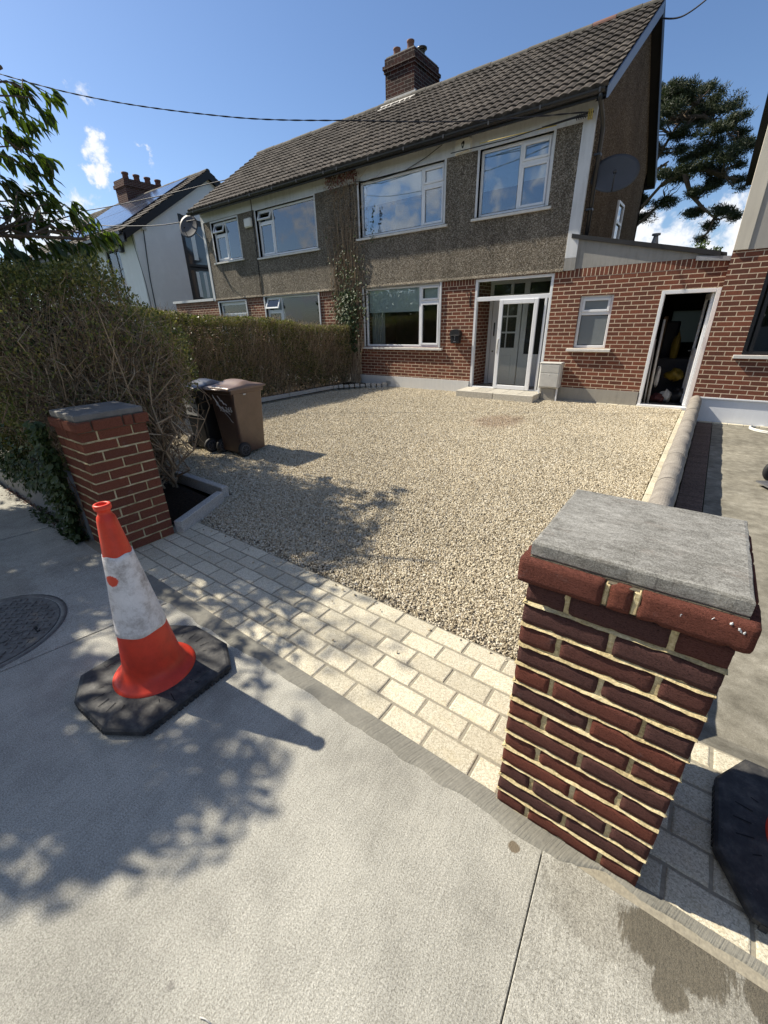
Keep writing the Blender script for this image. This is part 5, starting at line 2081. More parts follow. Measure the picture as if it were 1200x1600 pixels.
# ------------------------------------------------------------------ traffic cones
GROOVE = plain('groove_black', (.008, .008, .009), .8, .1)
HUB = plain('wheel_hub', (.07, .07, .075), .5, .1)
def traffic_cone(loc, rz, label):
    t = thing('traffic_cone', loc, label, 'traffic cone', 'traffic cones beside the entrance', rz)
    # octagonal rubber base, bevelled, with raised ribs and feet
    H, c = .29, .155
    def octa(s, z):
        h, v, k, q = .29 - s, .315 - s, .15 - s * .42, .09 - s * .42
        return [(-h + k, -v, z), (h - k, -v, z), (h, -v + q, z), (h, v - q, z), (h - k, v, z), (-h + k, v, z), (-h, v - q, z), (-h, -v + q, z)]
    mb = MB()
    rings = [octa(.012, .004), octa(.0, .012), octa(.0, .034), octa(.008, .042), octa(.02, .046)]
    def ringr(r, z):
        return [(r * math.cos(R_(-112.5 + 45 * k)), r * math.sin(R_(-112.5 + 45 * k)), z) for k in range(8)]
    rings += [ringr(.225, .052), ringr(.2, .053)]
    vs = [p for r in rings for p in r]
    fs = [(a * 8 + k, a * 8 + (k + 1) % 8, a * 8 + 8 + (k + 1) % 8, a * 8 + 8 + k) for a in range(len(rings) - 1) for k in range(8)]
    fs += [tuple((len(rings) - 1) * 8 + k for k in range(8)), tuple(reversed(range(8)))]
    mb.add(vs, fs)
    for k in range(-7, 8):          # castellated lower edge
        for sg_ in (-1, 1):
            if abs(k * .022) < .13:
                mb.box(k * .022 - .007, sg_ * .313 - .004, 0, k * .022 + .007, sg_ * .313 + .004, .03)
            mb.box(sg_ * .288 - .004, k * .028 - .009, 0, sg_ * .288 + .004, k * .028 + .009, .03)
    for a in range(0, 360, 90):
        for d in (-26, -13, 0, 13, 26):
            if d == 0 and a % 180 == 0:
                continue
            an = R_(a + d + 45 * 0)
            r0, r1 = .222, (.262 if abs(d) > 20 else .27)
            p, q = Vector((r0 * math.cos(an), r0 * math.sin(an), 0)), Vector((r1 * math.cos(an), r1 * math.sin(an), 0))
            n_ = Vector((-math.sin(an), math.cos(an), 0)) * .0022
            mb.add([(*(p - n_).xy, .0535), (*(q - n_).xy, .0485), (*(q + n_).xy, .0485), (*(p + n_).xy, .0535)], [(0, 1, 2, 3)], 1)
    for a in (20, 200):
        an = R_(a)
        cx_, cy_ = .245 * math.cos(an), .245 * math.sin(an)
        mb.box(cx_ - .014, cy_ - .05, .040, cx_ + .014, cy_ + .05, .0525, 0, .003)
    mb.build('rubber_base', [RBASE, GROOVE], t, local=True)
    mb = MB()
    body = [(.187, .048), (.186, .057), (.172, .066), (.148, .082), (.134, .105), (.1285, .125)]
    z = .125
    while z < .86:
        z += .03
        body.append((.130 - (z - .115) / (.885 - .115) * (.130 - .036), z))
    body += [(.0335, .892), (.0265, .902), (.0245, .912), (.026, .922), (.0315, .925), (.033, .930), (.033, .944), (.030, .948), (.022, .948), (.020, .943), (.019, .88)]
    low = [(r, zz) for r, zz in body if zz <= .34]
    mb.lathe(body, 56)
    mb.build('cone_body', CONEO, t, local=True)
    mb = MB()
    def rad(z):
        return .130 - (z - .115) / (.885 - .115) * (.130 - .036)
    prof = [(rad(.325) + .0005, .325), (rad(.325) + .0028, .327)] + [(rad(zz) + .0028, zz) for zz in np.linspace(.35, .70, 14)] + [(rad(.72) + .0028, .72), (rad(.722) + .0005, .722)]
    mb.lathe(prof, 72)
    r3 = random.Random(2)
    for i, v in enumerate(mb.v):
        k = 1 + .004 * math.sin(math.atan2(v[1], v[0]) * 7 + v[2] * 30) * .6
        dz = .004 * math.sin(math.atan2(v[1], v[0]) * 5 + 1) if (v[2] < .33 or v[2] > .715) else 0
        mb.v[i] = (v[0] * k, v[1] * k, v[2] + dz)
    mb.build('reflective_sleeve', SLEEVE, t, local=True)
    return t


traffic_cone((-1.88, .56, .0), R_(3), 'orange and white traffic cone on black rubber base standing in the open pavement')
traffic_cone((.685, 1.375, .004), R_(90), 'traffic cone in shade right of the near pillar, mostly cut off, black base showing')

# ------------------------------------------------------------------ wheelie bins


def taper(mb, w0, d0, w1, d1, y0a, y0b, z0, z1, bev=.03, mi=0):
    """rounded tapered tub from bottom (w0,d0) to top (w1,d1); front at +y, back plane y0"""
    def ring(w_, d_, yb, z, r):
        pts = []
        for (cx, cy, a0) in ((w_ / 2 - r, yb + d_ - r, 0), (-w_ / 2 + r, yb + d_ - r, 90), (-w_ / 2 + r, yb + r, 180), (w_ / 2 - r, yb + r, 270)):
            for k in range(4):
                a = R_(a0 + 30 * k)
                pts.append((cx + r * math.cos(a), cy + r * math.sin(a), z))
        return pts
    n = 16
    K = 6
    vs = []
    for i in range(K + 1):
        t = i / K
        vs += ring(w0 + (w1 - w0) * t, d0 + (d1 - d0) * t, y0a + (y0b - y0a) * t, z0 + (z1 - z0) * t, bev)
    fs = [(a * n + k, a * n + (k + 1) % n, a * n + n + (k + 1) % n, a * n + n + k) for a in range(K) for k in range(n)]
    fs += [tuple(reversed(range(n))), tuple(K * n + k for k in range(n))]
    mb.add(vs, fs, mi)


def text_mesh(name, s, size, mt, parent, loc, rot, ext=.0008, bold=0.0, local_parent=True):
    cu = bpy.data.curves.new(name, 'FONT')
    cu.body = s
    cu.size = size
    cu.extrude = ext
    cu.offset = bold
    cu.align_x = 'CENTER'
    cu.align_y = 'CENTER'
    cu.resolution_u = 3
    tmp = bpy.data.objects.new('tmp_text', cu)
    COL.objects.link(tmp)
    dg = bpy.context.evaluated_depsgraph_get()
    me = bpy.data.meshes.new_from_object(tmp.evaluated_get(dg))
    COL.objects.unlink(tmp)
    bpy.data.objects.remove(tmp)
    me.materials.clear()
    o = link(name, me, mt, parent)
    o.location = loc
    o.rotation_euler = rot
    return o


def wheelie_bin(loc, rz, label, bm, lm, h=.90):
    """local frame: handle/back side at y=0 looking -y, lid opens at +y"""
    t = thing('wheelie_bin', loc, label, 'wheelie bin', 'wheelie bins by the hedge', rz)
    mb = MB()
    taper(mb, .40, .40, .465, .50, .06, -.0, .05, h, .03)
    # recessed lower back where the axle sits, ribs and rim
    b = mb.build('body', bm, t, local=True)
    mb = MB()
    mb.box(-.245, -.02, h - .075, .245, .525, h - .005, 0, .012)
    for sx in (-1, 1):
        mb.prism([(.02, h - .01), (.14, h - .075), (.06, h - .09), (.03, h - .22), (.012, h - .22)], sx * .235 - .007, sx * .235 + .007, 0)
    mb.tube([(-.2, -.01, h - .03), (-.2, -.055, h - .02), (.2, -.055, h - .02), (.2, -.01, h - .03)], .014, 8)
    mb.build('rim', bm, t, local=True)
    mb = MB()
    # domed lid: raised handles at the hinge side and a shallow dome
    nx_, ny_ = 14, 16
    vs = []
    for j in range(ny_ + 1):
        for i in range(nx_ + 1):
            u, v = i / nx_, j / ny_
            x = -.255 + .51 * u
            y = -.045 + .60 * v
            dome = (math.sin(math.pi * u) ** .5) * (math.sin(math.pi * min(1, v * 1.0)) ** .6) * .045
            hump = .035 * math.exp(-((v - .55) / .16) ** 2) * (1 if .12 < u < .88 else .2)
            dip = -.02 * math.exp(-((v - .25) / .1) ** 2) * (1 if .15 < u < .85 else 0)
            vs.append((x, y, h + .004 + dome + hump + dip))
    n0 = len(vs)
    m_ = nx_ + 1
    fs = [(j * m_ + i, j * m_ + i + 1, (j + 1) * m_ + i + 1, (j + 1) * m_ + i) for j in range(ny_) for i in range(nx_)]
    edge = [i for i in range(m_)] + [j * m_ + nx_ for j in range(1, ny_ + 1)] + [ny_ * m_ + i for i in range(nx_ - 1, -1, -1)] + [j * m_ for j in range(ny_ - 1, 0, -1)]
    for k in edge:
        vs.append((vs[k][0], vs[k][1], h - .022))
    L_ = len(edge)
    fs += [(edge[k], n0 + k, n0 + (k + 1) % L_, edge[(k + 1) % L_]) for k in range(L_)]
    mb.add(vs, fs, 0, True)
    mb.build('lid', lm, t, local=True)
    for sx in (-1, 1):
        mb = MB()
        cx = sx * .222
        mb.lathe([(0, -.024), (.085, -.024), (.098, -.016), (.1, 0), (.098, .016), (.085, .024), (0, .024)], 24, (cx, .075, .1), 'X')
        wh = mb.build('wheel', RUBBER, t, local=True)
        mb = MB()
        for s_ in (-1, 1):
            mb.lathe([(.058, s_ * .0245), (.066, s_ * .028), (.07, s_ * .0245)], 20, (cx, .075, .1), 'X')
            mb.lathe([(0, s_ * .03), (.016, s_ * .03), (.018, s_ * .0245)], 12, (cx, .075, .1), 'X')
            for k in range(8):
                a = k * math.pi / 4
                ca, sa = math.cos(a), math.sin(a)
                mb.tube([(cx + s_ * .026, .075 + .016 * ca, .1 + .016 * sa), (cx + s_ * .026, .075 + .06 * ca, .1 + .06 * sa)], .004, 4)
        mb.build('hub', HUB, wh, local=True)
    mb = MB()
    mb.tube([(-.2, .075, .1), (.2, .075, .1)], .011, 8)
    mb.build('axle', METAL, t, local=True)
    return t


bb = wheelie_bin((-4.965, 3.13, -.006), R_(4), 'brown wheelie bin with pale scrawl on its back, right of the black one', BINB, BINL, .895)
kb = wheelie_bin((-5.57, 3.04, -.006), R_(-2), 'black wheelie bin with a grey phone number sticker, half behind the big hedge', BINK, BINKL, .88)
# labels: white scrawl on the brown bin, printed sticker on the black one
mb = MB()
r4 = random.Random(12)
def back_y(z, h=.9):
    return .06 * (1 - (z - .05) / (h - .05)) - .004
for (x0, z0, x1, z1, w_) in ((-.16, .80, -.07, .66, .010), (-.15, .78, -.05, .66, .006), (-.07, .80, .04, .69, .008), (-.03, .74, .09, .68, .006), (-.11, .68, .05, .60, .007), (-.05, .66, .12, .56, .004), (.0, .60, .14, .46, .003)):
    p = Vector((x0, 0, z0))
    q = Vector((x1, 0, z1))
    pts = []
    for k in range(9):
        s = p.lerp(q, k / 8) + Vector((r4.uniform(-.007, .007), 0, r4.uniform(-.009, .009)))
        pts.append((s.x, back_y(s.z) + .001, s.z))
    mb.tube(pts, w_ * .8, 5)
mb.build('scrawl', PAINTW, bb, local=True)
text_mesh('lettering', '92 265', .09, PAINTW, bb, (.05, back_y(.62) - .0, .625), (R_(94), 0, 0), .001, .001)
mb = MB()
mb.box(.2325, .18, .80, .2345, .22, .815)
mb.build('small_label', STICK, bb, local=True)
mb = MB()
mb.add([(-.19, back_y(.74) - .003, .74), (.155, back_y(.74) - .003, .74), (.15, back_y(.50) - .003, .50), (-.185, back_y(.50) - .003, .50)], [(3, 2, 1, 0)])
stk = mb.build('sticker', STICK, kb, local=True)
text_mesh('sticker_number', '01 627 62 62', .085, INK, stk, (-.01, back_y(.57) - .005, .575), (R_(94), 0, 0), .0006, .0015)
text_mesh('sticker_lettering', 'Mala', .055, INK, stk, (.09, back_y(.68) - .005, .685), (R_(94), 0, 0), .0006, .001)

# ------------------------------------------------------------------ manhole cover
t = thing('manhole_cover', (-3.02, .12, 0), 'round cast iron manhole cover set in the shaded pavement at the left edge', 'manhole cover')
mb = MB()
mb.lathe([(.40, -.02), (.40, .0035), (.375, .0035), (.372, -.004), (.366, -.004)], 64)
mb.build('frame_ring', IRON, t, local=True)
mb = MB()
mb.lathe([(.364, -.01), (.364, .003), (.36, .0045), (0, .0045)], 64, smooth=False)
plate = mb.build('cover_plate', IRON, t, local=True)
mb = MB()
for i in range(-13, 14):
    for j in range(-13, 14):
        x, y = i * .052 + (.026 if j % 2 else 0), j * .026
        x *= .5 * 2
        if math.hypot(x, y) > .335 or (abs(y - .0) < .03 and -.24 < x < .24):
            continue
        a = R_(45 if (i + j) % 2 else -45)
        for s_ in (-1,):
            ca, sa = math.cos(a), math.sin(a)
            hx, hy = .013, .0055
            q = [(-hx, -hy), (hx, -hy), (hx, hy), (-hx, hy)]
            P4 = [(x + ca * u - sa * v, y + sa * u + ca * v) for u, v in q]
            P5 = [(x + (ca * u - sa * v) * .8, y + (sa * u + ca * v) * .7) for u, v in q]
            mb.add([(*p, .004) for p in P4] + [(*p, .0095) for p in P5], [(4, 5, 6, 7), (0, 1, 5, 4), (1, 2, 6, 5), (2, 3, 7, 6), (3, 0, 4, 7)])
mb.build('tread_studs', IRON, plate, local=True)
text_mesh('cast_lettering', 'DUBLIN', .07, IRON, plate, (.16, .02, .006), (0, 0, R_(100)), .003, .0015)
mb = MB()
for (x, y) in ((.2, .2), (-.2, -.2)):
    mb.box(x - .035, y - .008, .0046, x + .035, y + .008, .0056)
mb.build('keyhole', GROOVE, plate, local=True)

# ------------------------------------------------------------------ small fittings on the houses
def dish(loc, aim, a, b, label, m, arm_to, k=1.0):
    a, b = a * k, b * k
    t = thing('satellite_dish', loc, label, 'satellite dish', 'satellite dishes')
    aim = Vector(aim).normalized()
    u = aim.cross(Vector((0, 0, 1))).normalized()
    v = u.cross(aim)
    mb = MB()
    n, K = 36, 6
    vs = [tuple(-aim * .03)]
    for k in range(1, K + 1):
        r = k / K
        for i in range(n):
            an = 2 * math.pi * i / n
            p = u * (a * r * math.cos(an)) + v * (b * r * math.sin(an)) - aim * (.03 * (1 - r * r))
            vs.append(tuple(p))
    fs = [(0, 1 + i, 1 + (i + 1) % n) for i in range(n)]
    fs += [(1 + (k - 1) * n + i, 1 + k * n + i, 1 + k * n + (i + 1) % n, 1 + (k - 1) * n + (i + 1) % n) for k in range(1, K) for i in range(n)]
    nv = len(vs)
    back = [(Vector(p) - aim * .006) for p in vs]
    vs2 = vs + [tuple(p) for p in back]
    fs2 = fs + [tuple(nv + i for i in reversed(f)) for f in fs]
    fs2 += [(1 + (K - 1) * n + i, nv + 1 + (K - 1) * n + i, nv + 1 + (K - 1) * n + (i + 1) % n, 1 + (K - 1) * n + (i + 1) % n) for i in range(n)]
    mb.add(vs2, fs2, 0, True)
    mb.build('reflector', m, t, local=True)
    mb = MB()
    foc = aim * .30 - v * b * .55
    mb.tube([tuple(-v * b * .95 - aim * .02), tuple(-v * b * 1.02 + aim * .03), tuple(foc)], .009, 6)
    mb.tube([tuple(foc), tuple(foc - aim * .07 + v * .02)], [.022, .028], 10)
    mb.build('feed_arm', GREYP if a < .3 else BLACKP, t, local=True)
    mb = MB()
    at = Vector(arm_to) - Vector(loc)
    mb.tube([tuple(-aim * .034), tuple(-aim * .13), tuple(at * .9 + Vector((0, 0, -.12))), tuple(at + Vector((0, 0, -.12)))], .018, 8)
    mb.build('wall_bracket', METAL, t, local=True)
    return t


DISHM = plain('dish_grey', (.055, .058, .066), .45, .15, 3, .03)
dish((-2.15, 9.85, 3.93), (.22, -.93, .42), .36, .30, 'large dark grey satellite dish beside the downpipe on the gravel-drive house gable', DISHM, (-2.5, 10.0, 3.93), 1.1)
dish((-14.98, 9.42, 4.66), (.45, -.85, .35), .33, .36, 'small grey satellite dish on the far left corner of the pair', DISHM, (-14.58, 9.64, 4.4))

ab = thing('alarm_box', (-5.02, YF - .03, 4.8), 'white burglar alarm box with a dark bell emblem under the eave between the upstairs windows', 'alarm box', 'alarm boxes on the house fronts')
mb = MB()
mb.prism([(-.17, -.11), (-.13, -.09), (.13, -.07), (.17, -.10), (.165, .10), (.14, .12), (-.14, .12), (-.165, .10)], -.075, 0, 1)
mb.build('cover', plain('alarm_white', (.70, .68, .62), .5, .06), ab, local=True)
mb = MB()
mb.prism([(-.03, .05), (.0, .08), (.035, .085), (.04, .04), (.02, -.02), (.005, -.035), (-.015, -.02)], -.0775, -.074, 1)
mb.build('emblem', INK, ab, local=True)
mb = MB()
mb.prism([(-.015, .03), (.005, .045), (.02, .02), (.005, -.005)], -.0785, -.0772, 1)
mb.box(-.09, -.077, -.045, .09, -.0745, -.038)
mb.box(-.07, -.077, -.066, .06, -.0745, -.056)
mb.build('lettering', GREYP, ab, local=True)
a2 = thing('alarm_box', (-12.08, YF - .03, 4.41), 'plain white box with rounded corners between the two far left upstairs windows', 'alarm box', 'alarm boxes on the house fronts')
mb = MB()
mb.box(-.17, -.09, -.12, .17, 0, .12, 0, .03)
mb.build('cover', plain('alarm_cream', (.66, .65, .60), .5, .06), a2, local=True)

t = thing('letterbox', (-5.0, YF - .0, 1.27), 'black arched wall mailbox fixed to the brickwork left of the porch', 'mailbox')
mb = MB()
arch = [(-.13, .03), (-.115, .09)] + [(.115 * -math.cos(a_), .10 + .055 * math.sin(a_)) for a_ in np.linspace(.2, math.pi - .2, 9)] + [(.115, .09), (.13, .03)]
mb.prism([(-.105, -.145), (.105, -.145), (.125, .03), (-.125, .03)], -.11, 0, 1)
mb.build('body', BLACKP, t, local=True)
mb = MB()
mb.prism(list(reversed([(x * 1.06, z + .002) for x, z in arch])), -.125, 0, 1)
mb.box(-.115, -.132, .012, .115, -.12, .034, 0, .004)
mb.build('flap', BLACKP, t, local=True)
mb = MB()
mb.lathe([(0, -.114), (.012, -.113), (.014, -.109)], 10, (0, 0, -.0), 'Y')
mb.box(-.008, -.1125, -.075, .008, -.109, -.02)
mb.box(-.03, -.1125, -.12, .03, -.109, -.105)
mb.build('lock_plate', METAL, t, local=True)

t = thing('meter_cabinet', (-2.67, YF, 0), 'grey meter cabinet on short legs beside the porch step', 'meter box')
mb = MB()
mb.box(-.21, -.25, .26, .21, -.03, .76, 0, .02)
mb.box(-.225, -.262, .745, .225, -.02, .775, 0, .012)
mb.build('cabinet', GREYP, t, local=True)
mb = MB()
mb.box(-.185, -.258, .29, .185, -.249, .56, 0, .004)
mb.box(-.185, -.258, .575, .185, -.249, .73, 0, .004)
mb.lathe([(0, -.262), (.012, -.261), (.012, -.257)], 10, (0, 0, .53), 'Y')
mb.build('door', GREYP, t, local=True)
for sx in (-1, 1):
    mb = MB()
    mb.box(sx * .185 - .014, -.22, -.02, sx * .185 + .014, -.19, .27)
    mb.build('leg', PVC, t, local=True)
mb = MB()
mb.box(-.15, -.2, -.02, .15, -.06, .26, 0, .01)
mb.build('pipe_cover', PLINTHG, t, local=True)

t = thing('hanging_bracket', (-4.70, YF - .0, 2.05), 'black scrolled basket bracket on the brickwork left of the porch', 'bracket')
mb = MB()
mb.box(-.01, -.012, -.16, .01, 0, .14)
mb.tube([(0, -.01, .12), (0, -.1, .13), (0, -.22, .12), (0, -.25, .10), (0, -.235, .085)], .006, 6)
mb.tube([(0, -.01, -.12), (0, -.06, -.03), (0, -.12, .05), (0, -.18, .12)], .005, 6)
mb.build('scroll_arm', BLACKP, t, local=True)

# ------------------------------------------------------------------ overhead cables
def cable(name, pts, r, label, twist=False):
    P = [Vector(p) for p in pts]
    # Catmull-Rom
    out = []
    for i in range(len(P) - 1):
        p0, p1, p2, p3 = P[max(i - 1, 0)], P[i], P[i + 1], P[min(i + 2, len(P) - 1)]
        for k in range(14):
            u = k / 14
            out.append(.5 * ((2 * p1) + (p2 - p0) * u + (2 * p0 - 5 * p1 + 4 * p2 - p3) * u * u + (3 * p1 - p0 - 3 * p2 + p3) * u ** 3))
    out.append(P[-1])
    mb = MB()
    if twist:
        L = 0
        fine = []
        for i in range(len(out) - 1):
            n = max(1, int((out[i + 1] - out[i]).length / .035))
            for k in range(n):
                fine.append(out[i].lerp(out[i + 1], k / n))
        for ph in (0, math.pi):
            pts2 = []
            L = 0
            for i, p in enumerate(fine):
                if i:
                    L += (p - fine[i - 1]).length
                a_ = L * 2 * math.pi / .55 + ph
                pts2.append(p + Vector((0, math.cos(a_), math.sin(a_))) * r * .75)
            mb.tube(pts2, r * .8, 5)
    else:
        mb.tube(out, r, 5)
    return tag(mb.build(name, CABLE), label, 'cable', 'overhead service cables')


cable('service_cable', [(-2.62, 9.42, 4.75), (-4.4, 8.5, 4.78), (-6.15, 7.57, 4.93), (-8.34, 6.41, 5.17), (-11.2, 4.9, 5.78), (-14.5, 3.1, 6.9)], .008,
      'thick twisted black cable crossing the sky to the right upstairs corner of the house', True)
cable('service_cable', [(-2.40, 12.25, 6.86), (-1.9, 12.2, 6.72), (-1.3, 12.0, 6.93), (-.9, 11.2, 7.1), (-.4, 9.2, 7.0), (0.4, 6, 7.1)], .014, 'thin cable hanging up and right from the gable peak')
cable('service_cable', [(-19.2, 10.1, 5.35), (-21, 9.0, 5.2), (-24, 7.5, 5.3), (-30, 4.5, 5.9)], .018, 'thin cable running left from the junction box of the white house')
cable('service_cable', [(-14.6, 9.5, 4.8), (-17.5, 9.2, 4.95), (-22, 8.6, 5.6), (-30, 7, 7.6)], .016, 'thin cable crossing in front of the white gable to the pair of houses')
cable('service_cable', [(-11.5, 13.6, 6.3), (-15, 12.4, 6.62), (-20, 11.2, 6.5), (-26, 10.4, 6.7), (-34, 9, 7.4)], .018, 'pale thin cable passing in front of the long brick chimney')
# tape and coiled cable end at the corner
t = thing('cable_clamp', (-2.64, YF - .1, 4.74), 'black and yellow striped cable clamp at the top of the white corner strip', 'cable clamp')
mb = MB()
for k in range(5):
    mb.tube([(-.04 - k * .035, -.05 + .0 * k, .045 - .002 * k), (-.055 - k * .035, -.05, .0), (-.04 - k * .035, -.05, -.035)], .008, 5)
mb.tube([(.08, -.03, .03), (-.2, -.06, .01), (-.75, -.12, -.03)], .016, 6)
mb.build('coil', BLACKP, t, local=True)
mb = MB()
for k in range(3):
    mb.box(.0 + k * .028, -.08, -.07, .013 + k * .028, -.03, .07, 0, .004)
mb.build('tape', ORANGEP, t, local=True)
mb = MB()
mb.tube([(-.5, -.11, -.045), (-1.9, -.22, -.04)], .008, 5)
mb.build('yellow_rod', ORANGEP, t, local=True)

# ------------------------------------------------------------------ clutter inside the open side door
def clutter():
    G_ = 'odds and ends stored inside the open side door'
    for (x, y, lx, top, r, lab) in ((-.84, 9.98, -.05, 1.55, .022, 'thick white pole leaning just inside the open side door'), (-.90, 9.96, -.06, 1.2, .014, 'thin white pole leaning left of the thick one')):
        mb = MB()
        mb.tube([(x, y, .02), (x + lx * .5, y + .06, top * .5), (x + lx, y + .12, top)], r, 8)
        tag(mb.build('pole', GREYP), lab, 'pole', G_)
    def lump(name, c, s, m, lab, cat, seed):
        r_ = np.random.default_rng(seed)
        n, k = 18, 12
        vs = []
        for j in range(k + 1):
            ph = math.pi * j / k
            for i in range(n):
                th = 2 * math.pi * i / n
                f = 1 + .26 * math.sin(3 * th + seed) * math.sin(ph * 2 + seed) + .16 * math.sin(5 * th + 2 * ph + seed * 2) + r_.uniform(-.04, .04)
                z = c[2] + s[2] * math.cos(ph) * f
                vs.append((c[0] + s[0] * math.sin(ph) * math.cos(th) * f, c[1] + s[1] * math.sin(ph) * math.sin(th) * f, max(.021, z)))
        mb = MB()
        mb.add(vs, [(j * n + i, j * n + (i + 1) % n, (j + 1) * n + (i + 1) % n, (j + 1) * n + i) for j in range(k) for i in range(n)], 0, True)
        tag(mb.build(name, m), lab, cat, G_)
    lump('sack', (-.52, 10.5, .52), (.15, .18, .10), YELL, 'bulging yellow sack resting in the middle of the store', 'sack', 1)
    lump('jacket', (-.66, 11.0, .95), (.07, .05, .30), YELL, 'yellow jacket hanging behind the yellow sack', 'jacket', 2)
    lump('rag_bundle', (-.80, 10.25, .50), (.04, .05, .17), STAINW, 'grey rag bundle hung beside the white poles', 'bundle', 3)
    lump('rag_bundle', (-.72, 10.2, .09), (.13, .12, .08), REDP, 'dark red rag bundle on the store floor', 'bundle', 4)
    lump('paint_tub', (-.58, 10.25, .13), (.10, .10, .11), GREYP, 'grey tub on the store floor below the yellow sack', 'tub', 5)
    lump('bin_bag', (-.36, 10.3, .15), (.12, .15, .13), BLACKP, 'black bin bag on the floor by the opened door', 'bag', 6)
    mb = MB()
    mb.box(-.95, 10.9, .02, -.35, 11.4, .8, 0, .02)
    mb.box(-.95, 11.4, .02, -.72, 11.9, 1.5, 0, .02)
    tag(mb.build('storage_crate', FELT), 'dark stacked crates at the back of the store', 'crate', G_)
    mb = MB()
    mb.box(-.93, 10.42, .02, -.90, 10.9, 1.6, 0, .008)
    tag(mb.build('timber_board', plain('ply', (.16, .10, .05), .8, .2, 10)), 'brown board leaning on the left store wall', 'board', G_)


clutter()

# ------------------------------------------------------------------ neighbour drive bits
mb = MB()
pts = []
for k in range(40):
    a_ = 2 * math.pi * k / 30
    pts.append((1.12 + .36 * math.cos(a_ + 2.6), 9.02 + .30 * math.sin(a_ + 2.6) + .0 * k, -.104 + (.02 if k > 30 else 0)))
pts += [(1.5, 9.1, -.104), (2.2, 9.14, -.104), (3.4, 9.0, -.104)]
mb.tube(pts, .014, 8)
tag(mb.build('garden_hose', HOSE), 'pale hose coiled on the next driveway against the white plinth', 'hose')
t = thing('sack_truck', (.955, 5.93, -.12), 'black wheeled hand truck lying on the next driveway, one wheel at the right edge', 'hand truck', None, R_(-60))
for (x_, lab) in ((-.19, 0), (.35, 1)):
    mb = MB()
    mb.lathe([(0, -.03), (.09, -.03), (.122, -.022), (.13, 0), (.122, .022), (.09, .03), (0, .03)], 26, (x_, 0, .13), 'X')
    wl = mb.build('wheel', RUBBER, t, local=True)
    mb = MB()
    mb.lathe([(0, -.034), (.05, -.034), (.055, -.03)], 18, (x_, 0, .13), 'X')
    mb.build('hub', HUB, wl, local=True)
mb = MB()
mb.tube([(-.19, 0, .13), (.35, 0, .13)], .012, 8)
for x_ in (-.08, .24):
    mb.tube([(x_, 0, .13), (x_ + .02, .2, .06), (x_ + .4, 1.2, .05)], .014, 8)
mb.box(-.08, -.25, .04, .24, -.02, .055)
mb.build('frame', METAL, t, local=True)

# ------------------------------------------------------------------ low rendered wall under the big hedge
mb = MB()
mb.box(-14, .985, -.15, -3.80, 1.2, .40)
tag(mb.build('garden_wall', render_paint('old_wall', (.26, .26, .25), .35)), 'low rendered wall under the big hedge at the left edge', 'wall')

# ------------------------------------------------------------------ hedges


def twig_paths(S, T, K=5, jit=.05):
    """wiggly polylines from S to T"""
    n = len(S)
    t = np.linspace(0, 1, K)[None, :, None]
    P = S[:, None] * (1 - t) + T[:, None] * t
    L = np.linalg.norm(T - S, axis=1)[:, None, None]
    P[:, 1:-1] += rng.normal(size=(n, K - 2, 3)) * jit * L
    return P


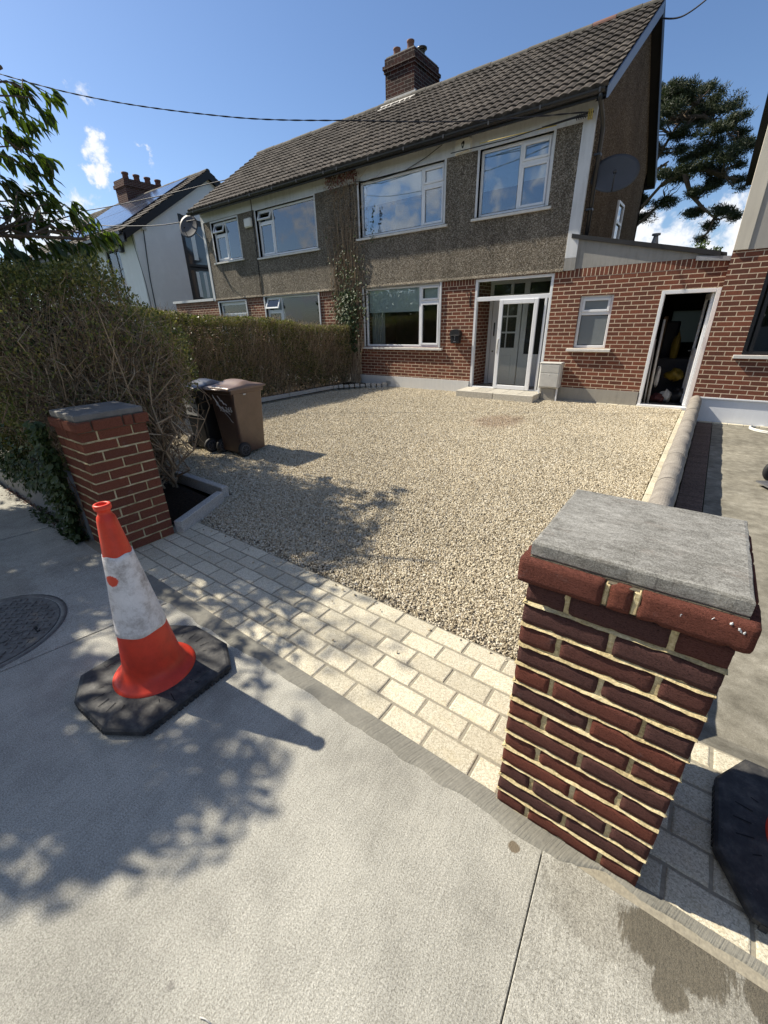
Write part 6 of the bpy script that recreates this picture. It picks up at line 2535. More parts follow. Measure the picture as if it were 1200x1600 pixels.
def big_hedge():
    t = thing('privet_hedge', (-5.2, 1.9, 0), 'tall overgrown privet hedge with bare brown twigs behind the left pillar', 'hedge', 'hedges along the left side')
    cy, hy, ex, cz, hz = 1.80, .86, -5.02, 1.20, .92

    def d(P):
        x = np.maximum(0, P[:, 0] - ex) / .92
        sh_ = .62 * np.clip(1.2 - P[:, 2], 0, 1) + .75 * np.clip(P[:, 2] - 1.45, 0, 1)
        yy = np.abs(P[:, 1] - cy) / (hy - np.where(P[:, 1] > cy, sh_, 0))
        zz = np.abs(P[:, 2] - cz - .06 - .08 * np.sin(P[:, 0] * 1.7 + 1.2)) / hz
        n = .07 * np.sin(P[:, 0] * 5 + P[:, 2] * 3) + .05 * np.sin(P[:, 1] * 9 + P[:, 0] * 4) + .04 * np.sin(P[:, 2] * 11)
        return (x ** 2.6 + yy ** 3 + zz ** 2.8) ** (1 / 2.8) + n * .7
    lo, hi = np.array([-9.5, .85, .2]), np.array([-3.85, 2.95, 2.4])

    def sample(n, a, b, keep=None):
        out = []
        m = 0
        while m < n:
            P = rng.uniform(lo, hi, (n * 3, 3))
            dd = d(P)
            k = (dd > a) & (dd < b)
            if keep is not None:
                k &= rng.uniform(size=len(P)) < keep(P)
            out.append(P[k])
            m += k.sum()
        return np.concatenate(out)[:n]
    # stems rising from the base
    nb = 44
    bx = np.concatenate([rng.uniform(-5.0, -4.3, 26), rng.uniform(-9, -5.0, nb - 26)])
    B = np.stack([bx, rng.uniform(1.45, 2.0, nb), np.full(nb, .0)], 1)
    stems, srad = [], []
    for i in range(nb):
        for k in range(3):
            tgt = B[i] + np.array([rng.uniform(-.45, .35), rng.uniform(-.4, .4), rng.uniform(.7, 1.35)])
            stems.append((B[i] + rng.uniform(-.04, .04, 3) * [1, 1, 0], tgt))
    S = np.array([s[0] for s in stems])
    T = np.array([s[1] for s in stems])
    P0 = twig_paths(S, T, 7, .05)
    r0 = np.linspace(.016, .005, 7)[None] * rng.uniform(.7, 1.3, (len(S), 1))
    parts = []
    V, Q = twigs(P0, r0, 6)
    parts.append((V, Q, None, 0))
    # side branches out to the surface, growing outwards and up from the stems
    n1 = 4200
    pick = rng.integers(0, len(S), n1)
    kk = rng.integers(1, 7, n1)
    s1 = P0[pick, kk]
    tgt = sample(n1 * 3, .78, 1.04, lambda P: np.where(P[:, 0] > -6.0, 1.0, .35))
    # choose for each start the nearest of a few random targets
    best = None
    for c in range(10):
        cand = tgt[rng.integers(0, len(tgt), n1)]
        dist = np.linalg.norm((cand - s1) * [1, 1, .8], axis=1) + np.where(cand[:, 2] < s1[:, 2], .35, 0)
        if best is None:
            best, bd = cand.copy(), dist.copy()
        else:
            m = dist < bd
            best[m], bd[m] = cand[m], dist[m]
    P1 = twig_paths(s1, best, 7, .085)
    r1 = np.linspace(.0058, .0018, 7)[None] * rng.uniform(.6, 1.4, (n1, 1))
    V, Q = twigs(P1, r1, 4)
    parts.append((V, Q, None, 0))
    n2 = 20000
    pick = rng.integers(0, n1, n2)
    kk = rng.integers(2, 6, n2)
    s2 = P1[pick, kk]
    out = s2 - np.array([[-5.4, cy, 1.0]]) * [1, 1, 1]
    out[:, 0] = np.where(s2[:, 0] > -5.3, s2[:, 0] + 5.3, 0)
    out /= np.linalg.norm(out, axis=1, keepdims=True) + 1e-6
    t2 = s2 + (out * .5 + rdir(n2) * .8 + [0, 0, .35]) * rng.uniform(.10, .30, (n2, 1))
    P2 = twig_paths(s2, t2, 4, .1)
    ok = d(t2) < 1.06
    P2 = P2[ok]
    r2_ = np.linspace(.0026, .0011, 4)[None] * rng.uniform(.7, 1.3, (len(P2), 1))
    V, Q = twigs(P2, r2_, 3)
    parts.append((V, Q, None, 0))
    M_ = merge(parts)
    np_mesh('branches', M_['verts'], quads=M_['quads'], mats=TWIG, parent=t)

    # leaves: thick on top and to the left, nearly bare on the end facing the drive
    def cover(P):
        top = np.clip((P[:, 2] - 1.72) / .28, 0, 1)
        left = np.clip((-4.55 - P[:, 0] - .25 * np.sin(P[:, 2] * 5)) / .5, 0, 1) * np.clip((1.9 - P[:, 1]) / .5, 0, 1)
        rightedge = np.clip((P[:, 1] - 2.3) / .35, 0, 1) * .55
        patch = .5 + .5 * np.sin(P[:, 0] * 7 + 1) * np.sin(P[:, 2] * 6 + P[:, 1] * 5)
        return np.clip(np.maximum.reduce([top * .8, left * .95, rightedge, .15 + .24 * patch, np.where(P[:, 2] < .8, .12, 0)]), 0, 1)
    parts = []
    n = 82000
    P = sample(n, .80, 1.045, cover)
    D = rdir(n) * .8 + [0, 0, .5]
    V, T_ = leaves(P, D, rdir(n), rng.uniform(.022, .044, n), rng.uniform(.013, .024, n))
    parts.append((V, None, T_, 0))
    M_ = merge(parts)
    np_mesh('leaves', M_['verts'], tris=M_['tris'], mats=PRIV, parent=t)
    n = 17000
    P = sample(n, .25, .74)
    V, T_ = leaves(P, rdir(n), rdir(n), rng.uniform(.03, .06, n), rng.uniform(.02, .035, n))
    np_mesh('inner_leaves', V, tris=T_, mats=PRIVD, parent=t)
    # a few long wild shoots
    k = 160
    s3 = sample(k, .9, 1.05)
    t3 = s3 + rdir(k) * .07 + np.array([0.02, .02, .16]) * rng.uniform(.3, 1.3, (k, 1))
    P3 = twig_paths(s3, t3, 4, .06)
    V, Q = twigs(P3, np.linspace(.0022, .001, 4)[None] * np.ones((k, 1)), 3)
    # drooping bare twigs at the lower right corner of the hedge
    m = 120
    s4 = np.stack([rng.uniform(-4.55, -4.25, m), rng.uniform(1.7, 2.1, m), rng.uniform(.55, .95, m)], 1)
    t4 = s4 + np.stack([rng.uniform(.0, .30, m), rng.uniform(-.05, .28, m), rng.uniform(-.42, .05, m)], 1)
    P4 = twig_paths(s4, t4, 6, .06)
    V4, Q4 = twigs(P4, np.linspace(.0042, .0014, 6)[None] * np.ones((m, 1)), 4)
    M_ = merge([(V, Q, None, 0), (V4, Q4, None, 0)])
    np_mesh('twigs', M_['verts'], quads=M_['quads'], mats=TWIG, parent=t)
    return t


big_hedge()


def low_hedge():
    t = thing('privet_hedge', (-8.9, 7.0, 0), 'clipped privet hedge running along the left of the gravel to the house', 'hedge', 'hedges along the left side')
    ya, yb = 3.1, 9.45

    def top(y):
        return 1.86 - (y - 4.8) * .072 + .035 * np.sin(y * 2.1)

    def samp(n, shell, keep=None):
        out, m = [], 0
        while m < n:
            y = rng.uniform(ya, yb, n * 2)
            x = rng.uniform(-9.6, -8.05, n * 2)
            z = rng.uniform(.12, 2.0, n * 2)
            tz = top(y)
            bul = .05 * np.sin(y * 3.3 + z * 2) + .03 * np.sin(y * 9 + z * 7) - .12 * np.clip((.6 - z), 0, 1)
            dx = (-8.18 + bul) - x
            dz = tz + .02 * np.sin(x * 14 + y * 9) - z
            dd = np.minimum(dx, dz)
            k = (dd > 0) & ((dd < shell) if shell > 0 else (dd < -shell * 9))
            P = np.stack([x, y, z], 1)
            if keep is not None:
                k &= rng.uniform(size=len(P)) < keep(P, dx, dz)
            out.append(P[k])
            m += k.sum()
        return np.concatenate(out)[:n]

    def keep(P, dx, dz):
        return np.clip(np.where(dz < .16, 1.0, .42 + .4 * (.5 + .5 * np.sin(P[:, 1] * 2.3 + P[:, 2] * 3)) - np.clip(.75 - P[:, 2], 0, 1) * .55), .03, 1)
    n = 70000
    P = samp(n, .14, keep)
    V, T_ = leaves(P, rdir(n) * .8 + [.2, -.1, .4], rdir(n), rng.uniform(.022, .042, n), rng.uniform(.014, .024, n))
    np_mesh('leaves', V, tris=T_, mats=PRIV, parent=t)
    n = 14000
    P = samp(n, .6)
    V, T_ = leaves(P, rdir(n), rdir(n), rng.uniform(.04, .07, n), rng.uniform(.03, .045, n))
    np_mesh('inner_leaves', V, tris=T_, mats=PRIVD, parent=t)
    n = 4200
    y = rng.uniform(ya, yb, n)
    S = np.stack([rng.uniform(-8.75, -8.3, n), y, rng.uniform(.0, .9, n)], 1)
    T = np.stack([rng.uniform(-8.32, -8.10, n), y + rng.normal(size=n) * .16, np.minimum(S[:, 2] + rng.uniform(.3, 1.1, n), top(y))], 1)
    V1, Q1 = twigs(twig_paths(S, T, 6, .06), np.linspace(.007, .002, 6)[None] * rng.uniform(.6, 1.4, (n, 1)), 4)
    n = 9000
    P = samp(n, .12)
    V2, Q2 = twigs(twig_paths(P, P + (rdir(n) + [.3, 0, .3]) * .12, 4, .1), np.linspace(.003, .0012, 4)[None] * np.ones((n, 1)), 3)
    M_ = merge([(V1, Q1, None, 0), (V2, Q2, None, 0)])
    np_mesh('branches', M_['verts'], quads=M_['quads'], mats=TWIG, parent=t)


low_hedge()
mb = MB()
mb.add([(-7.86, 3.0, .03), (-7.86, 5.9, .03), (-7.8, 8.3, .04), (-7.0, 9.62, .04), (-9.8, 9.62, .05), (-9.8, 3.0, .05)], [(5, 4, 3, 2, 1, 0)])
tag(mb.build('hedge_soil', SOIL), kind='structure')
mb = MB()
mb.quad((-40, 1.2, -.02), (-9.8, 1.2, -.02), (-9.8, 9.6, -.02), (-40, 9.6, -.02))
mb.quad((-9.8, 1.2, .0), (-7.9, 1.2, .0), (-7.9, 9.6, .0), (-9.8, 9.6, .0))
tag(mb.build('lawn', GRASS), kind='structure')

# kerb along the hedge: three long stones, then short upright ones curving to the house
GK = 'kerb stones between the gravel and the hedge bed'
KH = .115
K_ = [(-8.02, 5.95), (-8.0, 6.85), (-7.99, 7.75), (-7.97, 8.35)]
for i in range(3):
    kerbstone(K_[i], (K_[i + 1][0], K_[i + 1][1] - .012), .08, -.03, KH, 'kerb_stone', ['long pale kerb stone by the brown bin', 'middle long pale kerb stone along the low hedge', 'long pale kerb stone just before the short upright ones'][i], GK)
kerbstone((-8.03, 5.0), (-8.02, 5.94), .08, -.03, KH, 'kerb_stone', 'long pale kerb stone hidden behind the bins', GK)
arc = []
for k in range(11):
    u = k / 10
    arc.append((-7.97 + .95 * u ** 1.15, 8.37 + 1.18 * u ** .9))
for k in range(10):
    p, q = arc[k], arc[k + 1]
    dx, dy = q[0] - p[0], q[1] - p[1]
    kerbstone((p[0] + dx * .10, p[1] + dy * .10), (p[0] + dx * .90, p[1] + dy * .90), .08, -.03, KH + .008 * math.sin(k * 2.2), 'kerb_stone', '%s short upright kerb block counted from the house wall' % ('tenth ninth eighth seventh sixth fifth fourth third second nearest'.split()[k]), GK)

# climber on the party line between the houses
def climber():
    t = thing('climbing_ivy', (-8.3, YF - .05, 0), 'ivy climbing the wall between the two houses, bare higher up', 'climbing plant')
    P, r = [], []
    for k in range(110):
        x0 = rng.uniform(-8.75, -7.9)
        h = rng.uniform(2.0, 4.85)
        K = 16
        z = np.linspace(0.05, h, K)
        x = x0 + np.cumsum(rng.normal(size=K) * .035) + (z / 4.8) * rng.uniform(-.35, .2)
        y = YF - .035 - rng.uniform(.0, .05, K) - .10 * np.clip(1 - z / 1.5, 0, 1) - np.where(z > 4.6, .1, 0)
        P.append(np.stack([x, y, z], 1))
        r.append(np.linspace(.010, .003, K) * rng.uniform(.6, 1.6))
    V1, Q1 = twigs(np.array(P), np.array(r), 4)
    P, r = [], []
    for k in range(420):
        z0 = rng.uniform(1.8, 4.85)
        x0 = rng.uniform(-8.95, -7.7)
        K = 5
        s = np.array([x0, YF - .035, z0])
        e = s + np.array([rng.normal() * .22, -rng.uniform(0, .05), rng.normal() * .16 + .05])
        P.append(s + (e - s) * np.linspace(0, 1, K)[:, None] + rng.normal(size=(K, 3)) * [.02, .006, .02])
        r.append(np.linspace(.0045, .0018, K))
    V2, Q2 = twigs(np.array(P), np.array(r), 3)
    M_ = merge([(V1, Q1, None, 0), (V2, Q2, None, 0)])
    np_mesh('stems', M_['verts'], quads=M_['quads'], mats=TWIG, parent=t)

    def lv(n, fx, fz, L, W, m, nm, yo=.12):
        Pp = np.stack([fx, YF - .04 - rng.uniform(0, yo, n), fz], 1)
        D = rdir(n) * .6 + [0, -.3, -.7]
        V, T_ = leaves(Pp, D, rdir(n) * .5 + [0, -1, .2], rng.uniform(*L, n), rng.uniform(*W, n), .15)
        np_mesh(nm, V, tris=T_, mats=m, parent=t)
    n = 1100
    z = rng.uniform(.9, 2.4, n)
    x = -8.3 + rng.normal(size=n) * (.20 + .07 * np.sin(z * 4)) + .05
    lv(n, x, z, (.05, .085), (.045, .075), IVY, 'leaves', .18)
    n = 300
    z = 2.2 + np.abs(rng.normal(size=n)) * .6
    lv(n, -8.25 + rng.normal(size=n) * .3, z, (.04, .07), (.035, .06), IVY, 'upper_leaves')
    n = 300
    lv(n, rng.uniform(-8.75, -7.75, n), 4.95 - np.abs(rng.normal(size=n)) * .13, (.05, .10), (.02, .04), TWIGR, 'dead_leaves', .25)
    n = 60
    z = rng.uniform(3.45, 4.2, n)
    lv(n, -7.42 + rng.normal(size=n) * .03 + (z - 3.4) * .1, z, (.04, .07), (.02, .04), IVY, 'side_shoot', .06)


climber()

# ivy on the left pillar and the foot of the big hedge
def pillar_ivy():
    t = thing('ivy_patch', (-3.9, .97, .3), 'dark ivy creeping over the left side of the ivy covered pillar and low wall', 'ivy')
    n = 1500
    u = rng.uniform(size=n)
    z = rng.uniform(.02, .98, n)
    x = -3.80 - np.abs(rng.normal(size=n)) * .16 + np.clip((z - .25) * (.80 - z) * 1.0, 0, .2) * rng.uniform(0, 1, n)
    y = .965 - rng.uniform(0, .07, n)
    k = ~((z < .22) & (x > -3.85))
    P = np.stack([x, y, z], 1)[k]
    n = len(P)
    V, T_ = leaves(P, rdir(n) * .6 + [.1, -.3, -.6], rdir(n) * .5 + [0, -1, .3], rng.uniform(.035, .06, n), rng.uniform(.035, .055, n), .12)
    m = 2600
    x = rng.uniform(-8, -3.85, m)
    z = .42 + np.abs(rng.normal(size=m)) * .16 - np.abs(np.sin(x * 5)) * rng.uniform(0, .22, m)
    P2 = np.stack([x, .965 - rng.uniform(0, .10, m), z], 1)
    V2, T2 = leaves(P2, rdir(m) * .6 + [0, -.3, -.7], rdir(m) * .5 + [0, -1, .3], rng.uniform(.03, .055, m), rng.uniform(.03, .05, m), .12)
    g_ = 240
    P3 = np.stack([rng.uniform(-4.9, -3.8, g_), rng.uniform(.86, .98, g_), rng.uniform(.0, .05, g_)], 1)
    V3, T3 = leaves(P3, rdir(g_) * .8 + [0, -.2, .3], rdir(g_) * .5 + [0, 0, 1], rng.uniform(.03, .05, g_), rng.uniform(.02, .04, g_), .12)
    M_ = merge([(V, None, T_, 0), (V2, None, T2, 0), (V3, None, T3, 0)])
    np_mesh('leaves', M_['verts'], tris=M_['tris'], mats=IVY, parent=t)
    k = 60
    S = np.stack([rng.uniform(-4.3, -3.82, k), np.full(k, .975), rng.uniform(0, .5, k)], 1)
    V, Q = twigs(twig_paths(S, S + rdir(k) * [.2, .01, .3] + [.03, 0, .2], 6, .06), np.full((k, 6), .003), 4)
    np_mesh('stems', V, quads=Q, mats=TWIG, parent=t)


pillar_ivy()

# ------------------------------------------------------------------ cherry tree overhanging from the left
VIS = [[-5.84,2.1,3.68],[-5.76,2.19,3.67],[-5.94,2.46,3.76],[-5.79,2.3,3.56],[-5.74,2.04,3.5],[-5.94,2.21,3.48],[-6.25,2.11,3.47],[-6.18,2.17,3.39],[-6.16,1.98,3.22],[-5.83,1.96,3.11],[-6.02,2.15,3.21],[-5.87,2.23,3.17],[-5.8,1.8,2.92],[-5.76,1.85,2.87],[-5.83,2.12,3.04],[-5.74,1.93,2.83],[-5.66,2.04,2.84],[-5.65,1.71,2.68],[-5.64,1.79,2.62],[-5.15,1.88,2.64],[-5.25,2.09,2.66],[-5.5,1.88,2.56],[-5.59,2.13,2.58],[-5.68,1.71,2.49],[-5.7,2.4,2.66],[-5.07,1.79,2.35],[-5.48,1.77,2.37],[-5.54,2.12,2.41],[-5.4,2.32,2.47],[-5.14,1.46,2.27],[-5.38,1.61,2.26],[-5.07,2.04,2.33],[-5.75,2.05,2.34],[-5.69,2.56,2.56]]
SH = [(-1.78,-0.12),(-1.23,0.42),(-1.84,-0.01),(-1.69,0.01),(-1.9,-0.08),(-2.0,-0.22),(-1.64,-0.14),(-1.42,0.19),(-1.21,0.52),(-1.09,0.35),(-2.19,-0.23),(-1.95,-0.28),(-1.39,-0.06),(-2.2,-0.32),(-2.33,-0.36),(-1.41,-0.01),(-2.28,-0.21),(-1.2,0.23),(-1.38,0.32),(-1.87,-0.32),(-1.2,0.49),(-1.37,0.22),(-1.6,0.26),(-1.64,0.14),(-1.45,0.5),(-1.35,0.35),(-1.58,-0.09),(-1.22,0.35),(-1.9,0.1),(-1.7,0.07),(-1.26,0.18),(-1.42,0.1),(-1.79,-0.04),(-2.39,-0.27),(-1.87,-0.08),(-1.88,-0.34),(-1.57,0.18),(-1.39,0.19),(-1.95,-0.28),(-1.41,-0.06),(-2.54,-0.27),(-1.73,-0.07),(-2.14,-0.12),(-1.12,0.4),(-1.36,0.38),(-3.31,0.47),(-3.34,1.12),(-4.85,0.7),(-3.0,0.84),(-3.19,0.96),(-4.24,1.11),(-3.9,0.62),(-4.21,0.08),(-4.16,0.66),(-3.92,0.33),(-2.53,0.16),(-4.63,0.53),(-2.94,0.64),(-4.03,1.14),(-3.18,-0.03),(-3.24,0.2),(-4.5,1.11),(-4.25,1.13),(-4.7,0.9),(-2.99,0.54),(-2.06,0.12),(-3.5,-0.03),(-4.28,1.05),(-2.92,0.82),(-3.39,0.76),(-2.84,0.55),(-3.58,-0.04),(-2.34,0.11),(-3.94,0.74),(-2.39,0.22),(-3.96,0.36),(-4.47,0.55),(-3.66,0.8),(-4.63,0.95),(-3.98,0.99),(-4.89,0.65),(-2.22,0.19),(-3.1,1.06),(-3.15,0.11),(-4.22,1.06),(-3.17,0.24),(-3.06,0.77),(-3.24,0.51),(-4.97,0.79),(-3.59,0.54),(-3.26,0.11),(-2.93,-0.09),(-2.81,-0.21),(-3.66,-0.05),(-4.05,1.05),(-2.76,0.94),(-4.25,0.31),(-3.88,1.17),(-4.25,0.76),(-2.63,0.78),(-3.79,-0.01),(-2.16,0.14),(-2.74,0.34),(-3.16,0.98),(-4.18,0.65),(-4.39,0.49),(-4.29,1.09),(-4.8,0.86),(-4.54,1.11),(-3.03,1.05),(-3.59,-0.09),(-4.11,0.41),(-4.43,0.98),(-4.26,0.57),(-3.05,1.07),(-4.65,0.8),(-4.15,1.19),(-3.23,0.27),(-4.53,1.15),(-3.03,0.98),(-4.78,0.44),(-3.43,0.53),(-4.04,0.83),(-3.34,0.02),(-3.17,0.24),(-4.04,0.78),(-4.09,1.18),(-4.61,0.95),(-4.23,0.8),(-3.94,-0.06),(-4.0,0.42),(-4.06,0.4),(-2.65,0.82),(-3.85,-0.09),(-4.26,0.56),(-4.64,0.64),(-3.25,0.62),(-3.79,0.92),(-3.8,0.2),(-3.14,-0.01),(-4.1,0.73),(-3.44,1.15),(-2.14,0.12),(-4.13,0.53),(-3.44,0.28),(-2.38,0.03),(-3.68,-0.09),(-2.89,0.62),(-2.35,-0.14),(-3.24,0.54),(-3.67,1.01),(-4.55,0.43),(-4.3,0.76),(-4.29,0.35),(-2.22,0.15),(-2.53,0.03),(-3.53,0.36),(-4.93,0.68),(-3.03,0.67),(-3.55,0.55),(-2.96,-0.17),(-3.8,-0.06),(-4.9,0.86),(-4.17,0.24),(-4.32,0.6),(-4.85,0.68),(-4.72,0.87),(-3.44,0.36),(-4.23,0.27),(-3.46,0.1),(-3.17,-0.01),(-3.64,0.7),(-3.44,0.59),(-3.35,0.02),(-3.74,0.23),(-4.23,0.2),(-4.25,0.2),(-4.55,0.45),(-4.27,0.28),(-3.04,0.2),(-4.15,0.97),(-3.4,0.07),(-4.43,1.16),(-3.94,0.09),(-3.78,0.82),(-2.62,-0.12),(-2.8,0.56),(-2.01,0.24),(-4.08,0.74),(-2.73,0.58),(-3.62,1.12),(-3.81,0.81),(-3.96,0.05),(-2.8,0.85),(-2.32,0.21),(-3.02,1.05),(-3.93,1.08),(-3.8,0.79),(-3.18,1.1),(-4.3,0.23),(-3.16,0.73),(-3.66,1.03),(-4.07,0.36),(-3.86,0.98),(-4.83,1.01),(-2.71,0.43),(-2.78,0.15),(-4.36,0.79),(-3.37,0.71),(-4.09,0.49),(-2.74,0.9),(-3.03,0.11),(-3.18,0.01),(-3.1,-0.0),(-2.36,0.19),(-2.69,-0.03),(-3.34,0.14),(-3.78,0.8),(-3.13,0.07),(-2.6,-0.17),(-3.21,-0.01),(-2.61,0.06),(-4.08,0.58),(-3.33,0.78),(-2.21,0.24),(-3.14,-0.09),(-2.39,0.23),(-2.89,1.03),(-3.97,0.04),(-4.42,0.46),(-2.84,0.95),(-2.91,0.37),(-4.68,0.41),(-2.41,0.28),(-3.37,0.1),(-3.12,0.14),(-3.37,1.04),(-4.29,1.1),(-2.55,-0.03),(-3.95,0.54),(-3.09,0.64),(-4.61,1.04),(-3.49,0.15),(-4.62,0.93),(-3.31,0.13),(-3.92,0.62),(-4.7,0.46),(-2.31,0.24),(-2.89,0.02),(-4.69,0.86),(-4.54,0.81),(-3.7,0.52),(-4.03,0.49),(-4.15,1.08),(-2.95,0.85),(-3.06,0.84),(-3.57,0.46),(-4.0,0.54),(-3.25,0.64),(-4.72,0.49),(-3.16,0.33),(-4.68,0.43),(-3.02,0.18),(-4.34,0.38),(-2.94,-0.21),(-3.01,-0.18),(-2.29,0.02),(-2.51,-0.21),(-3.61,0.12),(-2.67,0.87),(-2.82,0.35),(-4.01,0.25),(-4.03,0.59),(-3.95,-0.07),(-2.7,0.8),(-4.04,0.91),(-4.9,0.87),(-4.75,0.66),(-3.54,0.88),(-5.03,0.73),(-2.5,-0.21),(-2.98,0.15),(-2.58,0.9),(-3.4,1.1),(-3.14,0.12),(-2.81,0.79),(-2.17,-0.01),(-4.39,0.31),(-5.04,0.64),(-3.83,0.13),(-4.9,0.58),(-4.91,1.01),(-4.32,1.06),(-3.76,1.04),(-4.7,0.99),(-3.54,0.16),(-4.08,0.15),(-3.15,0.39),(-3.52,0.69),(-4.26,0.72),(-3.96,0.52),(-2.74,0.23),(-1.49,0.93),(-3.26,2.57),(-3.33,1.44),(-2.61,2.12),(-3.13,1.85),(-2.49,1.95),(-2.67,1.76),(-2.11,2.4),(-1.84,1.5),(-4.01,1.93),(-2.62,1.31),(-3.19,1.7),(-2.89,1.89),(-3.29,1.69),(-2.75,2.05),(-3.01,1.84),(-2.61,1.92),(-3.95,2.23),(-3.16,2.58),(-3.93,2.03),(-3.47,2.18),(-2.03,2.22),(-3.08,2.19),(-3.85,2.02),(-3.63,2.48),(-3.87,2.24),(-2.88,1.58),(-3.08,2.36),(-2.27,1.41),(-4.1,2.08),(-1.87,1.35),(-2.41,1.65),(-2.52,1.89),(-3.88,2.66),(-2.48,1.14),(-2.45,2.47),(-1.98,1.69),(-2.34,2.21),(-4.13,2.01),(-2.12,1.16),(-3.15,1.95),(-2.76,2.57),(-2.94,2.06),(-2.86,2.26),(-2.69,1.75),(-3.5,2.6),(-3.31,2.33),(-3.7,1.8),(-3.27,2.63),(-2.27,1.51),(-3.62,2.39),(-3.06,1.36),(-3.97,2.34),(-2.47,2.5),(-3.89,2.07),(-2.74,1.33),(-2.1,1.34),(-3.56,2.41),(-3.57,1.58),(-2.13,2.06),(-3.21,1.86),(-3.5,2.61),(-2.56,2.46),(-3.47,1.68),(-2.95,2.36),(-3.76,1.92),(-2.93,2.5),(-3.65,2.66),(-2.54,2.0),(-2.84,2.17),(-3.33,2.24),(-3.2,2.1),(-2.32,1.6),(-3.12,1.33),(-3.83,1.89),(-2.14,1.26),(-3.71,2.34),(-2.71,1.53),(-2.11,1.64),(-3.2,1.28),(-2.04,1.32),(-3.96,2.63),(-3.21,2.35),(-2.23,2.2),(-2.54,1.69),(-3.1,1.65),(-3.09,2.37),(-2.02,2.18),(-2.11,2.24),(-2.14,1.27),(-2.0,2.0),(-3.39,1.27),(-2.62,1.44),(-3.29,2.03),(-2.01,1.48),(-2.62,2.38),(-3.78,2.53),(-4.03,2.46),(-4.07,2.36),(-4.02,2.51),(-2.38,2.06),(-3.02,2.06),(-2.55,1.89),(-2.08,1.53),(-2.62,1.92),(-4.11,2.33),(-3.64,1.96),(-2.7,2.42),(-3.85,1.81),(-2.21,2.24),(-2.98,2.2),(-2.83,1.22),(-3.94,2.24),(-2.41,1.84),(-2.37,1.43),(-3.21,1.73),(-3.27,2.61),(-3.36,1.9),(-2.4,2.45),(-2.9,2.27),(-2.93,1.79),(-2.45,2.49),(-2.45,1.22),(-3.06,1.67),(-3.28,1.97),(-1.83,1.99),(-2.34,1.69),(-3.12,2.43),(-3.74,2.26),(-2.83,2.15),(-1.89,1.99),(-3.93,2.54),(-4.03,2.33),(-3.49,2.5),(-2.52,1.96),(-2.97,1.58),(-3.94,1.98),(-1.93,1.59),(-3.49,1.42),(-4.14,2.09),(-2.74,1.43),(-2.74,1.95),(-2.37,1.48),(-3.67,2.63),(-2.4,2.41),(-3.34,2.09),(-3.25,2.27),(-3.03,2.31),(-2.92,1.7),(-1.8,1.16),(-1.62,0.98),(-4.35,2.7),(-5.05,2.55),(-4.02,3.14),(-4.24,2.99),(-3.95,3.35),(-5.1,2.75),(-4.23,3.26),(-4.27,3.31),(-4.96,2.45),(-4.71,2.74),(-5.35,2.47),(-4.77,3.03),(-4.05,2.95),(-4.86,2.91),(-5.26,2.68),(-4.62,2.91),(-4.31,3.25),(-5.44,2.54),(-5.18,2.54),(-4.02,3.51),(-4.02,2.85),(-5.09,2.66),(-4.71,3.1),(-2.51,3.04),(-2.69,3.14),(-2.98,3.68),(-2.85,3.04),(-3.38,2.89),(-3.4,3.59),(-3.1,3.26),(-2.91,3.29),(-3.48,4.03),(-3.0,3.19),(-3.52,3.43)]


def outside_left(p, m=0.0):
    return -.2171 * p[0] - .9299 * p[1] + .2969 * (p[2] - 1.6) > m


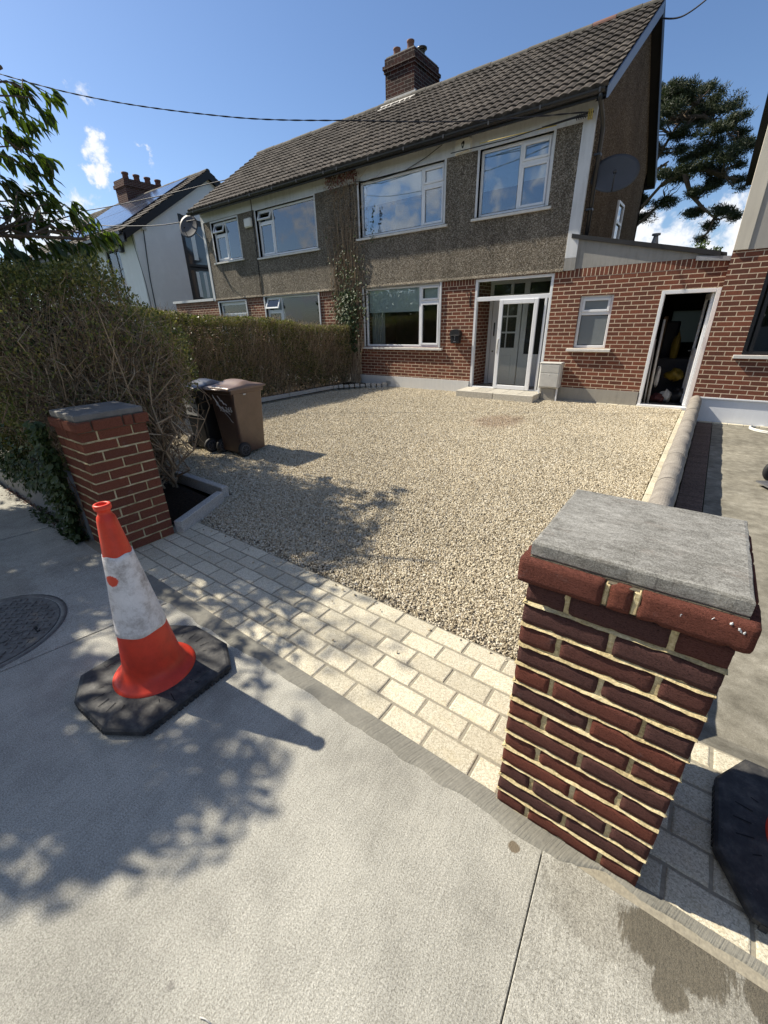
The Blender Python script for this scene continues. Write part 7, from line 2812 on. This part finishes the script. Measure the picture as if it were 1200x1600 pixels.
def cherry():
    t = thing('cherry_tree', (-7.2, .3, 0), 'cherry tree with long drooping leaves overhanging the hedge at the left edge', 'tree')
    base = np.array([-7.4, .1, 0])
    cl = []
    r_ = random.Random(5)
    for v in VIS:
        cl.append((np.array(v), .13, 12, True))
    for (x, y) in SH:
        ok = False
        for tr in range(12):
            h = r_.uniform(2.5, 4.3)
            p = np.array([x - h * .979, y - h * .216, h])
            if outside_left(p, .25):
                ok = True
                break
        if ok:
            cl.append((p, .17, 13, False))
    # crown beyond the frame
    for k in range(60):
        p = np.array([r_.uniform(-8.8, -6.2), r_.uniform(-1.6, 1.0), r_.uniform(3.0, 5.2)])
        if outside_left(p, .3):
            cl.append((p, .25, 14, False))
    # limbs: skeleton points, then each cluster gets a twig from the nearest
    limbs = [[base, base + [.1, .05, 1.2], base + [.3, .15, 2.0], base + [.9, .4, 2.6], base + [1.7, .9, 2.9], base + [2.5, 1.35, 3.05]],
             [base + [.3, .15, 2.0], base + [1.2, .1, 2.6], base + [2.2, .0, 2.9], base + [3.0, -.1, 3.1]],
             [base + [.3, .15, 2.0], base + [.2, .5, 2.9], base + [.4, .9, 3.9], base + [.8, 1.0, 4.6]],
             [base + [.9, .4, 2.6], base + [1.6, 1.0, 2.4], base + [2.4, 1.5, 2.35], base + [2.9, 1.75, 2.3]],
             [base + [.1, .05, 1.2], base + [-.5, -.5, 2.4], base + [-.9, -.9, 3.6]],
             [base + [1.2, .1, 2.6], base + [1.9, -.6, 3.3], base + [2.4, -.9, 3.8]],
             [base + [1.7, .9, 2.9], base + [2.3, 1.2, 3.2], base + [2.9, 1.5, 3.3]]]
    mb = MB()
    nodes = []
    for li, L in enumerate(limbs):
        P = [Vector(tuple(map(float, p))) for p in L]
        rs = [max(.012, (.13 if li == 0 else .035) * (1 - i / len(P)) ** 1.5) for i in range(len(P))]
        mb.tube(P, rs, 10)
        for i in range(len(P) - 1):
            for u in (0, .33, .66):
                nodes.append(np.array(P[i].lerp(P[i + 1], u)))
        nodes.append(np.array(P[-1]))
    mb.build('trunk', BARK, t)
    nodes = np.array([n_ for n_ in nodes if n_[2] > 1.9])
    S, E, pos, dirs = [], [], [], []
    for (c, rad, cnt, vis) in cl:
        cnt = int(cnt * (1.5 if vis else 2.5))
        dd = np.linalg.norm(nodes - c, axis=1) + (nodes[:, 2] > c[2] + .5) * .5
        s = nodes[dd.argmin()]
        S.append(s)
        E.append(c)
        axis = (c - s) / (np.linalg.norm(c - s) + 1e-6)
        for k in range(cnt):
            a = rng.uniform(-1, .9)
            p = c + axis * rad * a * .8 + rdir(1)[0] * rad * (.35 if vis else .9)
            pos.append(p)
            dirs.append(axis * .5 + rdir(1)[0] * .55 + np.array([.25, .05, -.75]))
    S, E = np.array(S), np.array(E)
    P = twig_paths(S, E, 7, .035)
    P[:, 1:-1, 2] += .05
    V, Q = twigs(P, np.linspace(.011, .004, 7)[None] * np.ones((len(S), 1)), 5)
    np_mesh('twigs', V, quads=Q, mats=BARK, parent=t)
    pos, dirs = np.array(pos), np.array(dirs)
    n = len(pos)
    V, T_ = leaves(pos, dirs, rdir(n) * .4 + [0, 0, 1], rng.uniform(.095, .15, n), rng.uniform(.038, .056, n), .22, long=True)
    np_mesh('leaves', V, tris=T_, mats=CHER, parent=t)


cherry()

# ------------------------------------------------------------------ pine behind the gable
PADS = [[-4.16,29.06,11.22,0.81,0.29],[-3.58,31.38,11.48,1.25,0.37],[-2.41,31.12,10.89,0.95,0.36],[-4.29,28.3,10.36,0.67,0.29],[-1.57,28.55,9.37,0.53,0.33],[-2.84,30.69,10.44,1.07,0.36],[-3.51,30.01,9.81,0.82,0.26],[-4.13,29.25,11.04,1.08,0.3],[-2.65,29.95,8.89,1.26,0.37],[-1.5,28.56,8.24,0.87,0.35],[-1.12,29.87,8.81,0.4,0.25],[-1.97,30.27,8.17,1.2,0.32],[-0.96,31.74,7.69,0.37,0.34],[-3.95,30.45,9.26,0.58,0.22],[-5.19,30.31,11.6,0.53,0.46],[-4.78,28.15,9.97,0.44,0.3],[-2.37,30.02,7.22,0.68,0.19],[-1.82,30.25,7.56,0.53,0.22],[-2.49,30.66,6.48,0.51,0.18],[-1.26,29.25,6.16,0.56,0.16],[-0.84,31.77,6.25,0.33,0.26],[-1.66,30.84,5.84,0.28,0.18],[-3.92,30.89,7.11,0.6,0.24],[-4.76,31.91,6.67,0.49,0.32],[-3.7,31.83,8.36,0.66,0.24],[-2.88,28.52,7.97,0.65,0.21],[-3.97,31.59,10.81,0.87,0.27],[-4.89,30.12,9.24,0.45,0.28],[-1.83,30.42,5.25,0.17,0.18],[-2.41,28.08,9.1,0.54,0.19],[-3.86,28.27,7.85,0.38,0.18],[-1.57,31.18,9.53,0.37,0.21]]


def pine():
    t = thing('pine_tree', (-7.0, 30.5, 0), 'tall dark pine with layered branches behind the gable', 'tree')
    mb = MB()
    tr = [(-7.0, 30.5, 0), (-6.8, 30.4, 4), (-6.3, 30.3, 7.5), (-5.8, 30.2, 10), (-5.2, 30, 12)]
    mb.tube(tr, [.38, .32, .22, .14, .05], 10)
    br = [[(-6.8, 30.4, 4.6), (-5.6, 30.2, 6.2), (-4.2, 30.1, 7.8), (-3.2, 30, 8.8), (-2.2, 30, 8.9)],
          [(-6.6, 30.4, 5.6), (-5.3, 30.2, 7.6), (-4.5, 30, 9.2), (-3.9, 30, 10.4), (-3.0, 30, 11.2)],
          [(-4.2, 30.1, 7.8), (-3.3, 30, 8.2), (-2.4, 29.8, 8.1), (-1.6, 29.6, 7.7), (-1.1, 29.9, 7.2)],
          [(-3.9, 30, 10.4), (-3.0, 30.2, 10.3), (-2.2, 30.4, 9.7), (-1.6, 30.3, 9.5)],
          [(-6.7, 30.4, 5.0), (-5.4, 30.5, 5.9), (-4.4, 30.8, 6.9), (-3.9, 31, 7.3)],
          [(-3.3, 30, 8.2), (-2.8, 30, 7.2), (-2.2, 30, 6.6), (-1.5, 30, 6.0), (-1.7, 29.5, 5.2)],
          [(-5.3, 30.2, 7.6), (-4.6, 29.8, 8.4), (-4.0, 29.4, 8.6)],
          [(-2.4, 29.8, 8.1), (-1.7, 29.9, 7.7), (-1.0, 30, 7.5)]]
    nodes = []
    for b in br:
        mb.tube(b, [max(.025, .12 * (1 - i / len(b))) for i in range(len(b))], 7)
        for i in range(len(b) - 1):
            for u in (0, .5):
                nodes.append(np.array(Vector(b[i]).lerp(Vector(b[i + 1]), u)))
    mb.build('trunk', BARK, t)
    nodes = np.array(nodes)
    pads = list(PADS)
    rr_ = np.random.default_rng(3)
    for k in range(26):   # more of the crown, hidden behind the house and gable
        pads.append([rr_.uniform(-9.5, -5.4), rr_.uniform(28.5, 32), rr_.uniform(6.2, 11.8), rr_.uniform(.6, 1.1), .3])
    S, E, P, D, Ls = [], [], [], [], []
    for (x, y, z, rx, rz) in pads:
        n = int(1500 * rx * max(.3, rz) / .3 * .9) + 90
        c = np.array([x, y, z])
        q = rdir(n) * rng.uniform(.3, 1, (n, 1)) ** .5 * np.array([rx * 1.02, rx * .9, rz * 1.0])
        q[:, 2] += .12 * rz * np.sin(q[:, 0] * 5 + x)
        # clumps
        nc = max(5, int(rx * 16))
        cc = rdir(nc) * np.array([rx, rx * .8, rz]) * rng.uniform(.5, 1, (nc, 1))
        w_ = cc[rng.integers(0, nc, n)] + rdir(n) * .27 * rng.uniform(.1, 1, (n, 1)) * [1.4, 1, .65]
        P.append(c + np.where(rng.uniform(size=(n, 1)) < .85, w_, q))
        s = nodes[np.linalg.norm(nodes - c, axis=1).argmin()]
        for k in range(max(3, nc // 2)):
            S.append(s + rdir(1)[0] * .08)
            E.append(c + cc[k % nc])
    P = np.concatenate(P)
    n = len(P)
    V1, T1 = leaves(P, rdir(n) + [.1, 0, .5], rdir(n), rng.uniform(.10, .22, n), rng.uniform(.02, .045, n), .3)
    V2, T2 = leaves(P, rdir(n) + [.1, 0, .4], rdir(n), rng.uniform(.10, .2, n), rng.uniform(.02, .04, n), .3)
    M_ = merge([(V1, None, T1, 0), (V2, None, T2, 0)])
    np_mesh('needles', M_['verts'], tris=M_['tris'], mats=PINEL, parent=t)
    S, E = np.array(S), np.array(E)
    V, Q = twigs(twig_paths(S, E, 6, .05), np.linspace(.035, .01, 6)[None] * np.ones((len(S), 1)), 4)
    np_mesh('branches', V, quads=Q, mats=BARK, parent=t)


pine()


def leafy_tree(name, loc, h, r, label, m, n=5000, L=(.1, .2), group=None, trunk=.12):
    t = thing(name, loc, label, 'tree', group)
    x, y, _ = loc
    mb = MB()
    mb.tube([(x, y, -.2), (x + .05, y, h * .4), (x, y + .05, h * .7)], [trunk, trunk * .8, trunk * .3], 8)
    for k in range(7):
        a = k * 2.4
        mb.tube([(x, y, h * (.3 + .05 * k)), (x + r * .5 * math.cos(a), y + r * .5 * math.sin(a), h * (.5 + .05 * k)), (x + r * .8 * math.cos(a), y + r * .8 * math.sin(a), h * (.62 + .04 * k))], [trunk * .4, trunk * .25, .02], 6)
    mb.build('trunk', BARK, t)
    nc = 34
    cc = rdir(nc) * rng.uniform(.45, 1, (nc, 1)) * np.array([r, r, h * .34]) + [x, y, h * .66]
    P = cc[rng.integers(0, nc, n)] + rdir(n) * rng.uniform(.1, 1, (n, 1)) * r * .33
    V, T_ = leaves(P, rdir(n) + [0, 0, .2], rdir(n), rng.uniform(*L, n), rng.uniform(L[0] * .6, L[1] * .7, n))
    np_mesh('crown', V, tris=T_, mats=m, parent=t)
    return t


leafy_tree('bushy_tree', (-1.55, 25.5, 0), 4.3, .95, 'small bright green tree top above the lean-to roof by the chimney vent', BUSHL, 5000, (.08, .16))
# greenery across the road behind the viewer, seen only as reflections in the windows
parts = []
for (x, y, h, r) in ((-14, -9.5, 6.2, 3.2), (-8.5, -11, 4.6, 2.6), (-3.5, -10, 3.8, 2.6), (1.5, -11.5, 5.4, 3.0), (-20, -11, 5.2, 3.0), (6, -11, 4.6, 2.6), (-26, -12, 5, 3)):
    n = 4000
    nc = 30
    cc = rdir(nc) * rng.uniform(.3, 1, (nc, 1)) * np.array([r, r, h * .45]) + [x, y, h * .55]
    P = cc[rng.integers(0, nc, n)] + rdir(n) * rng.uniform(.1, 1, (n, 1)) * r * .36
    V, T_ = leaves(P, rdir(n) + [0, 0, .2], rdir(n), rng.uniform(.25, .45, n), rng.uniform(.15, .28, n))
    parts.append((V, None, T_, 0))
M_ = merge(parts)
tag(np_mesh('distant_trees', M_['verts'], tris=M_['tris'], mats=CHER), 'leafy trees across the road, seen only as reflections in the windows', 'trees', kind='stuff')
mb = MB()
mb.box(-40, -9.0, -.12, 30, -8.6, 1.1)
tag(mb.build('garden_wall', render_paint('far_wall', (.3, .3, .28), .3)), 'low wall across the road, mirrored in the ground floor windows', 'wall')
# a rake of dry litter at the foot of the low wall
n = 380
P = np.stack([rng.uniform(-6, -3.8, n), .985 - np.abs(rng.normal(size=n)) * .05, np.full(n, .004)], 1)
V, T_ = leaves(P, rdir(n) * [1, 1, .2], rdir(n) * .3 + [0, 0, 1], rng.uniform(.012, .03, n), rng.uniform(.006, .016, n))
o = np_mesh('leaf_litter', V, tris=T_, mats=TWIGR)
tag(o, 'dry leaf litter along the foot of the low wall', 'leaf litter', kind='stuff')
# one dry stick lying on the pavement
mb = MB()
mb.tube([(-.66, .045, .004), (-.645, .052, .005), (-.625, .056, .004)], .0018, 5)
tag(mb.build('stick', GREYP), 'tiny pale stick lying on the sunlit pavement near the bottom of the picture', 'stick')
